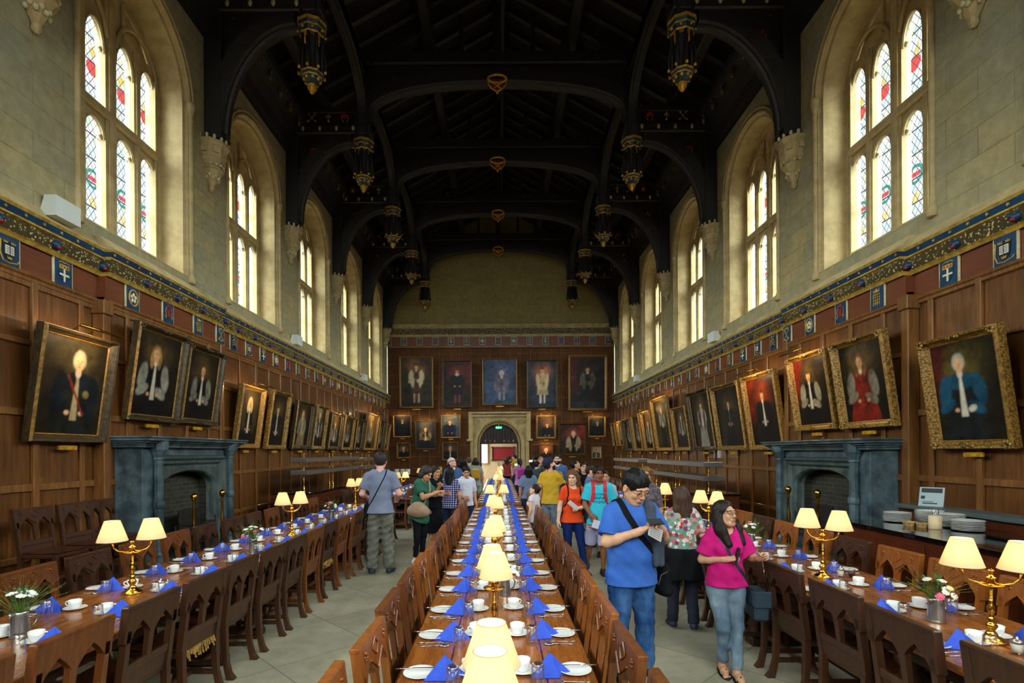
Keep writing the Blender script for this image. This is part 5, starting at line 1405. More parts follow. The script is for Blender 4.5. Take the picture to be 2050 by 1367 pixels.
def picture(kind, label, loc, rz, W, H, lean, fw, fm, p, seed, plaque=True, res=40, style='carved', light=False, group=None):
    """W,H outer size; loc = middle of the lower edge at the wall"""
    global PIC
    w, h = W-2*fw, H-2*fw
    t = thing(kind, label, 'painting', group, loc, rz)
    t.rotation_euler = (lean, 0, rz)
    frame_mesh(w, h, fw, style).build('frame', [M[fm], M['gframe2'] if fm != 'greenframe' else M['goldp']], t, (0, 0, fw))
    me = canvas_mesh(w, h, p, seed, int(res*w/h), res); c = bpy.data.objects.new('canvas', me); COL.objects.link(c); c.parent = t; c.location = (0, 0, fw)
    bb = MB().box(-w/2-fw*.6, w/2+fw*.6, .03, .045, -fw*.6, h+fw*.6).build('backboard', [M['tableleg']], t, (0, 0, fw))
    if plaque:
        MB().bbox(-.12*W, .12*W, -.05, -.02, -.1, -.045, .004).build('name_plate', [M['gold']], t)
    if light:
        mb = MB(); mb.tube([(-W*.3, -.3, H+.05), (W*.3, -.3, H+.05)], .018, 8)
        for s in (-.1, .1): mb.tube([(s*W, .03, H-.02), (s*W, -.12, H+.1), (s*W, -.3, H+.06)], .008, 5)
        mb.build('picture_light', [M['brass']], t)
        L = bpy.data.lights.new('picture_lamp', 'AREA'); L.shape = 'RECTANGLE'; L.size = W*.55; L.size_y = .03; L.energy = 3.5*W; L.color = (1, .72, .38)
        o = bpy.data.objects.new('picture_lamp', L); COL.objects.link(o); o.parent = t; o.location = (0, -.3, H+.025); o.rotation_euler = (math.radians(55)-PI/2+PI/2, 0, 0); o.rotation_euler = (math.radians(38), 0, 0)
    return t
# far wall pictures: (x0,y0,x1,y1 in the photo), frame, painting
def zx(a): return 760+a/3.598
def zy(a): return 620+a/3.598
rd = dict
FAR = [
 ('A', 157, 343, 398, 710, 'gframe', 'full-length portrait of a standing figure in white mantle, gilt frame, leftmost of the upper row', rd(full=True, cx=.5, k=.13, hy=.82, bg=(52, 44, 32), glow=(150, 96, 60), body=(70, 52, 40), mantle=(208, 190, 150), sleeve=(200, 182, 140), hose=(190, 150, 110), face=(216, 160, 112), ground=(44, 36, 28)), .07),
 ('B', 465, 377, 672, 710, 'greenframe', 'full-length portrait of a figure in black with white collar, second of the upper row', rd(full=True, cx=.5, k=.13, hy=.78, bg=(34, 22, 22), glow=(120, 36, 26), body=(18, 16, 22), hose=(110, 60, 40), ruff=(220, 210, 190), face=(200, 140, 96), drape=(96, 26, 24), dside=1, ground=(46, 26, 24)), .05),
 ('C', 748, 362, 995, 692, 'gframe2', 'pale blue-hazed portrait of a seated figure, thin gilt frame, above the doorway', rd(full=True, cx=.56, k=.14, hy=.68, bg=(58, 78, 106), glow=(96, 100, 130), body=(88, 84, 104), sleeve=(120, 110, 122), mantle=(110, 104, 120), hose=(150, 140, 140), face=(196, 170, 160), wig=(190, 180, 176), coat=(110, 100, 112), ground=(52, 70, 96)), .05),
 ('D', 1065, 377, 1280, 715, 'greenframe', 'full-length portrait of a figure in white and gold robes, fourth of the upper row', rd(full=True, cx=.52, k=.13, hy=.8, bg=(44, 50, 62), glow=(180, 110, 66), body=(176, 150, 110), mantle=(196, 176, 138), sleeve=(140, 60, 40), hose=(200, 190, 170), face=(220, 150, 104), ground=(32, 40, 50)), .05),
 ('E', 1360, 340, 1637, 735, 'gframe', 'full-length portrait of a dark-robed figure, wide gilt frame, rightmost of the upper row', rd(full=True, cx=.5, k=.12, hy=.76, bg=(34, 28, 28), glow=(56, 40, 34), body=(26, 28, 34), sleeve=(104, 96, 80), mantle=(92, 84, 66), hose=(30, 30, 34), face=(196, 150, 110), drape=(80, 28, 26), dside=-1, ground=(40, 42, 50)), .1),
 ('F', 110, 762, 240, 918, 'gframe2', 'small dark portrait with glowing gilt top, upper left of the lower row', rd(cx=.5, k=.2, hy=.78, bg=(12, 14, 18), glow=(40, 36, 30), body=(14, 18, 26), face=(120, 96, 70)), .05),
 ('G', 267, 805, 412, 1005, 'dframe', 'portrait of a figure in black and gold, dark frame, left of the doorway', rd(cx=.5, k=.16, hy=.74, bg=(26, 34, 40), glow=(80, 70, 50), body=(20, 24, 34), sash=(190, 150, 60), sleeve=(120, 100, 60), front=(210, 190, 150), face=(220, 160, 110)), .04),
 ('H', 450, 762, 590, 925, 'gframe2', 'portrait of a figure in navy uniform, gilt frame, upper left beside the doorway', rd(cx=.45, k=.22, hy=.72, bg=(60, 76, 86), glow=(110, 100, 80), body=(18, 24, 44), sleeve=(24, 30, 54), face=(210, 150, 106), hair=(110, 76, 40)), .05),
 ('I', 133, 957, 232, 1070, 'gframe', 'small square portrait of a white-haired figure, wide gilt frame, lower left', rd(cx=.5, k=.34, hy=.62, bg=(60, 48, 34), glow=(120, 90, 54), body=(22, 20, 20), face=(216, 160, 116), hair=(190, 180, 160)), .07),
 ('J', 458, 955, 572, 1085, 'gframe', 'small portrait of a figure in black, half turned, gilt frame, lower left beside the doorway', rd(cx=.5, k=.3, hy=.66, bg=(46, 38, 28), glow=(90, 70, 44), body=(14, 14, 16), front=(200, 190, 170), face=(214, 158, 110), hair=(150, 140, 120)), .05),
 ('K', 1128, 768, 1272, 935, 'gframe', 'dark portrait in ornate gilt frame, upper right beside the doorway', rd(cx=.58, k=.22, hy=.62, bg=(44, 36, 26), glow=(120, 80, 40), body=(16, 18, 24), face=(200, 140, 96)), .08),
 ('L', 1150, 975, 1250, 1080, 'dframe', 'small portrait of a white-wigged figure, dark frame, lower right beside the doorway', rd(cx=.5, k=.36, hy=.6, bg=(40, 26, 16), glow=(120, 60, 24), body=(30, 18, 14), face=(216, 140, 96), wig=(190, 168, 140)), .05),
 ('M', 1290, 825, 1485, 1055, 'dframe', 'large portrait of a white-wigged figure with red drapery, dark frame, right of the doorway', rd(cx=.55, k=.18, hy=.68, bg=(60, 40, 34), glow=(150, 60, 40), body=(26, 22, 24), sleeve=(190, 170, 130), mantle=(176, 156, 116), front=(40, 34, 34), face=(220, 160, 120), wig=(210, 196, 170), drape=(150, 40, 30), dside=1), .08),
 ('N', 1500, 780, 1625, 925, 'gframe', 'small dark portrait with glowing gilt top, upper right of the lower row', rd(cx=.55, k=.22, hy=.72, bg=(14, 16, 20), glow=(40, 36, 30), body=(14, 16, 24), face=(110, 90, 70)), .06),
 ('O', 1525, 993, 1592, 1077, 'cream', 'small pale sketch portrait in a slim light frame, far right', rd(cx=.5, k=.24, hy=.66, bg=(176, 150, 116), glow=(200, 180, 150), body=(90, 84, 70), front=(210, 190, 160), face=(200, 150, 110)), .025),
]
for i, (n_, a, b, c_, d, fm, lab, p, fw) in enumerate(FAR):
    x0, x1, z1, z0 = ex(zx(a)), ex(zx(c_)), ez(zy(b)), ez(zy(d))
    picture('portrait_painting', lab, ((x0+x1)/2, YEP-.1, z0), 0, x1-x0, z1-z0, math.radians(2.0), fw*1.2, fm, p, 50+i, plaque=(n_ not in 'O'), res=64 if i < 5 else 44, style='carved' if fm == 'gframe' else 'plain', light=(n_ in 'FGHKNL'), group=None)
# side walls: (y_near,y_far,z_bottom,z_top,frame,painting)
def sidepic(side, ya, yb, z0, z1, fm, p, lab, seed, breast=False, res=44, fw=.1, style='carved', light=False):
    X = (XL if side < 0 else XR)-side*(.05+(.12 if breast else 0)); W = yb-ya
    L = math.radians(8)
    # lower edge rests near the wall, top leans out into the room
    picture('portrait_painting', lab, (X-side*.03, (ya+yb)/2, z0), PI/2 if side < 0 else -PI/2, W, (z1-z0)/math.cos(L), L, fw, fm, p, seed, True, res, style, light)
blk = rd(bg=(24, 20, 13), glow=(88, 66, 34), body=(16, 15, 17), face=(196, 146, 100), front=(190, 180, 160), sleeve=(120, 114, 96))
LP_ = [
 (6.36-.02, 7.58, 2.02, 3.46, 'dframe', rd(cx=.56, k=.22, hy=.77, bg=(34, 26, 16), glow=(70, 60, 34), body=(28, 30, 24), coat=(20, 26, 34), sleeve=(18, 24, 30), wig=(170, 158, 130), front=(170, 150, 110), sash=(120, 44, 30), star=(120, 104, 60), face=(226, 170, 124)), 'large leaning portrait of white-haired figure in dark mantle with star, nearest on left wall', False, 96),
 (7.85, 9.1, 2.38, 3.85, 'dframe', dict(blk, cx=.45, k=.2, hy=.75, wig=(150, 110, 60), long=True, sleeve=(140, 136, 120)), 'portrait with long fair wig and grey sleeves above the left fireplace, nearer one', True, 90),
 (9.16, 10.33, 2.4, 3.8, 'dframe', dict(blk, cx=.52, k=.18, hy=.72, wig=(90, 56, 30), long=True, sleeve=(120, 116, 100)), 'portrait of a long-haired figure in surplice above the left fireplace, farther one', True, 80),
 (11.3, 12.4, 1.98, 3.36, 'gframe2', dict(blk, cx=.5, k=.2, hy=.76, wig=(190, 170, 120), long=True, sleeve=(60, 50, 34)), 'leaning portrait of a pale-wigged figure just beyond the left fireplace', False, 64),
 (12.8, 13.9, 1.97, 3.42, 'gframe', dict(blk, k=.18, hy=.7, sleeve=(30, 28, 26)), 'leaning dark portrait with carved gilt frame, second beyond the left fireplace', False, 56),
 (14.4, 15.7, 1.98, 3.32, 'dframe', dict(blk, k=.18, hy=.76, body=(120, 100, 70), front=(200, 180, 130), wig=(160, 130, 90), long=True), 'leaning portrait with white cravat, third beyond the left fireplace', False, 48),
 (15.9, 17.0, 1.98, 3.34, 'gframe', dict(blk, k=.2, hy=.78, wig=(150, 120, 80)), 'leaning portrait with blue patch low down, fourth beyond the left fireplace', False, 44),
 (17.4, 18.7, 1.98, 3.22, 'dframe', dict(blk, k=.2, hy=.72, body=(18, 28, 22)), 'leaning greenish portrait, fifth beyond the left fireplace', False, 40),
 (18.9, 20.2, 1.97, 3.22, 'gframe', dict(blk, k=.2), 'leaning portrait, sixth beyond the left fireplace', False, 36),
 (20.5, 21.7, 1.97, 3.2, 'dframe', dict(blk, k=.2), 'leaning portrait, seventh beyond the left fireplace', False, 36),
 (22.0, 24.0, 1.97, 3.55, 'gframe2', dict(blk, k=.2, bg=(80, 64, 34), glow=(140, 110, 60)), 'tall bright-framed leaning portrait, eighth beyond the left fireplace', False, 36),
 (24.3, 25.5, 1.97, 3.4, 'dframe', dict(blk, k=.2), 'leaning portrait, ninth beyond the left fireplace', False, 30),
 (25.8, 26.7, 1.97, 3.3, 'gframe', dict(blk, k=.2), 'leaning portrait at the far end of the left wall', False, 30)]
for i, (a, b, z0, z1, fm, p, lab, br, res) in enumerate(LP_):
    sidepic(-1, a, b, z0, z1, fm, p, lab, 100+i, br, res, .1 if i else .11, 'plain' if i in (0, 3) else 'carved', light=(i in (0, 3, 7, 10)))
sidepic(-1, 4.6, 5.72, 2.05, 3.5, 'dframe', dict(blk), 'portrait at the left edge of the picture, only its frame corner seen', 140, False, 30, .1, 'plain')
RP_ = [
 (6.0, 7.13, 1.86, 3.3, 'gframe', rd(cx=.42, k=.19, hy=.78, bg=(30, 26, 16), glow=(100, 84, 34), body=(26, 28, 30), coat=(22, 66, 84), sleeve=(24, 70, 90), wig=(170, 166, 150), front=(210, 200, 176), paper=(200, 190, 166), face=(214, 164, 118), drape=(70, 22, 18), dside=-1), 'large leaning portrait of a figure in blue coat, nearest on the right wall', False, 96),
 (7.65, 8.85, 2.2, 3.62, 'gframe', dict(blk, cx=.45, k=.2, hy=.76, wig=(110, 70, 36), long=True, body=(120, 30, 20), coat=(110, 26, 18), sleeve=(120, 110, 90), front=(130, 34, 22)), 'portrait of a long-haired figure in red robe above the right fireplace', True, 90),
 (9.0, 10.2, 2.22, 3.62, 'gframe', dict(blk, cx=.42, k=.18, hy=.74, sleeve=(150, 142, 112), drape=(120, 30, 16), dside=-1), 'portrait of a figure with white sleeves above the right fireplace, farther one', True, 80),
 (10.85, 12.3, 1.87, 3.55, 'gframe', dict(blk, cx=.5, k=.16, hy=.74, glow=(150, 52, 20), drape=(110, 30, 14), dside=-1, sleeve=(16, 15, 17)), 'leaning portrait of a dark figure with red glow just beyond the right fireplace', False, 70),
 (12.5, 14.1, 1.87, 3.54, 'gframe', dict(blk, k=.14, hy=.72, bg=(30, 30, 24), sleeve=(30, 30, 28), front=(80, 80, 76)), 'leaning dusky portrait with wide frame, second beyond the right fireplace', False, 56),
 (14.25, 15.9, 1.87, 3.58, 'dframe', dict(blk, k=.14, hy=.78, body=(130, 122, 110), sleeve=(150, 142, 126), mantle=(70, 30, 24)), 'leaning portrait of a figure in pale robes, third beyond the right fireplace', False, 52),
 (16.15, 17.5, 1.87, 3.26, 'gframe2', dict(blk, k=.17, hy=.8), 'slim leaning portrait, fourth beyond the right fireplace', False, 44),
 (17.8, 19.6, 1.87, 3.75, 'gframe2', dict(blk, k=.13, hy=.8, bg=(40, 36, 22)), 'tall leaning portrait, fifth beyond the right fireplace', False, 44),
 (19.9, 21.2, 1.87, 3.42, 'gframe', dict(blk, k=.2, hy=.7), 'leaning portrait, sixth beyond the right fireplace', False, 36),
 (21.5, 22.8, 1.87, 3.4, 'gframe2', dict(blk, k=.18), 'leaning portrait, seventh beyond the right fireplace', False, 32),
 (23.0, 24.4, 1.87, 3.3, 'dframe', dict(blk, k=.18), 'leaning portrait, eighth beyond the right fireplace', False, 32),
 (24.8, 25.7, 2.1, 3.3, 'gframe', dict(blk, k=.2), 'leaning portrait, ninth beyond the right fireplace', False, 28),
 (26.2, 27.1, 2.1, 3.3, 'gframe', dict(blk, k=.2), 'leaning portrait at the far end of the right wall', False, 28)]
for i, (a, b, z0, z1, fm, p, lab, br, res) in enumerate(RP_):
    sidepic(1, a, b, z0, z1, fm, p, lab, 200+i, br, res, .11, 'plain' if i in (6, 7, 9) else 'carved', light=(i in (2, 3, 7, 8, 11)))
sidepic(1, 4.55, 5.6, 1.9, 3.3, 'dframe', dict(blk), 'dark portrait at the right edge of the picture, only its frame side seen', 240, False, 30, .1, 'plain')

# ================================================================ heraldic shields on the frieze
def shield_mesh(kind):
    """local: faces -y, centred; 0 cream 1 blue 2 gold 3 red 4 white 5 ink"""
    f = MB(); f.bbox(-.16, .16, -.025, 0, -.2, .2, .006, 0)
    pnl = MB(); pnl.box(-.135, .135, -.03, -.02, -.175, .175, 0)
    e = MB(); y = -.038
    def pr(poly, m, d=.008): e.prism(poly, y, y+d, 'y', m)
    sh = [(-.08, .1), (.08, .1), (.08, -.02), (.05, -.09), (0, -.13), (-.05, -.09), (-.08, -.02)]
    if kind == 0:      # open book between three crowns
        pr(sh, 1, .004); e.prism([(-.055, -.05), (.055, -.05), (.055, .05), (-.055, .05)], y-.006, y, 'y', 3); e.box(-.003, .003, y-.01, y, -.05, .05, 4)
        for z in (-.03, -.01, .01, .03): e.box(-.047, .047, y-.008, y-.004, z-.003, z+.003, 4)
        for (x, z) in ((-.05, .085), (.05, .085), (0, -.095)): e.prism([(x-.025, z-.01), (x+.025, z-.01), (x+.03, z+.02), (x+.01, z), (x, z+.022), (x-.01, z), (x-.03, z+.02)], y-.006, y, 'y', 0)
        e.tube([(-.11, y, .1), (-.12, y, -.05), (-.08, y, -.14), (0, y, -.15), (.1, y, -.13), (.12, y, -.1)], .008, 5, 0)
    elif kind == 1:    # quartered shield with cross and ermine head
        pr(sh, 4, .004); pr([(-.08, .1), (.08, .1), (.08, .045), (-.08, .045)], 0, -.004); e.box(-.012, .012, y-.006, y, -.12, .045, 3); e.box(-.075, .075, y-.006, y, -.045, -.02, 3)
        for (x, z) in ((-.04, .0), (.04, .0), (-.035, -.07), (.035, -.07)): e.ball((x, y, z), (.016, .006, .016), 8, 4)
        for x in (-.05, 0, .05): e.ball((x, y-.004, .072), (.014, .006, .014), 8, 2)
        for s in (-1, 1): e.tube([(s*.085, y, .12), (s*.03, y, .14), (0, y, .125)], .008, 5, 0)
    elif kind == 2:    # rose in a wreath
        e.tube([(.095*math.cos(a*PI/8), y, .12*math.sin(a*PI/8)) for a in range(16)], .013, 5, 0, closed=True)
        for k in range(5): a = k*2*PI/5+.3; e.ball((.045*math.cos(a), y, .05*math.sin(a)), (.028, .01, .03), 8, 3)
        e.ball((0, y-.005, 0), (.022, .012, .022), 8, 0)
    elif kind == 3:    # crossed keys
        for s in (-1, 1):
            e.tube([(-s*.07, y, -.11), (s*.07, y, .09)], .009, 5, 0); e.tube([(s*(.07+.02*math.cos(a*PI/4)), y, .11+.02*math.sin(a*PI/4)) for a in range(8)], .006, 4, 0, closed=True); e.box(-s*.07-.02, -s*.07+.02, y-.004, y+.004, -.11, -.07, 0)
        e.ball((0, y, .12), (.03, .01, .02), 8, 0); e.ball((0, y, -.12), (.03, .01, .018), 8, 0)
    elif kind == 4:    # portcullis under a crown
        for i in range(4): e.box(-.065+i*.0433-.005, -.065+i*.0433+.005, y-.004, y+.004, -.12, .06, 0)
        for i in range(4): e.box(-.07, .07, y-.006, y+.002, -.09+i*.045, -.08+i*.045, 0)
        e.prism([(-.06, .08), (.06, .08), (.07, .13), (.03, .1), (0, .14), (-.03, .1), (-.07, .13)], y-.006, y, 'y', 0)
    elif kind == 5:    # cardinal's hat with tassels over a small shield
        e.prism([(-.07, .09), (.07, .09), (.04, .13), (-.04, .13)], y-.006, y, 'y', 2); pr([(-.04, .05), (.04, .05), (.04, -.03), (0, -.08), (-.04, -.03)], 2, .004)
        for s in (-1, 1):
            e.tube([(s*.06, y, .09), (s*.09, y, .02), (s*.07, y, -.04)], .005, 4, 0)
            for k in range(3): e.ball((s*(.06+.02*k), y, -.06-.03*(k % 2)), (.011, .006, .014), 6, 0)
    else:              # chevrons
        pr(sh, 1, .004)
        for z in (-.06, -.01, .04): e.prism([(-.08, z-.02), (0, z+.03), (.08, z-.02), (.08, z+.0), (0, z+.05), (-.08, z+.0)], y-.006, y, 'y', 0)
        for x in (-.04, .04): e.ball((x, y, .12), (.02, .008, .02), 6, 0)
    ms = [M['goldp'], M['ink'], M['red'], M['white'], M['teal']]
    return (f.mesh('border', [M['cream']]), pnl.mesh('field', [M['blue']]), e.mesh('emblem', ms))
SHM = [shield_mesh(k) for k in range(7)]
EN = ['open book', 'quartered cross', 'rose wreath', 'crossed keys', 'portcullis', 'tasselled hat', 'gold chevrons']
def shield(x, y, z, rz, k, label, group, far=False):
    t = thing('heraldic_shield', label, 'shield', group, (x, y, z), rz)
    for n, me in zip(('border', 'field', 'emblem'), SHM[k]): obj(n, me, (0, 0, 0), parent=t)
YSH = [6.2, 6.98, 8.13, 9.0, 9.9, 10.68, 11.45, 12.15, 12.87]+[13.62+.76*i for i in range(18)]
for side, X, w in ((-1, XL, 'left'), (1, XR, 'right')):
    for i, y in enumerate(YSH):
        k = [0, 1, 2, 5, 4, 3, 6][i % 7] if side < 0 else [0, 1, 4, 5, 2, 3, 6][i % 7]
        bx_ = X-side*(.02+jog(y))
        shield(bx_-side*.003, y, 4.255+ZC[side], PI/2 if side < 0 else -PI/2, k, 'shield with %s on the %s frieze, %s from the camera' % (EN[k], w, nth(i)), 'shields along the %s wall frieze' % w)
for i in range(15):
    k = [6, 3, 3, 5, 1, 4, 2, 5, 2, 4, 1, 5, 3, 3, 6][i]
    shield(ex(781+31.25*i), YEP-.065, ez(685), 0, k, 'blue shield with %s on the far wall frieze, %s from the left' % (EN[k], nth(i)), 'shields along the far wall frieze')
# floodlights standing on the cornice
for side, X, ys, w in ((-1, XL, (6.95, 15.0, 22.5), 'left'), (1, XR, (14.6, 22.8), 'right')):
    for i, y in enumerate(ys):
        t = thing('floodlight', 'white box floodlight on the cornice of the %s wall, %s from the camera' % (w, ORD[i]), 'light', 'floodlights on the cornices', (X-side*.02, y, 4.9+ZC[side]), PI/2 if side < 0 else -PI/2)
        mb = MB(); mb.prism([(-.13, .02), (.1, .02), (.02, .28), (-.13, .28)], -.2, .2, 'x', 0, RZ(0)); mb.build('housing', [M['plastic_white']], t)
        MB().box(-.17, .17, .0, .008, .0, .22, 0, T(0, .055, .04) @ RX(.3) @ T(0, .02, 0)).build('lens', [plain('grey_lens', rgb(120, 150, 150), .2)], t)
# thin bars of picture lights on the near left panel, brackets and cables
# ================================================================ people
def V3(*a): return np.array(a, np.float32)
def smin(a, b, k):
    if k <= 0: return np.minimum(a, b)
    h = np.clip(.5+.5*(b-a)/k, 0, 1); return b+(a-b)*h-k*h*(1-h)
class Sdf:
    """smooth union of tapered capsules and ellipsoids, each in an optional frame (R, t)"""
    def __init__(s): s.p = []; s.post = []; s.bb = []
    def cone(s, a, b, ra, rb=None, k=.02, F=None, flat=1.0, cut=None, sub=False):
        s.p.append(('c', V3(*a), V3(*b), ra, ra if rb is None else rb, k, F, flat, cut, sub)); return s
    def ell(s, c, r, k=.02, F=None, sub=False): s.p.append(('e', V3(*c), V3(*r), 0, 0, k, F, 1, None, sub)); return s
    def bounds(s):
        lo = np.full(3, 1e9); hi = -lo
        for (t, a, b, ra, rb, k, F, fl, cut, sub) in s.p:
            if sub: continue
            pts = [(a, ra), (b, rb)] if t == 'c' else [(a, float(max(b)))]
            for p, r in pts:
                q = p if F is None else F[0] @ p+F[1]
                lo = np.minimum(lo, q-r); hi = np.maximum(hi, q+r)
        return lo, hi
    def __call__(s, P_):
        d = None; cache = {}
        for (t, a, b, ra, rb, k, F, fl, cut, sub) in s.p:
            if F is None: q = P_
            else:
                key = id(F)
                if key not in cache: cache[key] = (P_-F[1].astype(np.float32)) @ F[0].astype(np.float32)
                q = cache[key]
            if t == 'c':
                ab = b-a; m = q-a
                h = np.clip((m @ ab)/max(float(ab @ ab), 1e-9), 0, 1)
                m = m-h[:, None]*ab
                if fl != 1.0: m = m*V3(1, 1/fl, 1)
                dd = np.sqrt((m*m).sum(1))-(ra+(rb-ra)*h)
                if fl != 1.0: dd *= min(1, fl)
                if cut is not None:
                    n = ab/np.linalg.norm(ab); dd = np.maximum(dd, (q-b) @ n-cut)
            else:
                m = q-a; k0 = np.sqrt(((m/b)**2).sum(1)); k1 = np.sqrt(((m/(b*b))**2).sum(1))+1e-9; dd = k0*(k0-1)/k1
            if d is None: d = dd
            elif sub: d = -smin(-d, dd, k)
            else: d = smin(d, dd, k)
        for f in s.post: d = f(d, P_)
        return d
def surf(f, res, lo=None, hi=None, pad=None):
    """surface nets over the sdf f"""
    if lo is None: lo, hi = f.bounds()
    pad = res*2 if pad is None else pad
    lo = np.array(lo)-pad; hi = np.array(hi)+pad
    n = np.maximum(((hi-lo)/res).astype(int)+2, 4)
    ax = [lo[i]+np.arange(n[i])*res for i in range(3)]
    # coarse pass marks the blocks near the surface
    B = 6; val = np.full(tuple(n), 1.0, np.float32)
    g = np.stack(np.meshgrid(*[np.arange(0, m, B) for m in n], indexing='ij'), -1).reshape(-1, 3)
    cen = (lo+(g+B/2)*res).astype(np.float32); dc = f(cen); R = B*res*.87*1.6+res*2
    for gi, dv in zip(g[np.abs(dc) < R], dc[np.abs(dc) < R]): pass
    act = g[np.abs(dc) < R]; ins = g[(dc <= -R)]
    for a in ins: val[a[0]:a[0]+B, a[1]:a[1]+B, a[2]:a[2]+B] = -1
    off = np.stack(np.meshgrid(*[np.arange(B)]*3, indexing='ij'), -1).reshape(-1, 3)
    idx = (act[:, None, :]+off[None]).reshape(-1, 3); idx = idx[(idx < n).all(1)]
    if len(idx) == 0: return np.zeros((0, 3)), []
    val[idx[:, 0], idx[:, 1], idx[:, 2]] = f((lo+idx*res).astype(np.float32))
    ins = val < 0
    cn = np.zeros(tuple(n-1), np.int8)
    for i in (0, 1):
        for j in (0, 1):
            for k in (0, 1): cn += ins[i:n[0]-1+i, j:n[1]-1+j, k:n[2]-1+k]
    ci = np.argwhere((cn > 0) & (cn < 8)); vid = np.full(tuple(n-1), -1, np.int64); vid[ci[:, 0], ci[:, 1], ci[:, 2]] = np.arange(len(ci))
    acc = np.zeros((len(ci), 3)); cnt = np.zeros(len(ci))
    cs_ = [(i, j, k) for i in (0, 1) for j in (0, 1) for k in (0, 1)]
    for a in cs_:
        for d_ in range(3):
            if a[d_] == 1: continue
            b = list(a); b[d_] = 1
            va = val[ci[:, 0]+a[0], ci[:, 1]+a[1], ci[:, 2]+a[2]]; vb = val[ci[:, 0]+b[0], ci[:, 1]+b[1], ci[:, 2]+b[2]]
            m = (va < 0) != (vb < 0); t = np.where(m, va/(va-vb+1e-12), 0)
            p = np.array(a, float)[None]*np.ones((len(ci), 1)); p[:, d_] = t
            acc[m] += p[m]; cnt[m] += 1
    V = lo+(ci+acc/cnt[:, None])*res
    F = []
    for d_ in range(3):
        sl0 = [slice(1, n[0]-1), slice(1, n[1]-1), slice(1, n[2]-1)]; sl0[d_] = slice(0, n[d_]-1); sl1 = list(sl0); sl1[d_] = slice(1, n[d_])
        A = ins[tuple(sl0)]; Bm = ins[tuple(sl1)]; o0 = [1, 1, 1]; o0[d_] = 0
        u, v = [(1, 2), (2, 0), (0, 1)][d_]
        for flip, m in ((False, A & ~Bm), (True, ~A & Bm)):
            e = np.argwhere(m)+o0
            if len(e) == 0: continue
            def c(du, dv):
                q = e.copy(); q[:, u] -= du; q[:, v] -= dv; return vid[q[:, 0], q[:, 1], q[:, 2]]
            qd = np.stack([c(1, 1), c(0, 1), c(0, 0), c(1, 0)], 1)
            F.append(qd[:, ::-1] if flip else qd)
    F = np.concatenate(F); F = F[(F >= 0).all(1)]
    return V, F
def mkmesh(name, parts, mats):
    """parts: list of (V, F, matidx or array)"""
    V = np.concatenate([p[0] for p in parts]); F = []; m = []; o = 0
    for v, f, k in parts:
        f = np.asarray(f); F.append(f+o); o += len(v); m.append(np.full(len(f), k) if np.isscalar(k) else k)
    F = np.concatenate(F); m = np.concatenate(m)
    me = bpy.data.meshes.new(name)
    me.vertices.add(len(V)); me.vertices.foreach_set('co', V.astype(np.float32).ravel())
    me.loops.add(F.size); me.loops.foreach_set('vertex_index', F.astype(np.int32).ravel())
    me.polygons.add(len(F)); me.polygons.foreach_set('loop_start', np.arange(0, F.size, 4, dtype=np.int32)); me.polygons.foreach_set('loop_total', np.full(len(F), 4, np.int32))
    for a in mats: me.materials.append(a)
    me.polygons.foreach_set('material_index', m.astype(np.int32)); me.polygons.foreach_set('use_smooth', np.ones(len(F), bool))
    me.update(calc_edges=True); return me
def cloth(name, c, c2=None, rough=.85, sc=5, bstr=.35): 
    t = NT(name); v = t.coord(); n1 = t.noise(v, sc, 3, .55); n2 = t.noise(v, 260, 1)
    c2 = c2 or tuple(x*.86 for x in c[:3])+(1,)
    h = t.math('ADD', n1, t.math('MULTIPLY', n2, .04))
    return t.finish(t.ramp(n1, [(.35, c), (.65, c2)]), rough, 0, h, bstr, .03, spec=.15)
def denim(name, c, c2): 
    t = NT(name); v = t.coord(scale=(1, 1, .5)); n1 = t.noise(v, 6, 4, .65); n2 = t.noise(t.coord(scale=(1, 1, 3)), 10, 3)
    return t.finish(t.ramp(n1, [(.38, c), (.66, c2)]), .85, 0, t.math('ADD', n1, t.math('MULTIPLY', n2, .5)), .45, .02, spec=.15)
SKIN = {}
def skin(tone):
    if tone not in SKIN:
        a = {'pale': (232, 186, 158), 'tan': (206, 150, 112), 'asian': (218, 166, 130), 'brown': (140, 90, 62), 'olive': (206, 156, 122), 'pink': (236, 176, 160)}[tone]
        t = NT('skin_'+tone); v = t.coord(); n1 = t.noise(v, 20, 3)
        SKIN[tone] = (t.finish(t.ramp(n1, [(.3, rgb(*a)), (.7, rgb(*[int(q*.93) for q in a]))]), .5, 0, n1, .05, .002, spec=.35, Subsurface__Weight=.0), plain('lips_'+tone, rgb(int(a[0]*.86), int(a[1]*.7), int(a[2]*.69)), .45))
    return SKIN[tone]
HAIRM = {}
def hairmat(c):
    if c not in HAIRM:
        t = NT('hair_%d_%d' % (c[0], c[2])); v = t.coord(scale=(90, 90, 5)); n1 = t.noise(v, 1.5, 3, .6)
        HAIRM[c] = t.finish(t.ramp(n1, [(.3, rgb(*[int(q*.5) for q in c])), (.7, rgb(*[int(q*.9) for q in c]))]), .5, 0, n1, .5, .005, spec=.22)
    return HAIRM[c]
EYEW = plain('eye_white', rgb(226, 220, 212), .25); IRIS = plain('dark_iris', rgb(34, 22, 14), .15)
SHOEW = plain('white_sole', rgb(226, 224, 218), .6)
def unit(v): v = np.array(v, float); return v/(np.linalg.norm(v)+1e-12)
def rot(yaw, pitch, roll=0):
    """head frame: yaw + turns towards its left (+x), pitch + looks down"""
    return np.array((Matrix.Rotation(yaw, 3, 'Z') @ Matrix.Rotation(pitch, 3, 'X') @ Matrix.Rotation(roll, 3, 'Y')))
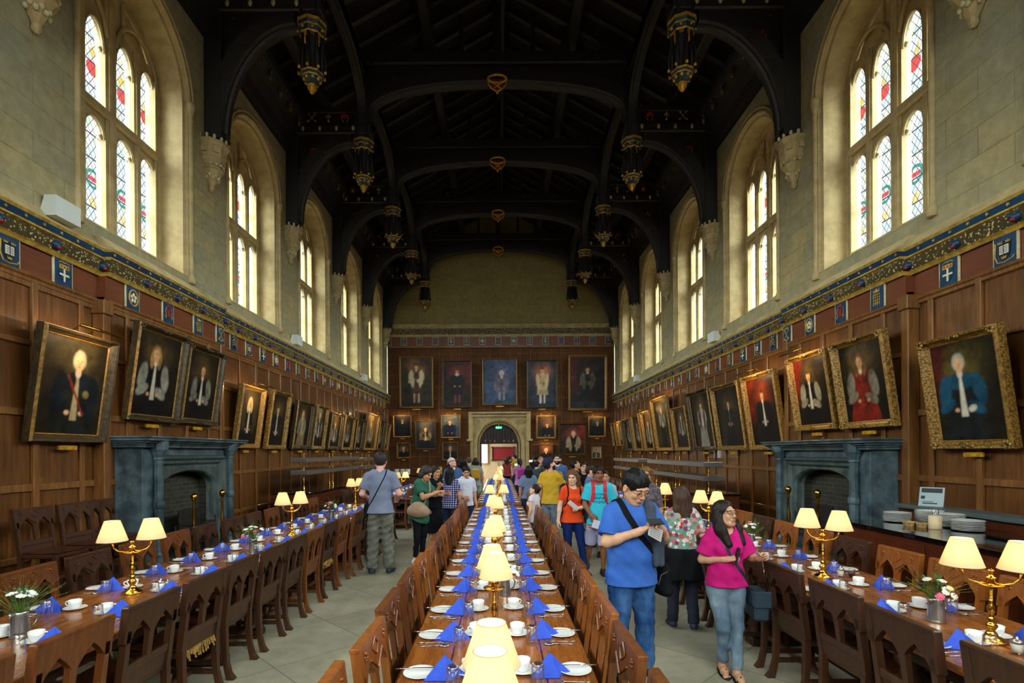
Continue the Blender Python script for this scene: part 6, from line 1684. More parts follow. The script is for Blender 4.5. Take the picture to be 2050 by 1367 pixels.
def hand_sdf(S, wrist, d, n, s, side, curl=(.35, .35, .3), thumb=.5, spread=1.0):
    """d: finger direction, n: palm normal, side +1 left hand"""
    d = unit(d); n = unit(np.array(n)-d*np.dot(n, d)); t = np.cross(n, d)*side     # thumb side
    R = np.stack([d, t, -n], 1); F = (R, np.array(wrist, float)); f = s
    S.ell((.05*f, 0, 0), (.05*f, .04*f, .017*f), .012*f, F)
    S.cone((-.03*f, 0, 0), (.02*f, 0, 0), .024*f, .027*f, .02*f, F)
    L = (.072, .08, .074, .056); Y = (.031, .0105, -.0105, -.03); RR = (.0092, .0095, .009, .008)
    for i in range(4):
        y = Y[i]*f; S.cone((.02*f, y*.6, 0), (.088*f-abs(i-1)*.004*f, y, .002*f), .012*f, .0108*f, .008*f, F)
        p = np.array([(.09-abs(i-1)*.004)*f, y, .002*f]); a = 0; yy = (i-1.5)*-.05*spread
        for q, (fr, r) in enumerate(((.45, RR[i]), (.3, RR[i]*.92), (.25, RR[i]*.82))):
            a += curl[q]*(1+.12*i); st = L[i]*fr*f*np.array([math.cos(a), yy, -math.sin(a)]); S.cone(p, p+st, r*f, r*.93*f, .0022*f, F); p = p+st
    a = np.array([.018, .026, -.006])*f; b = np.array([.048, .052, -.012-.02*thumb])*f; c = np.array([.075, .056-.012*thumb, -.02-.03*thumb])*f; e = np.array([.097, .05-.03*thumb, -.022-.04*thumb])*f
    S.cone(a, b, .015*f, .0125*f, .012*f, F); S.cone(b, c, .0118*f, .0105*f, .004*f, F); S.cone(c, e, .0103*f, .0085*f, .003*f, F)
def person(p):
    """p: dict of build, pose and dress. Local frame: faces -y, its left is +x, feet at z=0"""
    H = p['H']; s = H/1.72; res = p.get('res', .012); hres = p.get('hres', res*.55); g = p.get('g', 'm'); fat = p.get('fat', 1.0); rg = np.random.RandomState(p.get('seed', 1))
    lean = p.get('lean', 0); twist = p.get('twist', 0)
    Rb = np.array(Matrix.Rotation(twist, 3, 'Z') @ Matrix.Rotation(lean, 3, 'X')); hipc = np.array([0, 0, .93*s])
    U = lambda *a: Rb @ (np.array(a, float)*s-hipc)+hipc            # torso joints lean forwards
    FT = (Rb, hipc-Rb @ hipc)                                       # torso frame (unscaled units)
    sw = p.get('sw', .163 if g == 'm' else .143)
    SHL = {1: U(sw, .0, 1.405), -1: U(-sw, .0, 1.405)}
    arms = p.get('arms', {})
    E, Wr = {}, {}
    for q in (1, -1):
        e, w = arms.get(q, ((q*.05, .03, -.275), (q*.0, -.06, -.24)))
        E[q] = SHL[q]+np.array(e)*s; Wr[q] = E[q]+np.array(w)*s
    legs = p.get('legs', {}); HIP, KN_, AN = {}, {}, {}
    for q in (1, -1):
        HIP[q] = np.array([q*.088*s, 0, .9*s]); k, a = legs.get(q, ((q*.1, -.01, .49), (q*.1, .03, .085)))
        KN_[q] = np.array(k)*s; AN[q] = np.array(a)*s
    hd = p.get('head', (0, 0, 0)); HR = Rb @ rot(*hd); hc = U(0, -.01, 1.5)+HR @ (np.array([0, -.005, .105])*s); HF = (HR, hc)
    hs = s*p.get('hs', 1.0) if H > 1.5 else s*1.06
    pal, lipm = skin(p.get('skin', 'pale')); hm = hairmat(p.get('hair', (40, 30, 24)))
    # --- torso primitives, reused by clothes with an inflation
    def torso(S, inf, low=True, k=.05):
        f = fat
        S.ell((0, .0, 1.26*s), ((.15*f if g == 'm' else .135*f)*s+inf, (.1*f)*s+inf, .2*s+inf), k, FT)
        S.cone((-.1*s, .0, 1.395*s), (.1*s, .0, 1.395*s), .056*s+inf, None, k, FT, 1.0)
        S.ell((0, -.005*f, 1.07*s), ((.128*f if g == 'm' else .115*f)*s+inf, .092*f*s+inf, .17*s+inf), k, FT)
        if g == 'f' :
            for q in (1, -1): S.ell((q*.068*s, -.088*s, 1.27*s), (.058*s+inf*.5, .05*s+inf, .058*s+inf*.5), .03*s, FT)
        if p.get('belly'): S.ell((0, -.055*s, 1.06*s), (.12*f*s+inf, (.07+p['belly'])*s+inf, .13*s+inf), k, FT)
        if low: S.ell((0, .01*s, .93*s), ((.155*f if g == 'm' else .165*f)*s+inf, .11*f*s+inf, .12*s+inf), k)
    B = Sdf(); torso(B, -.008)
    B.cone(U(0, .012, 1.42), hc+HR @ (np.array([0, .02, -.05])*hs), .055*s*(1.08 if g == 'm' else .92)*(.5+.5*fat), .05*s, .03*s)
    B.cone(U(-.1, .01, 1.44), U(.1, .01, 1.44), .045*s, None, .03*s)
    ar = p.get('armr', 1.0)*(.94 if g == 'f' else 1)
    for q in (1, -1):
        B.cone(SHL[q], E[q], .05*s*ar, .04*s*ar, .02*s); B.cone(E[q], Wr[q], .041*s*ar, .026*s*ar, .02*s)
        mid = E[q]*.72+Wr[q]*.28; B.ell(mid, (.04*s*ar,)*3, .03*s)
        B.cone(HIP[q], KN_[q], .078*s*fat, .047*s, .02*s); B.cone(KN_[q], AN[q], .046*s, .031*s, .02*s)
        B.ell(KN_[q]*.68+AN[q]*.32+np.array([0, .018*s, 0]), (.044*s, .047*s, .1*s), .02*s)
    bodyparts = [surf(B, res)]
    mats_idx = [0]
    # --- head
    Hd = Sdf(); w = (1.0 if g == 'm' else .95)*p.get('fw', 1.0)
    def h3(*a): return tuple(x*hs for x in a)
    Hd.ell(h3(0, .014, .032), h3(.076*w, .094, .088), .02*hs, HF)
    Hd.ell(h3(0, -.018, -.04), h3(.06*w, .072, .074), .03*hs, HF)
    Hd.ell(h3(0, -.066, -.092), h3(.026*w, .022, .02), .025*hs, HF)
    for q in (1, -1):
        Hd.ell(h3(q*.036*w, -.066, -.022), h3(.022, .02, .022), .02*hs, HF)
        Hd.cone(h3(q*.05*w, .0, -.05), h3(q*.022, -.06, -.09), .022*hs, .018*hs, .03*hs, HF)
    Hd.ell(h3(0, -.078, .034), h3(.05*w, .016, .014), .02*hs, HF)
    for q in (1, -1): Hd.ell(h3(q*.031, -.101, .011), h3(.018, .014, .0115), .012*hs, HF, True)
    Hd.cone(h3(0, -.086, .016), h3(0, -.108, -.02), .008*hs, .0115*hs, .01*hs, HF)
    for q in (1, -1): Hd.ell(h3(q*.012, -.1, -.025), h3(.009, .011, .008), .006*hs, HF)
    Hd.ell(h3(0, -.088, -.056), h3(.026, .014, .016), .012*hs, HF)
    Hd.ell(h3(0, -.0985, -.0515), h3(.021, .0075, .005), .003*hs, HF); Hd.ell(h3(0, -.0965, -.0615), h3(.018, .0075, .006), .003*hs, HF)
    if p.get('mouth'): Hd.ell(h3(0, -.103, -.0565), h3(.014, .012, .0055), .002*hs, HF, True)
    for q in (1, -1):
        Hd.ell(h3(q*.08*w, .008, -.004), h3(.011, .02, .032), .008*hs, HF); Hd.ell(h3(q*.089*w, .002, .0), h3(.006, .011, .018), .004*hs, HF, True)
        if hres < .0042: Hd.ell(h3(q*.031, -.083, .011), h3(.0165, .0135, .0125), .003*hs, HF)
    Hd.cone(h3(0, .02, -.06), tuple(HR.T @ (U(0, .012, 1.45)-hc)), .052*s*(1.05 if g == 'm' else .9)*(.5+.5*fat), .054*s, .02*s, HF)
    hv, hf = surf(Hd, hres)
    loc = (hv-hc) @ HR/hs; cen = loc[hf].mean(1)
    mi = np.zeros(len(hf), int)
    lips = (((cen[:, 0]/.0225)**2+((cen[:, 2]+.0565)/.0125)**2) < 1) & (cen[:, 1] < -.085); mi[lips] = 1
    if p.get('mouth'): mi[lips & (np.abs(cen[:, 2]+.0565) < .0045)] = 2
    for q in (1, -1):
        br = (np.abs(cen[:, 0]-q*.033) < .02) & (np.abs(cen[:, 2]-.0345+.35*np.abs(np.abs(cen[:, 0])-.026)) < .0042) & (cen[:, 1] < -.06); mi[br] = 2
        if hres < .0042:
            r_ = ((cen[:, 0]-q*.031)/.0125)**2+((cen[:, 2]-.0105)/.0052)**2; eye = (r_ < 1) & (cen[:, 1] < -.078); mi[eye] = 3
            mi[eye & (((cen[:, 0]-q*.031-p.get('gaze', 0)*.004)**2+(cen[:, 2]-.0105)**2) < .0052**2)] = 4
            lid = (np.abs(cen[:, 0]-q*.031) < .0145) & (np.abs(cen[:, 2]-.0165) < .0018) & (cen[:, 1] < -.075); mi[lid] = 2
        else:
            ey = (((cen[:, 0]-q*.031)/.014)**2+((cen[:, 2]-.0105)/.0065)**2 < 1) & (cen[:, 1] < -.06); mi[ey] = 4
        if p.get('closed'): mi[mi == 3] = 0; mi[(mi == 4)] = 2
    if p.get('beard'): 
        bd = (cen[:, 2] < -.035) & (cen[:, 1] < .0) & ~lips & (cen[:, 2] > -.125) | ((np.abs(cen[:, 2]+.04) < .006) & (np.abs(cen[:, 0]) < .024) & (cen[:, 1] < -.08)); mi[bd & ~lips] = 2
    parts = [(bodyparts[0][0], bodyparts[0][1], 0), (hv, hf, mi)]
    # --- hands
    hands = p.get('hands', {})
    far = res > .015
    for q in (1, -1):
        fd = Wr[q]-E[q]; hp = hands.get(q, {}); Sd = Sdf()
        d = hp.get('d', fd); n = hp.get('n', (-q, .1, 0))
        f = 1.0*s*(.95 if g == 'f' else 1.04)
        hand_sdf(Sd, Wr[q], d, n, f, q, hp.get('curl', (.35, .4, .3)), hp.get('thumb', .4), hp.get('spread', 1))
        Sd.cone(Wr[q]-unit(fd)*.05*s, Wr[q], .03*s*ar, .026*s*ar, .02*s)
        if hp.get('skip'): continue
        v_, f_ = surf(Sd, .0042*s if not far else .007*s); parts.append((v_, f_, 0))
    root = thing('person', p['label'], 'person', None, (p['x'], p['y'], 0), p.get('rz', 0))
    def link(name, me, parent=root):
        o = bpy.data.objects.new(name, me); COL.objects.link(o); o.parent = parent; return o
    link('body', mkmesh('body', parts, [pal, lipm, hm, EYEW, IRIS]))
    # --- trousers / shorts / skirt
    bt = p.get('bottom'); sd_top = None
    if bt:
        kind, bm, L, wd = bt['kind'], bt['mat'], bt.get('len', 1.0), bt.get('w', 1.0)
        Q = Sdf(); inf = .008
        Q.ell((0, .01*s, .93*s), ((.155*fat if g == 'm' else .163*fat)*s+inf, .108*fat*s+inf, .115*s+inf), .04*s)
        Q.ell((0, .0, 1.0*s), ((.128*fat if g == 'm' else .12*fat)*s+inf, .092*fat*s+inf, .09*s), .04*s)
        wob = rg.uniform(0, 6, 4)
        for q in (1, -1):
            if kind == 'skirt': continue
            if L > .55:
                A_ = KN_[q]+(AN[q]-KN_[q])*((L-.5)/.5)
                Q.cone(HIP[q]+[0, 0, -.02*s], KN_[q], .09*s*fat*wd**.4, .062*s*wd, .03*s); Q.cone(KN_[q], A_, .062*s*wd, (.048 if wd < 1.1 else .058)*s*wd, .025*s, None, 1.0, .0)
            else:
                A_ = HIP[q]+(KN_[q]-HIP[q])*(L/.5); Q.cone(HIP[q], A_, .092*s*fat*wd**.4, .08*s*wd, .03*s, None, 1.0, .0)
        if kind == 'skirt': Q.cone((0, .0, .93*s), (0, 0, (.93-L*.85)*s), .15*s, .2*s*wd, .04*s, None, .8, 0)
        zt = min(bt.get('top', 1.02), p['top'].get('hem', .88)+.05 if p.get('top') else 9)*s
        def post(d, P_):
            w_ = np.sin(P_[:, 2]*46+wob[0]+P_[:, 0]*20)*np.sin(P_[:, 2]*17+wob[1]+P_[:, 1]*30)*.0035*bt.get('wr', 1)
            return np.maximum(d+w_, P_[:, 2]-zt)
        Q.post.append(post); v_, f_ = surf(Q, res)
        b_o = link(bt.get('name', {'trousers': 'trousers', 'shorts': 'shorts', 'skirt': 'skirt'}[kind]), mkmesh('trousers', [(v_, f_, 0)], [bm]))
        if bt.get('band') is not None:
            pass
    # --- top
    tp = p.get('top')
    if tp:
        inf = tp.get('inf', .016); Q = Sdf(); torso(Q, inf, low=False)
        hem = tp.get('hem', .88)*s; lw = tp.get('loose', 1.0)
        Q.cone((0, .0, 1.05*s), (0, .005, hem), (.125*fat*s+inf)*lw if g == 'm' else (.118*fat*s+inf)*lw, max((.148*fat*s+inf)*lw if g == 'm' else (.158*fat*s+inf)*lw, (.088+.092*fat*(bt.get('w', 1)**.4 if bt else 1))*s+.014), .06*s, None, .76)
        Q.cone(U(-.09, .01, 1.445), U(.09, .01, 1.445), .042*s+inf*.6, None, .04*s)
        sl = tp.get('sleeve', .6)
        for q in (1, -1):
            if sl <= 0: Q.cone(U(q*.1, 0, 1.42), SHL[q]*.98, .055*s, None, .02*s); continue
            r0, r1 = tp.get('sr', (.066, .066)); d_ = E[q]-SHL[q]
            if sl <= 1: Q.cone(SHL[q]-[0, 0, .008*s], SHL[q]+d_*sl, r0*s*ar**.5, r1*s*ar**.5, .035*s, None, 1.0, .0)
            else:
                Q.cone(SHL[q], E[q], r0*s, .054*s, .035*s); Q.cone(E[q], E[q]+(Wr[q]-E[q])*(sl-1), .053*s, .04*s, .03*s, None, 1.0, .0)
        nk = U(0, tp.get('ny', -.035), 1.505-tp.get('neck', 0)); nr = tp.get('nr', .062)*s
        wob = rg.uniform(0, 6, 4); wr = tp.get('wr', 1.0)
        side_hem = tp.get('points', 0)
        def post(d, P_):
            w_ = (np.sin(P_[:, 2]*38+wob[0]+P_[:, 0]*24)*np.sin(P_[:, 0]*26+wob[1]-P_[:, 2]*9)*.0035+np.sin((P_[:, 2]+P_[:, 0]*.8)*60+wob[2])*.0014)*wr
            hz = hem-side_hem*np.maximum(0, -P_[:, 1]/.15)*1.0 if side_hem else hem
            d = np.maximum(d+w_, hz-P_[:, 2]); e = P_-nk.astype(np.float32); e = e*V3(1, .8, .85)
            return np.maximum(d, nr-np.sqrt((e*e).sum(1)))
        Q.post.append(post); v_, f_ = surf(Q, res*.9)
        link(tp.get('name', 'shirt'), mkmesh('shirt', [(v_, f_, 0)], [tp['mat']])); sd_top = Q
        if tp.get('collar'):
            mb = MB()
            c0 = U(0, .0, 1.478); R1 = .068*s*(.5+.5*fat)
            for q in (1, -1):
                pts = []
                for i in range(9):
                    a = PI/2-q*(i/8)*PI*.86; pts.append(c0+Rb @ np.array([R1*math.cos(a)*1.05, R1*math.sin(a)*.95, -.012*s-(i/8)**2*.035*s]))
                out = [c+Rb @ (unit([c[0]-c0[0], c[1]-c0[1], 0])*(.02+.018*(i/8))*s+np.array([0, 0, -.028-.02*(i/8)])*s) for i, c in enumerate(pts)]
                up = [c+Rb @ np.array([0, 0, .012*s]) for c in pts]
                mb.strip(pts, out, 0, True); mb.strip([c+unit(c-c0)*.004 for c in pts], [c+[0, 0, .006] for c in out], 0, True); mb.strip(pts, up, 0, True)
            mb.build('collar', [tp['mat']], root)
    # --- shoes
    sh = p.get('shoes')
    if sh:
        for q in (1, -1):
            Q = Sdf(); a = AN[q]; yaw = sh.get('yaw', {}).get(q, q*.2); ca, sa = math.cos(yaw), math.sin(yaw)
            tz = max(0, a[2]-.085*s); pit = sh.get('pitch', {}).get(q, 0)
            f = lambda x, y, z: (a[0]+(x*ca-y*sa)*s, a[1]+(x*sa+y*ca)*s, tz+(z+max(0, y+.02)*pit)*s)
            Q.cone(f(0, .03, .048), f(0, -.06, .042), .044*s, .042*s, .03*s); Q.cone(f(0, -.06, .036), f(0, -.155, .03), .045*s, .036*s, .03*s); Q.cone(f(0, .02, .07), f(0, .0, .1), .04*s, .042*s, .03*s)
            z0 = tz
            Q.post.append((lambda z0: (lambda d, P_: np.maximum(d, z0+.003-P_[:, 2]) if pit == 0 else d))(z0))
            v_, f_ = surf(Q, min(res, .011)); mi = (v_[f_].mean(1)[:, 2] < z0+.022).astype(int)*(1 if sh.get('sole', True) else 0)
            link('shoe', mkmesh('shoe', [(v_, f_, mi)], [sh['mat'], SHOEW]))
    # --- hair
    hk = p.get('hk', 'short'); Q = Sdf(); fr = p.get('fringe', .045)
    def hh(*a): return tuple(x*hs for x in a)
    if hk != 'none':
        vol = p.get('vol', .0)
        Q.ell(hh(0, .02, .044), hh(.083+vol, .1+vol, .09+vol), .02*hs, HF)
        if hk == 'short': Q.ell(hh(0, .05, .0), hh(.078, .07, .07), .02*hs, HF)
        if hk in ('long', 'bob', 'curly', 'tail', 'bun'): Q.ell(hh(0, .045, .0), hh(.082, .078, .08), .02*hs, HF)
        if hk in ('long', 'bob', 'curly'):
            Ln = p.get('hl', .3)
            for q in (1, -1):
                Q.cone(hh(q*.07, .02, .02), hh(q*(.088 if hk != 'bob' else .08), .025+p.get('hy', .0), -.02-Ln*.5), .03*hs, .038*hs, .03*hs, HF)
                Q.cone(hh(q*(.088), .025, -.02-Ln*.5), hh(q*p.get('hx', .1), .03+p.get('hy', 0), -.02-Ln), .037*hs, .024*hs, .03*hs, HF)
                Q.cone(hh(q*.04, .07, .0), hh(q*.05, .075, -.02-Ln), .045*hs, .03*hs, .03*hs, HF)
            Q.cone(hh(0, .08, .0), hh(0, .085, -.02-Ln*.98), .05*hs, .035*hs, .03*hs, HF)
        if p.get('hf'):
            for q in (1, -1): Q.cone(hh(q*.08, .005, -.03), hh(q*.1, -.03, -.15), .035*hs, .05*hs, .03*hs, HF); Q.cone(hh(q*.1, -.03, -.15), hh(q*.085, -.085, -.02-p['hf']), .05*hs, .034*hs, .03*hs, HF)
        if hk == 'tail': Q.cone(hh(0, .11, .03), hh(0, .15, -.04), .03*hs, .034*hs, .02*hs, HF); Q.cone(hh(0, .15, -.04), hh(0, .12, -.16), .032*hs, .012*hs, .02*hs, HF)
        if hk == 'bun': Q.ell(hh(0, .11, .05), hh(.04, .035, .04), .015*hs, HF)
        if hk == 'curly':
            for i in range(46):
                a, b = rg.uniform(-2.2, 2.2), rg.uniform(-.26, .08); Q.ell(hh(.1*math.sin(a), .03+.09*math.cos(a)*.9, b), hh(.022, .022, .03), .014*hs, HF)
        wob = rg.uniform(0, 6, 3); amp = {'curly': .007, 'long': .003, 'short': .003}.get(hk, .0025)
        lowcut = p.get('nape', -.065)
        def post(d, P_):
            q = (P_-hc.astype(np.float32)) @ HR.astype(np.float32)/hs
            d = d+np.sin(q[:, 0]*150+wob[0]+q[:, 2]*25)*np.sin(q[:, 1]*70+wob[1]+q[:, 2]*18)*amp*hs
            # carve the face opening
            fx, fy, fz = q[:, 0], q[:, 1], q[:, 2]
            e = np.sqrt((fx/p.get('fo', .068))**2+((fz+.02-p.get('part', 0)*fx)/(fr+.025+.02))**2)
            cut = np.maximum((1-e)*.05, 0)
            face = np.where(fy < -.02, (1-e)*.05, -1)
            face = np.where((fz < -.01) & (np.abs(fx) < .062) & (fy < .02), .03, face)
            d = np.maximum(d, face*hs)
            if hk == 'short':
                d = np.maximum(d, (lowcut-fz)*hs)
                ear = .03-np.sqrt((fy-.0)**2+(fz+.01)**2); d = np.maximum(d, np.where(np.abs(fx) > .05, ear, -1)*hs)
                d = np.maximum(d, np.where((fy < .0) & (fz < .0), .02, -1)*hs)
            return d
        Q.post.append(post); v_, f_ = surf(Q, max(hres, .004) if hk != 'long' else max(hres, .005))
        if len(v_): link('hair', mkmesh('hair', [(v_, f_, 0)], [hm]))
    # --- cap
    if p.get('cap'):
        cp = p['cap']; Q = Sdf(); Q.ell(hh(0, .018, .05), hh(.09, .106, .088), .01*hs, HF)
        bx_, by_ = (0, -1) if not cp.get('side') else (math.sin(cp['side']), -math.cos(cp['side']))
        def post(d, P_):
            q = (P_-hc.astype(np.float32)) @ HR.astype(np.float32)/hs; d = np.maximum(d, (.03-q[:, 2])*hs)
            u, v = q[:, 0]*bx_+q[:, 1]*by_, -q[:, 0]*by_+q[:, 1]*bx_
            br = np.maximum(np.sqrt(((u-.07)/.1)**2+(v/.075)**2)-1, 0)*.05+np.abs(q[:, 2]-.04+.15*(u-.07))-.004
            return np.minimum(d, br*hs*.7)
        Q.post.append(post); lo, hi = Q.bounds(); v_, f_ = surf(Q, max(hres, .004), lo-.08, hi+.08); tag(link('cap', mkmesh('cap', [(v_, f_, 0)], [cp['mat']])))
    # --- glasses
    if p.get('glasses'):
        mb = MB(); A = np.eye(4); A[:3, :3] = HR*hs; A[:3, 3] = hc
        for q in (1, -1):
            mb.tube([(q*.033+.023*math.cos(a*PI/8)*(1 if abs(math.cos(a*PI/8)) < .8 else .95), -.106, .006+.0155*math.sin(a*PI/8)) for a in range(16)], .0014, 5, 0, A, closed=True)
            mb.tube([(q*.056, -.105, .01), (q*.078, -.05, .012), (q*.086, .01, .008)], .0016, 5, 0, A)
        mb.tube([(-.01, -.108, .009), (0, -.112, .013), (.01, -.108, .009)], .0014, 5, 0, A); mb.build('glasses', [plain('dark_wire', rgb(60, 44, 36), .3, .6)], root)
    p['_'] = dict(root=root, top=sd_top, body=B, hc=hc, HR=HR, hs=hs, E=E, W=Wr, S=SHL, U=U, s=s, FT=FT)
    return p
def snap(f, c, d, r0=.45, off=.006):
    """point of the surface f met coming in from far along d towards c"""
    c = np.array(c, float); d = unit(d); ts = np.linspace(r0, 0, 120); P_ = (c+ts[:, None]*d).astype(np.float32); v = f(P_)
    i = np.argmax(v < 0); t = ts[i] if (v < 0).any() else .05
    return c+d*(t+off)
CROSS_F = [(-.1, .0, 1.5), (-.1, -.07, 1.44), (-.065, -.12, 1.33), (0, -.14, 1.2), (.08, -.14, 1.08), (.15, -.09, .98), (.18, -.0, .91)]
CROSS_B = [(-.1, .0, 1.5), (-.09, .08, 1.41), (-.02, .13, 1.28), (.06, .13, 1.13), (.14, .09, .99), (.18, 0, .91)]
PACK = [(-.1, .1, 1.4), (-.1, .04, 1.49), (-.098, -.03, 1.49), (-.1, -.09, 1.42), (-.1, -.13, 1.32), (-.12, -.1, 1.2), (-.15, -.03, 1.12)]
def mir(L): return [(-x, y, z) for x, y, z in L]
def strap(p, pts, w=.03, off=.006):
    """flat band lying on the clothes along a rough path of body points (1.72 m figure)"""
    f = p['_']['top'] or p['_']['body']; s = p['_']['s']; k = p.get('fat', 1.0)
    G = np.array(pts, float); G[:, :2] *= k; R_, t_ = p['_']['FT']; G = (G*s) @ R_.T+t_
    fine = [G[0]]
    for i in range(len(G)-1):
        for t in np.linspace(0, 1, 6)[1:]: fine.append(G[i]*(1-t)+G[i+1]*t)
    P_ = np.array(fine); e = .004
    def grad(P_):
        return np.stack([f((P_+d).astype(np.float32))-f((P_-d).astype(np.float32)) for d in np.eye(3)*e], 1)/(2*e)
    for it in range(14):
        d = f(P_.astype(np.float32))-off; g = grad(P_); g /= np.linalg.norm(g, axis=1)[:, None]+1e-9; P_ = P_-g*d[:, None]*.7
        if it < 11: P_[1:-1] = P_[1:-1]*.5+(P_[:-2]+P_[2:])*.25
    N = grad(P_); N /= np.linalg.norm(N, axis=1)[:, None]+1e-9
    mb = MB(); t = np.gradient(P_, axis=0); sd = np.cross(t, N); sd /= np.linalg.norm(sd, axis=1)[:, None]+1e-9
    L, R = P_+sd*w/2, P_-sd*w/2; n = N*.004
    mb.strip(L, R, 0, True); mb.strip(L-n*2, R-n*2, 0, True); mb.strip(L, L-n*2, 0); mb.strip(R, R-n*2, 0)
    return mb, P_
def bag_obj(p, name, label, cat, mbs):
    r = p['_']['root']; t = thing(name, label, cat, None, tuple(r.location), r.rotation_euler[2])
    for n, mb, m in mbs: mb.build(n, [m], t)
    return t
# ---------------------------------------------------------------- materials of dress
def plaid():
    t = NT('plaid_cotton'); tc = t.n('ShaderNodeTexCoord'); sp = t.n('ShaderNodeSeparateXYZ'); t.link(tc.outputs['Object'], sp.inputs[0])
    def st(x, f, w): return t.math('LESS_THAN', t.math('FRACT', t.math('MULTIPLY', x, f)), w)
    a = st(sp.outputs[0], 24, .5); b = st(sp.outputs[2], 24, .5); c = t.math('ADD', a, b)
    col = t.ramp(t.math('MULTIPLY', c, .5), [(0, rgb(196, 190, 214)), (.4, rgb(82, 84, 140)), (.9, rgb(28, 30, 66))], 'CONSTANT')
    return t.finish(col, .85, 0, t.noise(tc.outputs['Object'], 6, 3), .4, .03, spec=.1)
def floral():
    t = NT('floral_blouse'); v = t.coord(scale=(1, 1, 1)); x = t.n('ShaderNodeTexVoronoi', Scale=23.0, Randomness=.9); t.link(v, x.inputs['Vector'])
    sp = t.n('ShaderNodeSeparateColor'); t.link(x.outputs['Color'], sp.inputs[0])
    pet = t.ramp(sp.outputs[0], [(0, rgb(226, 214, 206)), (.22, rgb(206, 96, 110)), (.36, rgb(100, 150, 132)), (.5, rgb(232, 200, 190)), (.64, rgb(196, 84, 60)), (.76, rgb(140, 60, 96)), (.86, rgb(214, 204, 210))], 'CONSTANT')
    bg = t.ramp(t.noise(v, 5, 2), [(.4, rgb(104, 156, 142)), (.6, rgb(196, 150, 140))])
    col = t.mix(t.math('LESS_THAN', x.outputs['Distance'], .52), bg, pet)
    col = t.mix(t.math('LESS_THAN', x.outputs['Distance'], .12), col, t.ramp(sp.outputs[1], [(0, rgb(60, 30, 50)), (.5, rgb(200, 160, 60))], 'CONSTANT'))
    return t.finish(col, .85, 0, t.noise(v, 5, 3), .4, .03, spec=.1)
def teetext():
    t = NT('turquoise_tee'); tc = t.n('ShaderNodeTexCoord'); sp = t.n('ShaderNodeSeparateXYZ'); t.link(tc.outputs['Object'], sp.inputs[0])
    x, y, z = sp.outputs
    f = t.math('FRACT', t.math('DIVIDE', t.math('SUBTRACT', z, 1.08), .058)); inrow = t.math('LESS_THAN', t.math('ABSOLUTE', t.math('SUBTRACT', f, .5)), .3)
    zr = t.math('MULTIPLY', t.math('GREATER_THAN', z, 1.08), t.math('LESS_THAN', z, 1.254)); xr = t.math('LESS_THAN', t.math('ABSOLUTE', x), .095)
    n1 = t.noise(t.coord(scale=(1, .2, .8)), 95, 2, .8); ink = t.math('GREATER_THAN', n1, .5)
    m = t.math('MULTIPLY', t.math('MULTIPLY', inrow, zr), t.math('MULTIPLY', xr, t.math('MULTIPLY', ink, t.math('LESS_THAN', y, 0))))
    col = t.mix(m, rgb(64, 190, 214), rgb(14, 64, 96))
    return t.finish(col, .85, 0, t.noise(tc.outputs['Object'], 5, 3), .4, .03, spec=.1)
D = dict
BLUEJ = denim('washed_blue_denim', rgb(30, 64, 116), rgb(70, 112, 160)); NAVYJ = denim('navy_denim', rgb(14, 34, 84), rgb(24, 48, 104)); GREYJ = denim('grey_denim', rgb(84, 104, 122), rgb(126, 144, 156)); DKJ = denim('dark_denim', rgb(28, 44, 66), rgb(44, 64, 92))
PALEJ = denim('pale_denim', rgb(112, 126, 146), rgb(150, 162, 178))
BLK = cloth('black_cloth', rgb(18, 20, 24)); KHAKI = cloth('grey_cargo', rgb(112, 110, 98), rgb(92, 92, 84), sc=9, bstr=.6)
WHSH = plain('white_canvas_shoe', rgb(222, 222, 220), .6); NVSH = plain('navy_shoe', rgb(28, 40, 60), .6); BKSH = plain('black_shoe', rgb(20, 20, 22), .6); BLSH = plain('blue_shoe', rgb(70, 96, 130), .6)
# ---------------------------------------------------------------- the man in the blue polo, nearest
x, y = 1.075, 4.33
polo = person(D(H=1.68, x=x, y=y, rz=.28, res=.0085, hres=.0032, skin='asian', fat=1.24, belly=.035, sw=.172, armr=1.12, hs=1.13, fw=1.08,
    head=(.12, .5, 0), hair=(22, 22, 24), hk='short', vol=.008, fringe=.03, glasses=True, closed=True, nape=-.05, part=.25,
    arms={-1: ((-.085, -.06, -.25), (.2, -.165, .1)), 1: ((.1, -.06, -.25), (-.15, -.2, .12))},
    hands={-1: D(d=(.75, -.25, .42), n=(.3, -.1, -.9), curl=(.45, .75, .5), thumb=.7), 1: D(d=(-.72, -.25, .5), n=(-.2, .1, -.9), curl=(.6, .9, .6), thumb=.8)},
    legs={-1: ((-.12, -.01, .49), (-.13, .02, .085)), 1: ((.11, -.02, .49), (.13, .0, .085))},
    top=D(mat=cloth('blue_pique', rgb(66, 112, 196), rgb(54, 98, 182)), hem=.79, sleeve=.8, sr=(.07, .082), collar=True, loose=1.13, neck=.0, nr=.066, name='polo_shirt', inf=.02),
    bottom=D(kind='trousers', mat=BLUEJ, w=1.3, len=1.0, wr=1.6, name='jeans', top=.9), shoes=D(mat=BKSH), seed=3,
    label='person in a blue polo shirt and jeans looking down at a phone, nearest the camera'))
_ = polo['_']; s = _['s']
phone_c = (_['W'][-1]+_['W'][1])/2+np.array([0, -.07, .075])
r = _['root']
def carry(p, name, label, cat, builds):
    r = p['_']['root']; t = thing(name, label, cat, None, tuple(r.location), r.rotation_euler[2])
    for n, mb, m in builds: mb.build(n, [m], t)
    return t
def plate_box(mb, c, R, w, h, d): A = np.eye(4); A[:3, :3] = R; A[:3, 3] = c; mb.bbox(-w/2, w/2, -d/2, d/2, -h/2, h/2, min(.004, d/2.2), 0, A); return mb
Rp = np.array(Matrix.Rotation(-1.0, 3, 'X'))
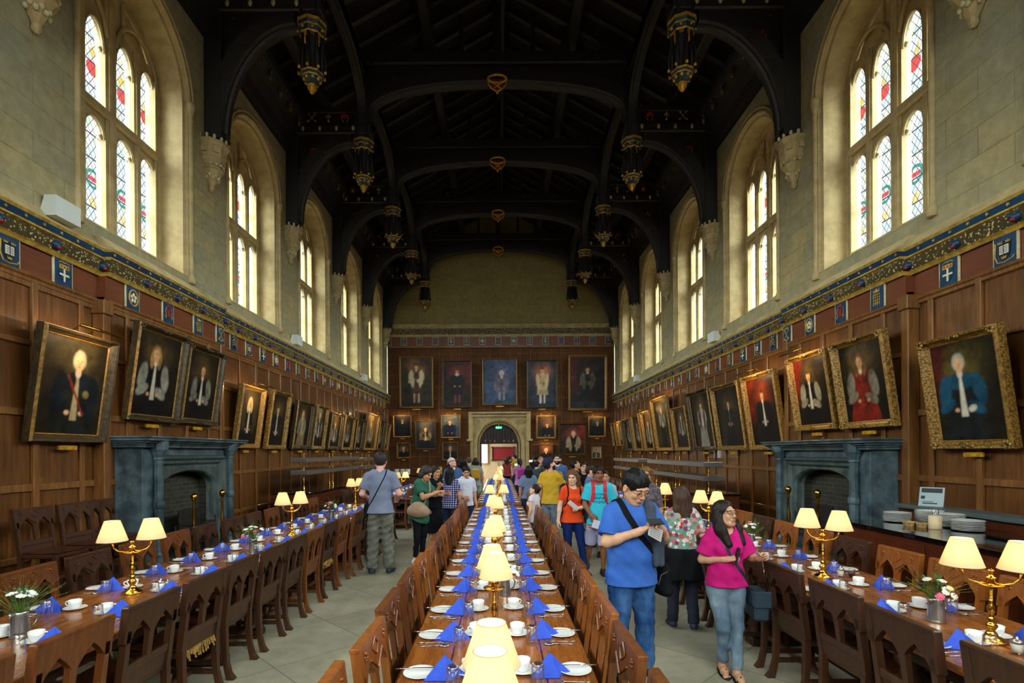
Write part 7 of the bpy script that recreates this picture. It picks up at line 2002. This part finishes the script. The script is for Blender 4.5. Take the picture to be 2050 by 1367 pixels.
carry(polo, 'phone', 'black phone held in both hands by the person in the blue polo shirt', 'phone', [('case', plate_box(MB(), phone_c, Rp, .13, .07, .01), M['ink']), ('screen', plate_box(MB(), phone_c+Rp @ np.array([0, .006, 0]), Rp, .12, .062, .002), plain('phone_screen', rgb(30, 40, 60), .1))])
lf = MB(); plate_box(lf, phone_c+np.array([.0, .0, -.085]), np.array(Matrix.Rotation(.5, 3, 'Y') @ Matrix.Rotation(-.4, 3, 'X')), .13, .1, .003)
lb = MB(); RR_ = np.array(Matrix.Rotation(.5, 3, 'Y') @ Matrix.Rotation(-.4, 3, 'X'))
for k in range(5): plate_box(lb, phone_c+np.array([.0, .0, -.085])+RR_ @ np.array([0, -.002, .03-.016*k]), RR_, .1, .004, .001)
carry(polo, 'leaflet', 'printed grey leaflet held under the phone by the person in blue', 'leaflet', [('sheet', lf, plain('leaflet_paper', rgb(176, 170, 168), .7)), ('printed_lines', lb, plain('print_grey', rgb(90, 86, 90), .7))])
mb, P_ = strap(polo, CROSS_F, .05, .008)
mb2, _p2 = strap(polo, CROSS_B, .05, .008)
bg = Sdf(); bc = P_[-1]+np.array([.07, -.0, -.1]); bg.ell(bc, (.055, .1, .13), .02); bg.cone(bc+[0, -.07, -.09], bc+[0, .07, -.09], .05, None, .03); bg.cone(bc+[0, -.06, .07], bc+[0, .06, .07], .045, None, .03)
v_, f_ = surf(bg, .01); t = carry(polo, 'shoulder_bag', 'black shoulder bag on a wide strap across the blue polo shirt', 'bag', [('strap', mb, BLK), ('strap', mb2, BLK)])
o = bpy.data.objects.new('pouch', mkmesh('pouch', [(v_, f_, 0)], [BLK])); COL.objects.link(o); o.parent = t
z = MB(); z.tube([(bc[0]-.02, bc[1]-.11, bc[2]+.08), (bc[0]-.055, bc[1]-.075, bc[2]+.05), (bc[0]-.06, bc[1]-.04, bc[2]-.04)], .003, 5); z.build('zip', [M['silver']], t)
# folded grey jumper over his left shoulder
f = polo['_']['top']; jm = Sdf(); J = lambda *a: polo['_']['U'](*a)
jm.cone(J(.115, .05, 1.45), J(.12, -.08, 1.42), .05, .05, .03); jm.cone(J(.12, -.08, 1.42), J(.12, -.15, 1.2), .05, .045, .03); jm.cone(J(.125, -.16, 1.2), J(.13, -.175, .98), .04, .03, .03); jm.cone(J(.17, -.15, 1.2), J(.185, -.15, .97), .04, .028, .02); jm.cone(J(.12, .06, 1.44), J(.12, .14, 1.2), .06, .05, .03)
jm.post.append(lambda d, P_: d+np.sin(P_[:, 0]*240)*.0022)
v_, f_ = surf(jm, .009); jo = bpy.data.objects.new('jumper', mkmesh('jumper', [(v_, f_, 0)], [cloth('grey_knit', rgb(74, 84, 96), rgb(58, 66, 78))])); COL.objects.link(jo); jo.location = r.location; jo.rotation_euler[2] = r.rotation_euler[2]
tag(jo, 'grey knitted jumper slung over the shoulder of the person in blue', 'jumper')
# ---------------------------------------------------------------- woman in pink
pink = person(D(H=1.42, x=1.86, y=4.36, rz=-.1, res=.008, hres=.003, g='f', skin='olive', fat=1.12, twist=.1, lean=.0, head=(.45, -.12, 0), hair=(48, 34, 28), hk='long', hl=.25, hx=.095, hy=.01, hf=.25, vol=.006, fringe=.055, fo=.066, glasses=True, gaze=.5, hs=1.12,
    arms={-1: ((-.09, .0, -.25), (.2, -.14, .03)), 1: ((.11, -.0, -.23), (.02, -.19, .03))},
    hands={-1: D(d=(.8, -.4, .25), n=(.4, .2, -.7), curl=(.9, 1.0, .7), thumb=.8), 1: D(d=(.25, -.7, .35), n=(-.8, 0, -.4), curl=(1.1, 1.2, .8), thumb=.9)},
    legs={-1: ((-.05, -.09, .5), (-.02, .04, .11)), 1: ((.09, -.03, .49), (.06, -.14, .085))},
    top=D(mat=cloth('magenta_jersey', rgb(206, 30, 122), rgb(180, 22, 104), sc=8, bstr=.5), hem=.9, sleeve=.8, sr=(.066, .088), loose=1.08, neck=.02, nr=.072, wr=1.6, name='tee_shirt'),
    bottom=D(kind='trousers', mat=GREYJ, w=1.08, len=.97, name='jeans', wr=1.4), shoes=None, seed=8, label='person in a magenta top and grey jeans with glasses and long dark hair, walking'))
_ = pink['_']; c = _['W'][-1]+np.array([.062, -.045, .04])
carry(pink, 'phone', 'dark phone in the raised hand of the person in magenta', 'phone', [('case', plate_box(MB(), c, np.array(Matrix.Rotation(.25, 3, 'Y')), .012, .13, .062), M['ink'])])
mb, P_ = strap(pink, CROSS_F, .024, .006)
bc = P_[-1]+np.array([.06, -.03, -.13]); q = MB(); q.bbox(bc[0]-.06, bc[0]+.06, bc[1]-.12, bc[1]+.12, bc[2]-.14, bc[2]+.1, .02)
q2 = MB(); q2.bbox(bc[0]-.075, bc[0]-.055, bc[1]-.12, bc[1]+.12, bc[2]-.02, bc[2]+.105, .01); q2.bbox(bc[0]-.07, bc[0]+.07, bc[1]-.135, bc[1]-.115, bc[2]-.03, bc[2]+.105, .01)
navyl = plain('dark_teal_leather', rgb(36, 54, 66), .5)
carry(pink, 'handbag', 'dark blue-grey flap handbag on a thin strap across the magenta top', 'bag', [('strap', mb, navyl), ('pouch', q, navyl), ('flap', q2, navyl)])
for q in (1, -1):      # sandals with bare feet
    a = {-1: (-.02, .04, .0), 1: (.06, -.14, 0)}[q]; S_ = Sdf(); sc2 = 1.42/1.72; ax_, ay = a[0]*sc2, a[1]*sc2
    S_.cone((ax_, ay+.03, .05), (ax_+q*.005, ay-.06, .042), .03, .032, .03); S_.cone((ax_+q*.005, ay-.06, .038), (ax_+q*.01, ay-.12, .026), .032, .02, .02); S_.cone((ax_, ay+.01, .05), (ax_, ay, .11), .03, .03, .02)
    for k in range(5): xx = ax_+q*(.028-.013*k); S_.cone((xx, ay-.11, .024), (xx+q*.003, ay-.145+.006*k, .02), .009-.0008*k, .007, .004)
    S_.post.append(lambda d, P_: np.maximum(d, .014-P_[:, 2]))
    v_, f_ = surf(S_, .006); o = bpy.data.objects.new('foot', mkmesh('foot', [(v_, f_, 0)], [skin('olive')[0]])); COL.objects.link(o); o.parent = _['root']
    mb = MB(); mb.lathe([(.045, 0), (.047, .012), (.04, .014)], 14, 0, T(ax_+q*.003, ay-.045, 0), True, True, .85, 2.4); mb.tube([(ax_-.035, ay-.08, .012), (ax_, ay-.085, .07), (ax_+.035, ay-.08, .012)], .007, 6); mb.tube([(ax_-.035, ay+.03, .012), (ax_-.03, ay+.02, .06), (ax_, ay-.02, .078), (ax_+.03, ay+.02, .06), (ax_+.035, ay+.03, .012)], .005, 6); mb.build('sandal', [BKSH], _['root'])
# ---------------------------------------------------------------- others on the right
SW = {1: ((.07, .02, -.27), (.0, -.07, -.24)), -1: ((-.07, .02, -.27), (.0, -.07, -.24))}
flor = person(D(H=1.46, x=1.9, y=5.5, rz=PI-.15, res=.011, g='f', skin='pale', fat=1.12, hair=(92, 66, 50), hk='long', hl=.2, head=(.35, .12, .1), vol=.004,
    arms={1: ((.09, .0, -.25), (-.03, -.18, -.05)), -1: ((-.09, .0, -.25), (.04, -.16, .02))}, legs={-1: ((-.1, .0, .49), (-.12, .05, .085)), 1: ((.1, -.06, .5), (.12, -.02, .085))},
    top=D(mat=floral(), hem=.9, sleeve=.85, sr=(.066, .074), nr=.08), bottom=D(kind='trousers', mat=plain('navy_trousers', rgb(20, 26, 44), .8), w=1.15, name='trousers'), shoes=D(mat=NVSH), seed=5,
    label='person seen from behind in a floral blouse with a black garment tied at the waist'))
_ = flor['_']; Q = Sdf(); s = _['s']; Q.ell((0, .01, .93*s), (.19, .15, .13), .03); Q.cone((0, .03, .93*s), (0, .06, .62*s), .17, .2, .05, None, .72, 0)
Q.post.append(lambda d, P_: np.maximum(np.maximum(d+np.sin(P_[:, 0]*40+P_[:, 2]*12)*.006, P_[:, 2]-1.0*s), -.1*1-P_[:, 1]))
v_, f_ = surf(Q, .011); o = bpy.data.objects.new('tied_jacket', mkmesh('tied_jacket', [(v_, f_, 0)], [BLK])); COL.objects.link(o); o.parent = _['root']
person(D(H=1.62, x=2.02, y=7.3, rz=-.5, res=.013, g='f', skin='tan', hair=(160, 116, 62), hk='curly', hl=.3, vol=.006, head=(.3, 0, 0), top=D(mat=cloth('grey_print', rgb(120, 110, 112), rgb(70, 60, 74), sc=30), sleeve=.9), bottom=D(kind='trousers', mat=DKJ), shoes=D(mat=BKSH), seed=6, label='person with long curly fair hair and sunglasses, half hidden behind the blue polo shirt', glasses=True))
org = person(D(H=1.57, x=1.1, y=8.0, rz=.15, res=.01, hres=.0045, g='f', skin='pale', fat=1.05, head=(-.55, .15, 0), hair=(140, 92, 62), hk='curly', hl=.2, vol=.004, lean=.05,
    arms={-1: ((-.07, .02, -.27), (-.04, -.03, -.24)), 1: ((.09, .0, -.25), (-.16, -.18, -.04))}, hands={1: D(d=(-.9, -.3, 0), n=(-.1, .2, -.9), curl=(.5, .6, .5), thumb=.6)},
    legs={-1: ((-.09, -.03, .49), (-.14, .2, .12)), 1: ((.12, -.1, .49), (.17, -.13, .085))},
    top=D(mat=cloth('orange_jersey', rgb(236, 86, 36), rgb(220, 70, 28)), hem=.86, sleeve=.62, sr=(.062, .064), nr=.078, neck=.015, loose=1.04), bottom=D(kind='trousers', mat=NAVYJ, w=1.0, name='jeans'), shoes=D(mat=NVSH), seed=9,
    label='person in a bright orange top and blue jeans striding with a leaflet'))
c = org['_']['W'][1]+np.array([-.09, -.05, .01]); carry(org, 'leaflet', 'folded white leaflet in the hand of the person in orange', 'leaflet', [('sheet', plate_box(MB(), c+np.array([-.03, 0, .03]), np.array(Matrix.Rotation(.7, 3, 'Y') @ Matrix.Rotation(.5, 3, 'X')), .19, .07, .006), plain('white_paper', rgb(226, 224, 226), .6))])
mb, P1 = strap(org, PACK, .02, .006); mb2, P1 = strap(org, mir(PACK), .02, .006)
carry(org, 'backpack', 'thin dark backpack straps worn over the orange top', 'backpack', [('strap', mb, BLK), ('strap', mb2, BLK), ('pack', MB().bbox(-.13, .13, .12, .26, 1.0, 1.36, .04), BLK)])
boy = person(D(H=1.62, x=1.47, y=7.85, rz=-.08, res=.01, hres=.0045, skin='brown', head=(.12, 0, 0), hair=(20, 18, 18), hk='short', vol=.01, fringe=.045, mouth=True, fat=.93, 
    arms={-1: ((-.06, -.0, -.27), (.09, -.16, -.16)), 1: ((.08, .03, -.27), (.02, -.03, -.25))}, hands={-1: D(d=(.5, -.3, -.8), n=(.3, .9, .0), curl=(.5, .6, .5))},
    legs={-1: ((-.13, .12, .5), (-.17, .26, .13)), 1: ((.07, -.03, .49), (.06, -.02, .085))},
    top=D(mat=teetext(), hem=.82, sleeve=.75, sr=(.066, .076), loose=1.1, nr=.068), bottom=D(kind='shorts', mat=cloth('lilac_shorts', rgb(168, 166, 196)), len=.5, w=1.25), shoes=D(mat=BKSH, yaw={-1: -.2, 1: .15}), seed=10,
    label='boy in a turquoise printed tee and pale shorts with a red backpack'))
def hem_band(p, z0, z1, mat, name, inf=.03, rx=.17, ry=.125):
    s = p['_']['s']; Q = Sdf(); Q.cone((0, .0, z0*s), (0, 0, z1*s), rx*s, rx*s*1.02, .01, None, ry/rx, 0); Q.post.append(lambda d, P_: np.maximum(d, z0*s-P_[:, 2])); v_, f_ = surf(Q, .012); o = bpy.data.objects.new(name, mkmesh(name, [(v_, f_, 0)], [mat])); COL.objects.link(o); o.parent = p['_']['root']
hem_band(boy, .765, .8, cloth('coral_stripe', rgb(230, 110, 80)), 'striped_band'); hem_band(boy, .8, .835, cloth('pale_stripe', rgb(190, 220, 226)), 'striped_band')
REDP = plain('red_webbing', rgb(190, 30, 44), .6)
mb, P1 = strap(boy, PACK, .055, .006); mb2, P1 = strap(boy, mir(PACK), .055, .006)
carry(boy, 'backpack', 'red backpack worn over the turquoise tee by the boy', 'backpack', [('strap', mb, REDP), ('strap', mb2, REDP), ('pack', MB().bbox(-.14, .14, .12, .28, .95, 1.4, .05), REDP)])
c = boy['_']['W'][-1]+np.array([.06, -.07, -.12]); carry(boy, 'leaflet', 'small white leaflet in the lowered hand of the boy in turquoise', 'leaflet', [('sheet', plate_box(MB(), c, np.array(Matrix.Rotation(.3, 3, 'Y')), .1, .12, .005), plain('white_card', rgb(210, 208, 222), .6))])
yel = person(D(H=1.74, x=.93, y=9.6, rz=PI-.62, res=.012, hres=.005, skin='pink', head=(-.55, -.35, 0), hair=(60, 44, 34), hk='short', beard=True, cap=D(mat=cloth('navy_cap', rgb(44, 44, 70)), side=PI),
    arms={1: ((.07, .02, -.27), (.0, -.12, -.22)), -1: ((-.05, -.12, -.22), (.1, -.1, .17))}, top=D(mat=cloth('mustard_tee', rgb(206, 166, 54), rgb(190, 150, 40)), hem=.9, sleeve=.6), bottom=D(kind='trousers', mat=PALEJ, w=1.1, name='jeans'), shoes=D(mat=BKSH), seed=11,
    label='person in a mustard tee and navy cap looking up, seen from behind'))
for q in (1, -1):
    mb = MB()
    for k in range(3):
        pts = [snap(yel['_']['top'], tuple(yel['_']['S'][q]*(1-t)+yel['_']['E'][q]*t+np.array([0, .012*(k-1)*2, 0])), (q*.8, .0, .6), .3, .003) for t in (-.3, 0, .2, .4, .56)]; mb.tube(pts, .0035, 4)
    mb.build('shoulder_stripes', [BLK], yel['_']['root'])
girl = person(D(H=1.28, x=.6, y=9.2, rz=PI+1.0, res=.011, hres=.005, g='f', skin='pale', fat=.9, head=(0.2, -.25, 0), hair=(56, 40, 34), hk='bun', fringe=.05, arms=SW, top=D(mat=cloth('white_blouse', rgb(222, 214, 222)), sleeve=.25, hem=.85), bottom=D(kind='trousers', mat=BLUEJ), shoes=D(mat=WHSH), seed=12, label='child in a white sleeveless blouse looking up beside the middle table'))
person(D(H=1.53, x=.66, y=12.1, rz=PI+.1, res=.014, g='f', skin='tan', hair=(24, 24, 28), hk='long', hl=.16, arms=SW, top=D(mat=cloth('blue_grey_tee', rgb(112, 132, 160)), sleeve=.8, sr=(.08, .085), loose=1.15), bottom=D(kind='trousers', mat=DKJ), shoes=D(mat=BKSH), seed=13, label='person seen from behind in a blue-grey tee with black shoulder-length hair'))
person(D(H=1.78, x=1.42, y=12.9, rz=-.3, res=.014, hres=.006, skin='pale', hair=(40, 30, 26), hk='short', beard=True, arms={-1: ((-.06, -.06, -.24), (.02, -.15, .18)), 1: SW[1]}, hands={-1: D(d=(0, -.1, 1), n=(0, -1, 0), curl=(.05, .05, .05), thumb=0, spread=3)}, top=D(mat=cloth('blue_chambray', rgb(78, 106, 156), rgb(66, 92, 140)), sleeve=1.3), bottom=D(kind='trousers', mat=DKJ), shoes=D(mat=BKSH), seed=14, label='bearded person in a blue shirt with one open hand raised'))
person(D(H=1.73, x=1.38, y=14.6, rz=-.2, res=.016, skin='tan', hair=(30, 24, 20), hk='short', top=D(mat=cloth('dull_green', rgb(70, 80, 76)), sleeve=.7), bottom=D(kind='trousers', mat=DKJ), shoes=D(mat=BKSH), seed=15, label='person with short dark hair standing behind the bearded one'))
person(D(H=1.66, x=1.78, y=12.2, rz=.9, res=.014, hres=.006, skin='asian', hair=(20, 20, 22), hk='short', head=(.6, -.4, 0), top=D(mat=BLK, sleeve=.7), bottom=D(kind='trousers', mat=DKJ), shoes=D(mat=BKSH), seed=16, label='person in a black tee gazing up to the right'))
person(D(H=1.62, x=1.82, y=11.4, rz=.0, res=.014, hres=.006, skin='asian', hair=(20, 18, 20), hk='short', vol=.008, fringe=.04, top=D(mat=BLK, sleeve=.7), bottom=D(kind='trousers', mat=DKJ), shoes=D(mat=BKSH), seed=17, label='person in a black tee facing the camera with short black hair'))
person(D(H=1.57, x=1.77, y=10.3, rz=1.1, res=.013, hres=.006, skin='pink', hair=(60, 44, 36), hk='short', head=(.2, .0, 0), top=D(mat=cloth('steel_blue', rgb(96, 114, 140)), sleeve=.9), bottom=D(kind='trousers', mat=DKJ), shoes=D(mat=BKSH), seed=18, label='person in steel blue turned to the right behind the boy'))
person(D(H=1.5, x=1.83, y=9.2, rz=-.1, res=.013, skin='tan', hair=(50, 36, 30), hk='short', top=D(mat=cloth('white_navy_top', rgb(190, 194, 206)), sleeve=.7), bottom=D(kind='shorts', mat=BLK, len=.5), shoes=D(mat=BKSH), seed=19, label='person in white hidden behind the boy in turquoise, only shoulders and dark shoes seen'))
# ---------------------------------------------------------------- left aisle
gry = person(D(H=1.84, x=-1.83, y=8.1, rz=PI+.05, res=.0105, skin='pink', fat=1.0, sw=.17, hair=(58, 52, 50), hk='short', vol=.012, head=(0, .1, 0), nape=-.075,
    arms={1: ((.09, .0, -.26), (-.04, -.2, -.08)), -1: ((-.09, .0, -.26), (.04, -.2, -.08))}, legs={-1: ((-.09, -.02, .5), (-.13, .02, .085)), 1: ((.1, .01, .49), (.12, .04, .085))},
    top=D(mat=cloth('grey_blue_tee', rgb(126, 134, 158), rgb(114, 122, 146)), hem=.87, sleeve=.72, sr=(.068, .076), loose=1.06), bottom=D(kind='trousers', mat=KHAKI, w=1.38, wr=3, name='cargo_trousers'), shoes=D(mat=NVSH), seed=20,
    label='tall person seen from behind in a grey-blue tee and baggy grey trousers'))
mb, P1 = strap(gry, CROSS_B, .016, .006)
carry(gry, 'shoulder_bag', 'thin dark bag strap crossing the back of the grey-blue tee', 'bag', [('strap', mb, BLK), ('pouch', MB().bbox(.17, .24, -.1, .08, .86, 1.08, .02), BLK)])
for q in (1, -1): MB().bbox(q*.15-.02, q*.15+.04*q, -.07, .07, .56, .72, .02).build('cargo_pocket', [KHAKI], gry['_']['root'])
gre = person(D(H=1.64, x=-1.33, y=8.75, rz=1.15, res=.0105, hres=.0045, g='f', skin='tan', fat=1.02, hair=(70, 60, 56), hk='bob', hl=.06, vol=.008, head=(.0, .45, 0), lean=.12,
    arms={-1: ((-.06, -.14, -.22), (.12, -.2, .08)), 1: ((.02, -.16, -.2), (-.08, -.14, .16))}, hands={-1: D(d=(.3, -.7, .3), n=(.2, -.3, -.9), curl=(.6, .8, .5), thumb=.7), 1: D(d=(-.4, -.6, .5), n=(-.6, .2, -.6), curl=(.6, .8, .5), thumb=.7)},
    top=D(mat=cloth('green_jersey', rgb(52, 104, 84), rgb(42, 90, 72)), hem=.8, inf=.024, sleeve=.7, sr=(.07, .078), loose=1.12, points=.1, nr=.08, name='tunic'), bottom=D(kind='trousers', mat=BLK, len=.93, w=.92), shoes=D(mat=WHSH), seed=21,
    label='person in a loose green tunic and black leggings, head bent, tan bag at the hip'))
mb, P1 = strap(gre, mir(CROSS_F), .03, .006); mb2, P2 = strap(gre, mir(CROSS_B), .03, .006)
bg = Sdf(); bc = np.array([-.2, -.1, .93]); bg.ell(bc, (.07, .16, .13), .02); bg.cone(bc+[0, -.12, -.03], bc+[0, .12, -.03], .085, None, .04); v_, f_ = surf(bg, .012)
TANB = plain('tan_leather', rgb(168, 140, 116), .6, 0, rgb(150, 122, 98), 8, bstr=.3)
t = carry(gre, 'shoulder_bag', 'tan slouchy shoulder bag at the hip of the person in green', 'bag', [('strap', mb, TANB), ('strap', mb2, TANB)])
o = bpy.data.objects.new('pouch', mkmesh('pouch', [(v_, f_, 0)], [TANB])); COL.objects.link(o); o.parent = t
person(D(H=1.6, x=-1.2, y=9.75, rz=.9, res=.012, hres=.005, g='f', skin='tan', hair=(50, 36, 30), hk='long', hl=.12, head=(0, .2, 0), arms={-1: ((-.05, -.04, -.25), (.05, -.22, .02)), 1: ((.06, -.04, -.25), (-.06, -.2, .02))}, hands={-1: D(curl=(.6, .8, .5)), 1: D(curl=(.6, .8, .5))}, top=D(mat=BLK, sleeve=.2, hem=.9), bottom=D(kind='skirt', mat=BLK, len=.62, w=.95), shoes=D(mat=WHSH), seed=22, label='person in a black sleeveless dress and white shoes behind the green tunic'))
person(D(H=1.4, x=-1.2, y=10.6, rz=1.3, res=.012, hres=.005, skin='tan', fat=1.0, hair=(22, 20, 20), hk='short', vol=.008, head=(.2, .0, 0), arms={-1: ((-.04, -.06, -.25), (.06, -.18, .04)), 1: ((.04, -.06, -.25), (-.04, -.18, .04))}, top=D(mat=cloth('light_blue_shirt', rgb(128, 160, 208)), sleeve=.8, hem=.84), bottom=D(kind='shorts', mat=cloth('navy_shorts', rgb(44, 44, 84)), len=.52, w=1.2), shoes=D(mat=BLSH), seed=23, label='boy in a light blue shirt and navy shorts in the left aisle'))
person(D(H=1.55, x=-.97, y=10.3, rz=PI-.2, res=.011, g='f', skin='tan', hair=(24, 24, 28), hk='long', hl=.22, arms=SW, head=(-.2, .1, 0), top=D(mat=plaid(), hem=.86, sleeve=.72, sr=(.064, .074), loose=1.06), bottom=D(kind='trousers', mat=DKJ, name='jeans'), shoes=D(mat=BKSH), seed=24, label='person seen from behind in a purple and white checked shirt with long black hair'))
person(D(H=1.56, x=-.69, y=10.8, rz=.6, res=.012, hres=.005, skin='tan', hair=(20, 18, 18), hk='short', vol=.006, head=(-.5, .35, 0), arms={-1: ((-.07, .0, -.26), (.08, -.16, -.1)), 1: ((.07, .02, -.26), (-.0, -.06, -.24))}, top=D(mat=cloth('white_shirt', rgb(214, 218, 234)), sleeve=1.0, hem=.84, collar=True, loose=1.05), bottom=D(kind='trousers', mat=DKJ), shoes=D(mat=BKSH), seed=25, label='youth in a white shirt with a dark camera strap, head bowed, by the middle table'))
person(D(H=1.72, x=-1.12, y=12.7, rz=.5, res=.014, hres=.006, skin='pink', hair=(60, 44, 36), hk='short', head=(.3, -.4, 0), cap=D(mat=cloth('white_cap', rgb(216, 204, 200)), side=PI), top=D(mat=cloth('mid_blue', rgb(70, 96, 140)), sleeve=.8), bottom=D(kind='trousers', mat=DKJ), shoes=D(mat=BKSH), seed=26, label='person in a white cap and blue shirt looking upwards'))
person(D(H=1.7, x=-.98, y=14.0, rz=PI+.3, res=.016, g='f', skin='tan', hair=(24, 22, 22), hk='long', hl=.1, top=D(mat=cloth('dark_green', rgb(24, 40, 44)), sleeve=1.8), bottom=D(kind='trousers', mat=BLK), shoes=D(mat=BKSH), seed=27, label='person in a dark green jacket seen from behind, beyond the white cap'))
person(D(H=1.68, x=-.98, y=17.0, rz=PI+.2, res=.018, skin='pale', hair=(110, 80, 60), hk='short', top=D(mat=cloth('stone_top', rgb(140, 130, 120)), sleeve=.8), bottom=D(kind='trousers', mat=DKJ), shoes=D(mat=BKSH), seed=28, label='brown-haired person far down the left aisle'))
mus = person(D(H=1.68, x=-.71, y=15.6, rz=PI+.1, res=.015, g='f', skin='tan', hair=(50, 40, 34), hk='bob', hl=.05, arms=SW, top=D(mat=cloth('pale_grey_blue', rgb(134, 154, 160)), sleeve=.7), bottom=D(kind='shorts', mat=cloth('pale_green_shorts', rgb(150, 176, 150)), len=.32, w=1.2), shoes=D(mat=BKSH), seed=29, label='person in pale green shorts with a mustard backpack, far down the left aisle'))
MUST = plain('mustard_fabric', rgb(176, 132, 34), .8)
carry(mus, 'backpack', 'mustard yellow backpack on the person in pale green shorts', 'backpack', [('pack', MB().bbox(-.13, .13, .1, .24, 1.05, 1.38, .05), MUST), ('pocket', MB().bbox(-.09, .09, .23, .27, 1.08, 1.22, .02), MUST)])
# ---------------------------------------------------------------- the crowd at the doorway
mag = person(D(H=1.63, x=.62, y=16.4, rz=PI+.3, res=.016, g='f', skin='tan', hair=(26, 22, 24), hk='tail', arms={1: ((.06, -.1, -.2), (0, -.12, .2)), -1: ((-.06, -.1, -.2), (0, -.12, .2))}, top=D(mat=cloth('lilac_tee', rgb(176, 120, 170)), sleeve=.7), bottom=D(kind='trousers', mat=DKJ), shoes=D(mat=BKSH), seed=30, label='person in a lilac tee holding up a phone by the middle table'))
MAGP = plain('magenta_nylon', rgb(160, 30, 130), .6)
carry(mag, 'backpack', 'small magenta backpack on the person in lilac', 'backpack', [('pack', MB().bbox(-.12, .12, .1, .22, 1.02, 1.34, .05), MAGP)])
SCR = emit('lit_phone_screen', (.45, .7, .95, 1), .9)
def phone_at(x, y, z, label):
    t = thing('phone', label, 'phone', None, (x, y, z)); MB().bbox(-.075, .075, 0, .01, -.04, .04, .003).build('case', [M['ink']], t); MB().box(-.068, .068, -.002, 0, -.034, .034).build('screen', [SCR], t)
w = mag['_']['W']; 
def wpos(p, v): r = p['_']['root']; return r.matrix_basis @ Vector(v)
q = wpos(mag, (w[1]+w[-1])/2+np.array([0, -.06, .12])); phone_at(q.x, q.y-.02, q.z, 'lit phone held up by the person in lilac')
far_ = [(1068, 918, 20.0, 1.62, PI, 'f', (90, 70, 52), 'bob', (200, 196, 196), 'crowd member in white near the doorway, bending'), (1010, 921, 24.5, 1.58, PI+.6, 'f', (140, 110, 80), 'short', (190, 196, 210), 'crowd member in pale blue and dark skirt left of the doorway centre'),
        (1020, 919, 25.3, 1.64, PI-.4, 'm', (40, 30, 26), 'short', (60, 50, 56), 'crowd member in dark clothes in the middle of the doorway'), (1030, 914, 24.0, 1.72, PI+1.2, 'm', (30, 24, 20), 'short', (190, 160, 40), 'crowd member in yellow and black in the doorway'),
        (1073, 912, 19.0, 1.74, PI-.2, 'm', (22, 20, 20), 'short', (34, 34, 38), 'crowd member in black right of the doorway holding a phone'), (1083, 917, 17.6, 1.68, .2, 'm', (200, 150, 110), 'short', (90, 80, 70), 'crowd member with a cap facing back, right of the doorway'),
        (1075, 925, 15.2, 1.58, PI-.8, 'm', (24, 22, 24), 'short', (60, 80, 84), 'crowd member in grey-green beside the blue-grey tee'), (985+30, 924, 22.6, 1.6, PI, 'f', (60, 44, 34), 'long', (150, 60, 60), 'crowd member with long hair just before the doorway')]
FP = []
for i, (px, py, Y, Hh, rz, gg, hr, hk, tc_, lab) in enumerate(far_):
    FP.append(person(D(H=Hh, x=(px-1000)*Y/1057, y=Y if abs((px-1000)*Y/1057) > .55 or Y > 21.7 else 22, rz=rz, res=.02, g=gg, skin=['pale', 'tan', 'pink'][i % 3], hair=hr, hk=hk, hl=.15, arms={1: ((.06, -.1, -.2), (0, -.12, .16)), -1: SW[-1]} if i % 2 or i == 4 else SW, top=D(mat=cloth('crowd_top_%d' % i, rgb(*tc_)), sleeve=.8), bottom=D(kind='trousers', mat=[DKJ, BLK, NAVYJ][i % 3]), shoes=D(mat=BKSH), seed=40+i, label=lab)))
q = wpos(FP[4], FP[4]['_']['W'][1]+np.array([0, -.03, .14])); phone_at(q.x, q.y, q.z, 'lit phone held up right of the doorway')
# ================================================================ camera, light
cam = bpy.data.cameras.new('camera'); co_ = bpy.data.objects.new('camera', cam); COL.objects.link(co_)
cam.sensor_width = 36; cam.lens = 1057/2050*36; cam.shift_x = 25/2050; cam.shift_y = 221.5/2050; cam.clip_start = .05; cam.clip_end = 200
co_.location = (0, 0, EYE); co_.rotation_euler = (PI/2, 0, 0)
co_.rotation_euler = (Matrix.Rotation(math.radians(.35), 4, 'Y') @ Matrix.Rotation(PI/2, 4, 'X')).to_euler()
sc = bpy.context.scene; sc.camera = co_
w = bpy.data.worlds.new('sky'); sc.world = w; w.use_nodes = True
w.node_tree.nodes['Background'].inputs[0].default_value = (.75, .85, 1, 1); w.node_tree.nodes['Background'].inputs[1].default_value = .06
sc.view_settings.view_transform = 'Standard'; sc.view_settings.look = 'None'; sc.view_settings.gamma = 1; sc.view_settings.exposure = EXPOSURE
c = sc.cycles
c.use_denoising = True
try: c.denoiser = 'OPENIMAGEDENOISE'
except Exception: pass
c.use_adaptive_sampling = True; c.adaptive_threshold = .03
c.max_bounces = 6; c.diffuse_bounces = 4; c.glossy_bounces = 3; c.transmission_bounces = 4; c.transparent_max_bounces = 12
c.sample_clamp_indirect = 4; c.sample_clamp_direct = 0; c.caustics_reflective = False; c.caustics_refractive = False; c.use_light_tree = True

# soft daylight from the overcast sky on both flanks of the building, let in by the windows
for sgn, e, col in ((1, SUNR, (.86, .95, 1)), (-1, SUNL, (.86, .95, 1))):
    L = bpy.data.lights.new('daylight', 'SUN'); L.energy = e; L.angle = math.radians(75); L.color = col
    o = bpy.data.objects.new('daylight', L); COL.objects.link(o)
    d = Vector((-sgn*1.0, .12, -.8)); o.rotation_euler = d.to_track_quat('-Z', 'Y').to_euler(); o.location = (sgn*9, 8, 12)

L = bpy.data.lights.new('daylight', 'SUN'); L.energy = SUNB; L.angle = math.radians(60); L.color = (.9, .96, 1)  # added fill sun through the invented rear window, brightens floor and people
o = bpy.data.objects.new('daylight', L); COL.objects.link(o); o.rotation_euler = Vector((.0, 1, -.5)).to_track_quat('-Z', 'Y').to_euler(); o.location = (0, -8, 12)
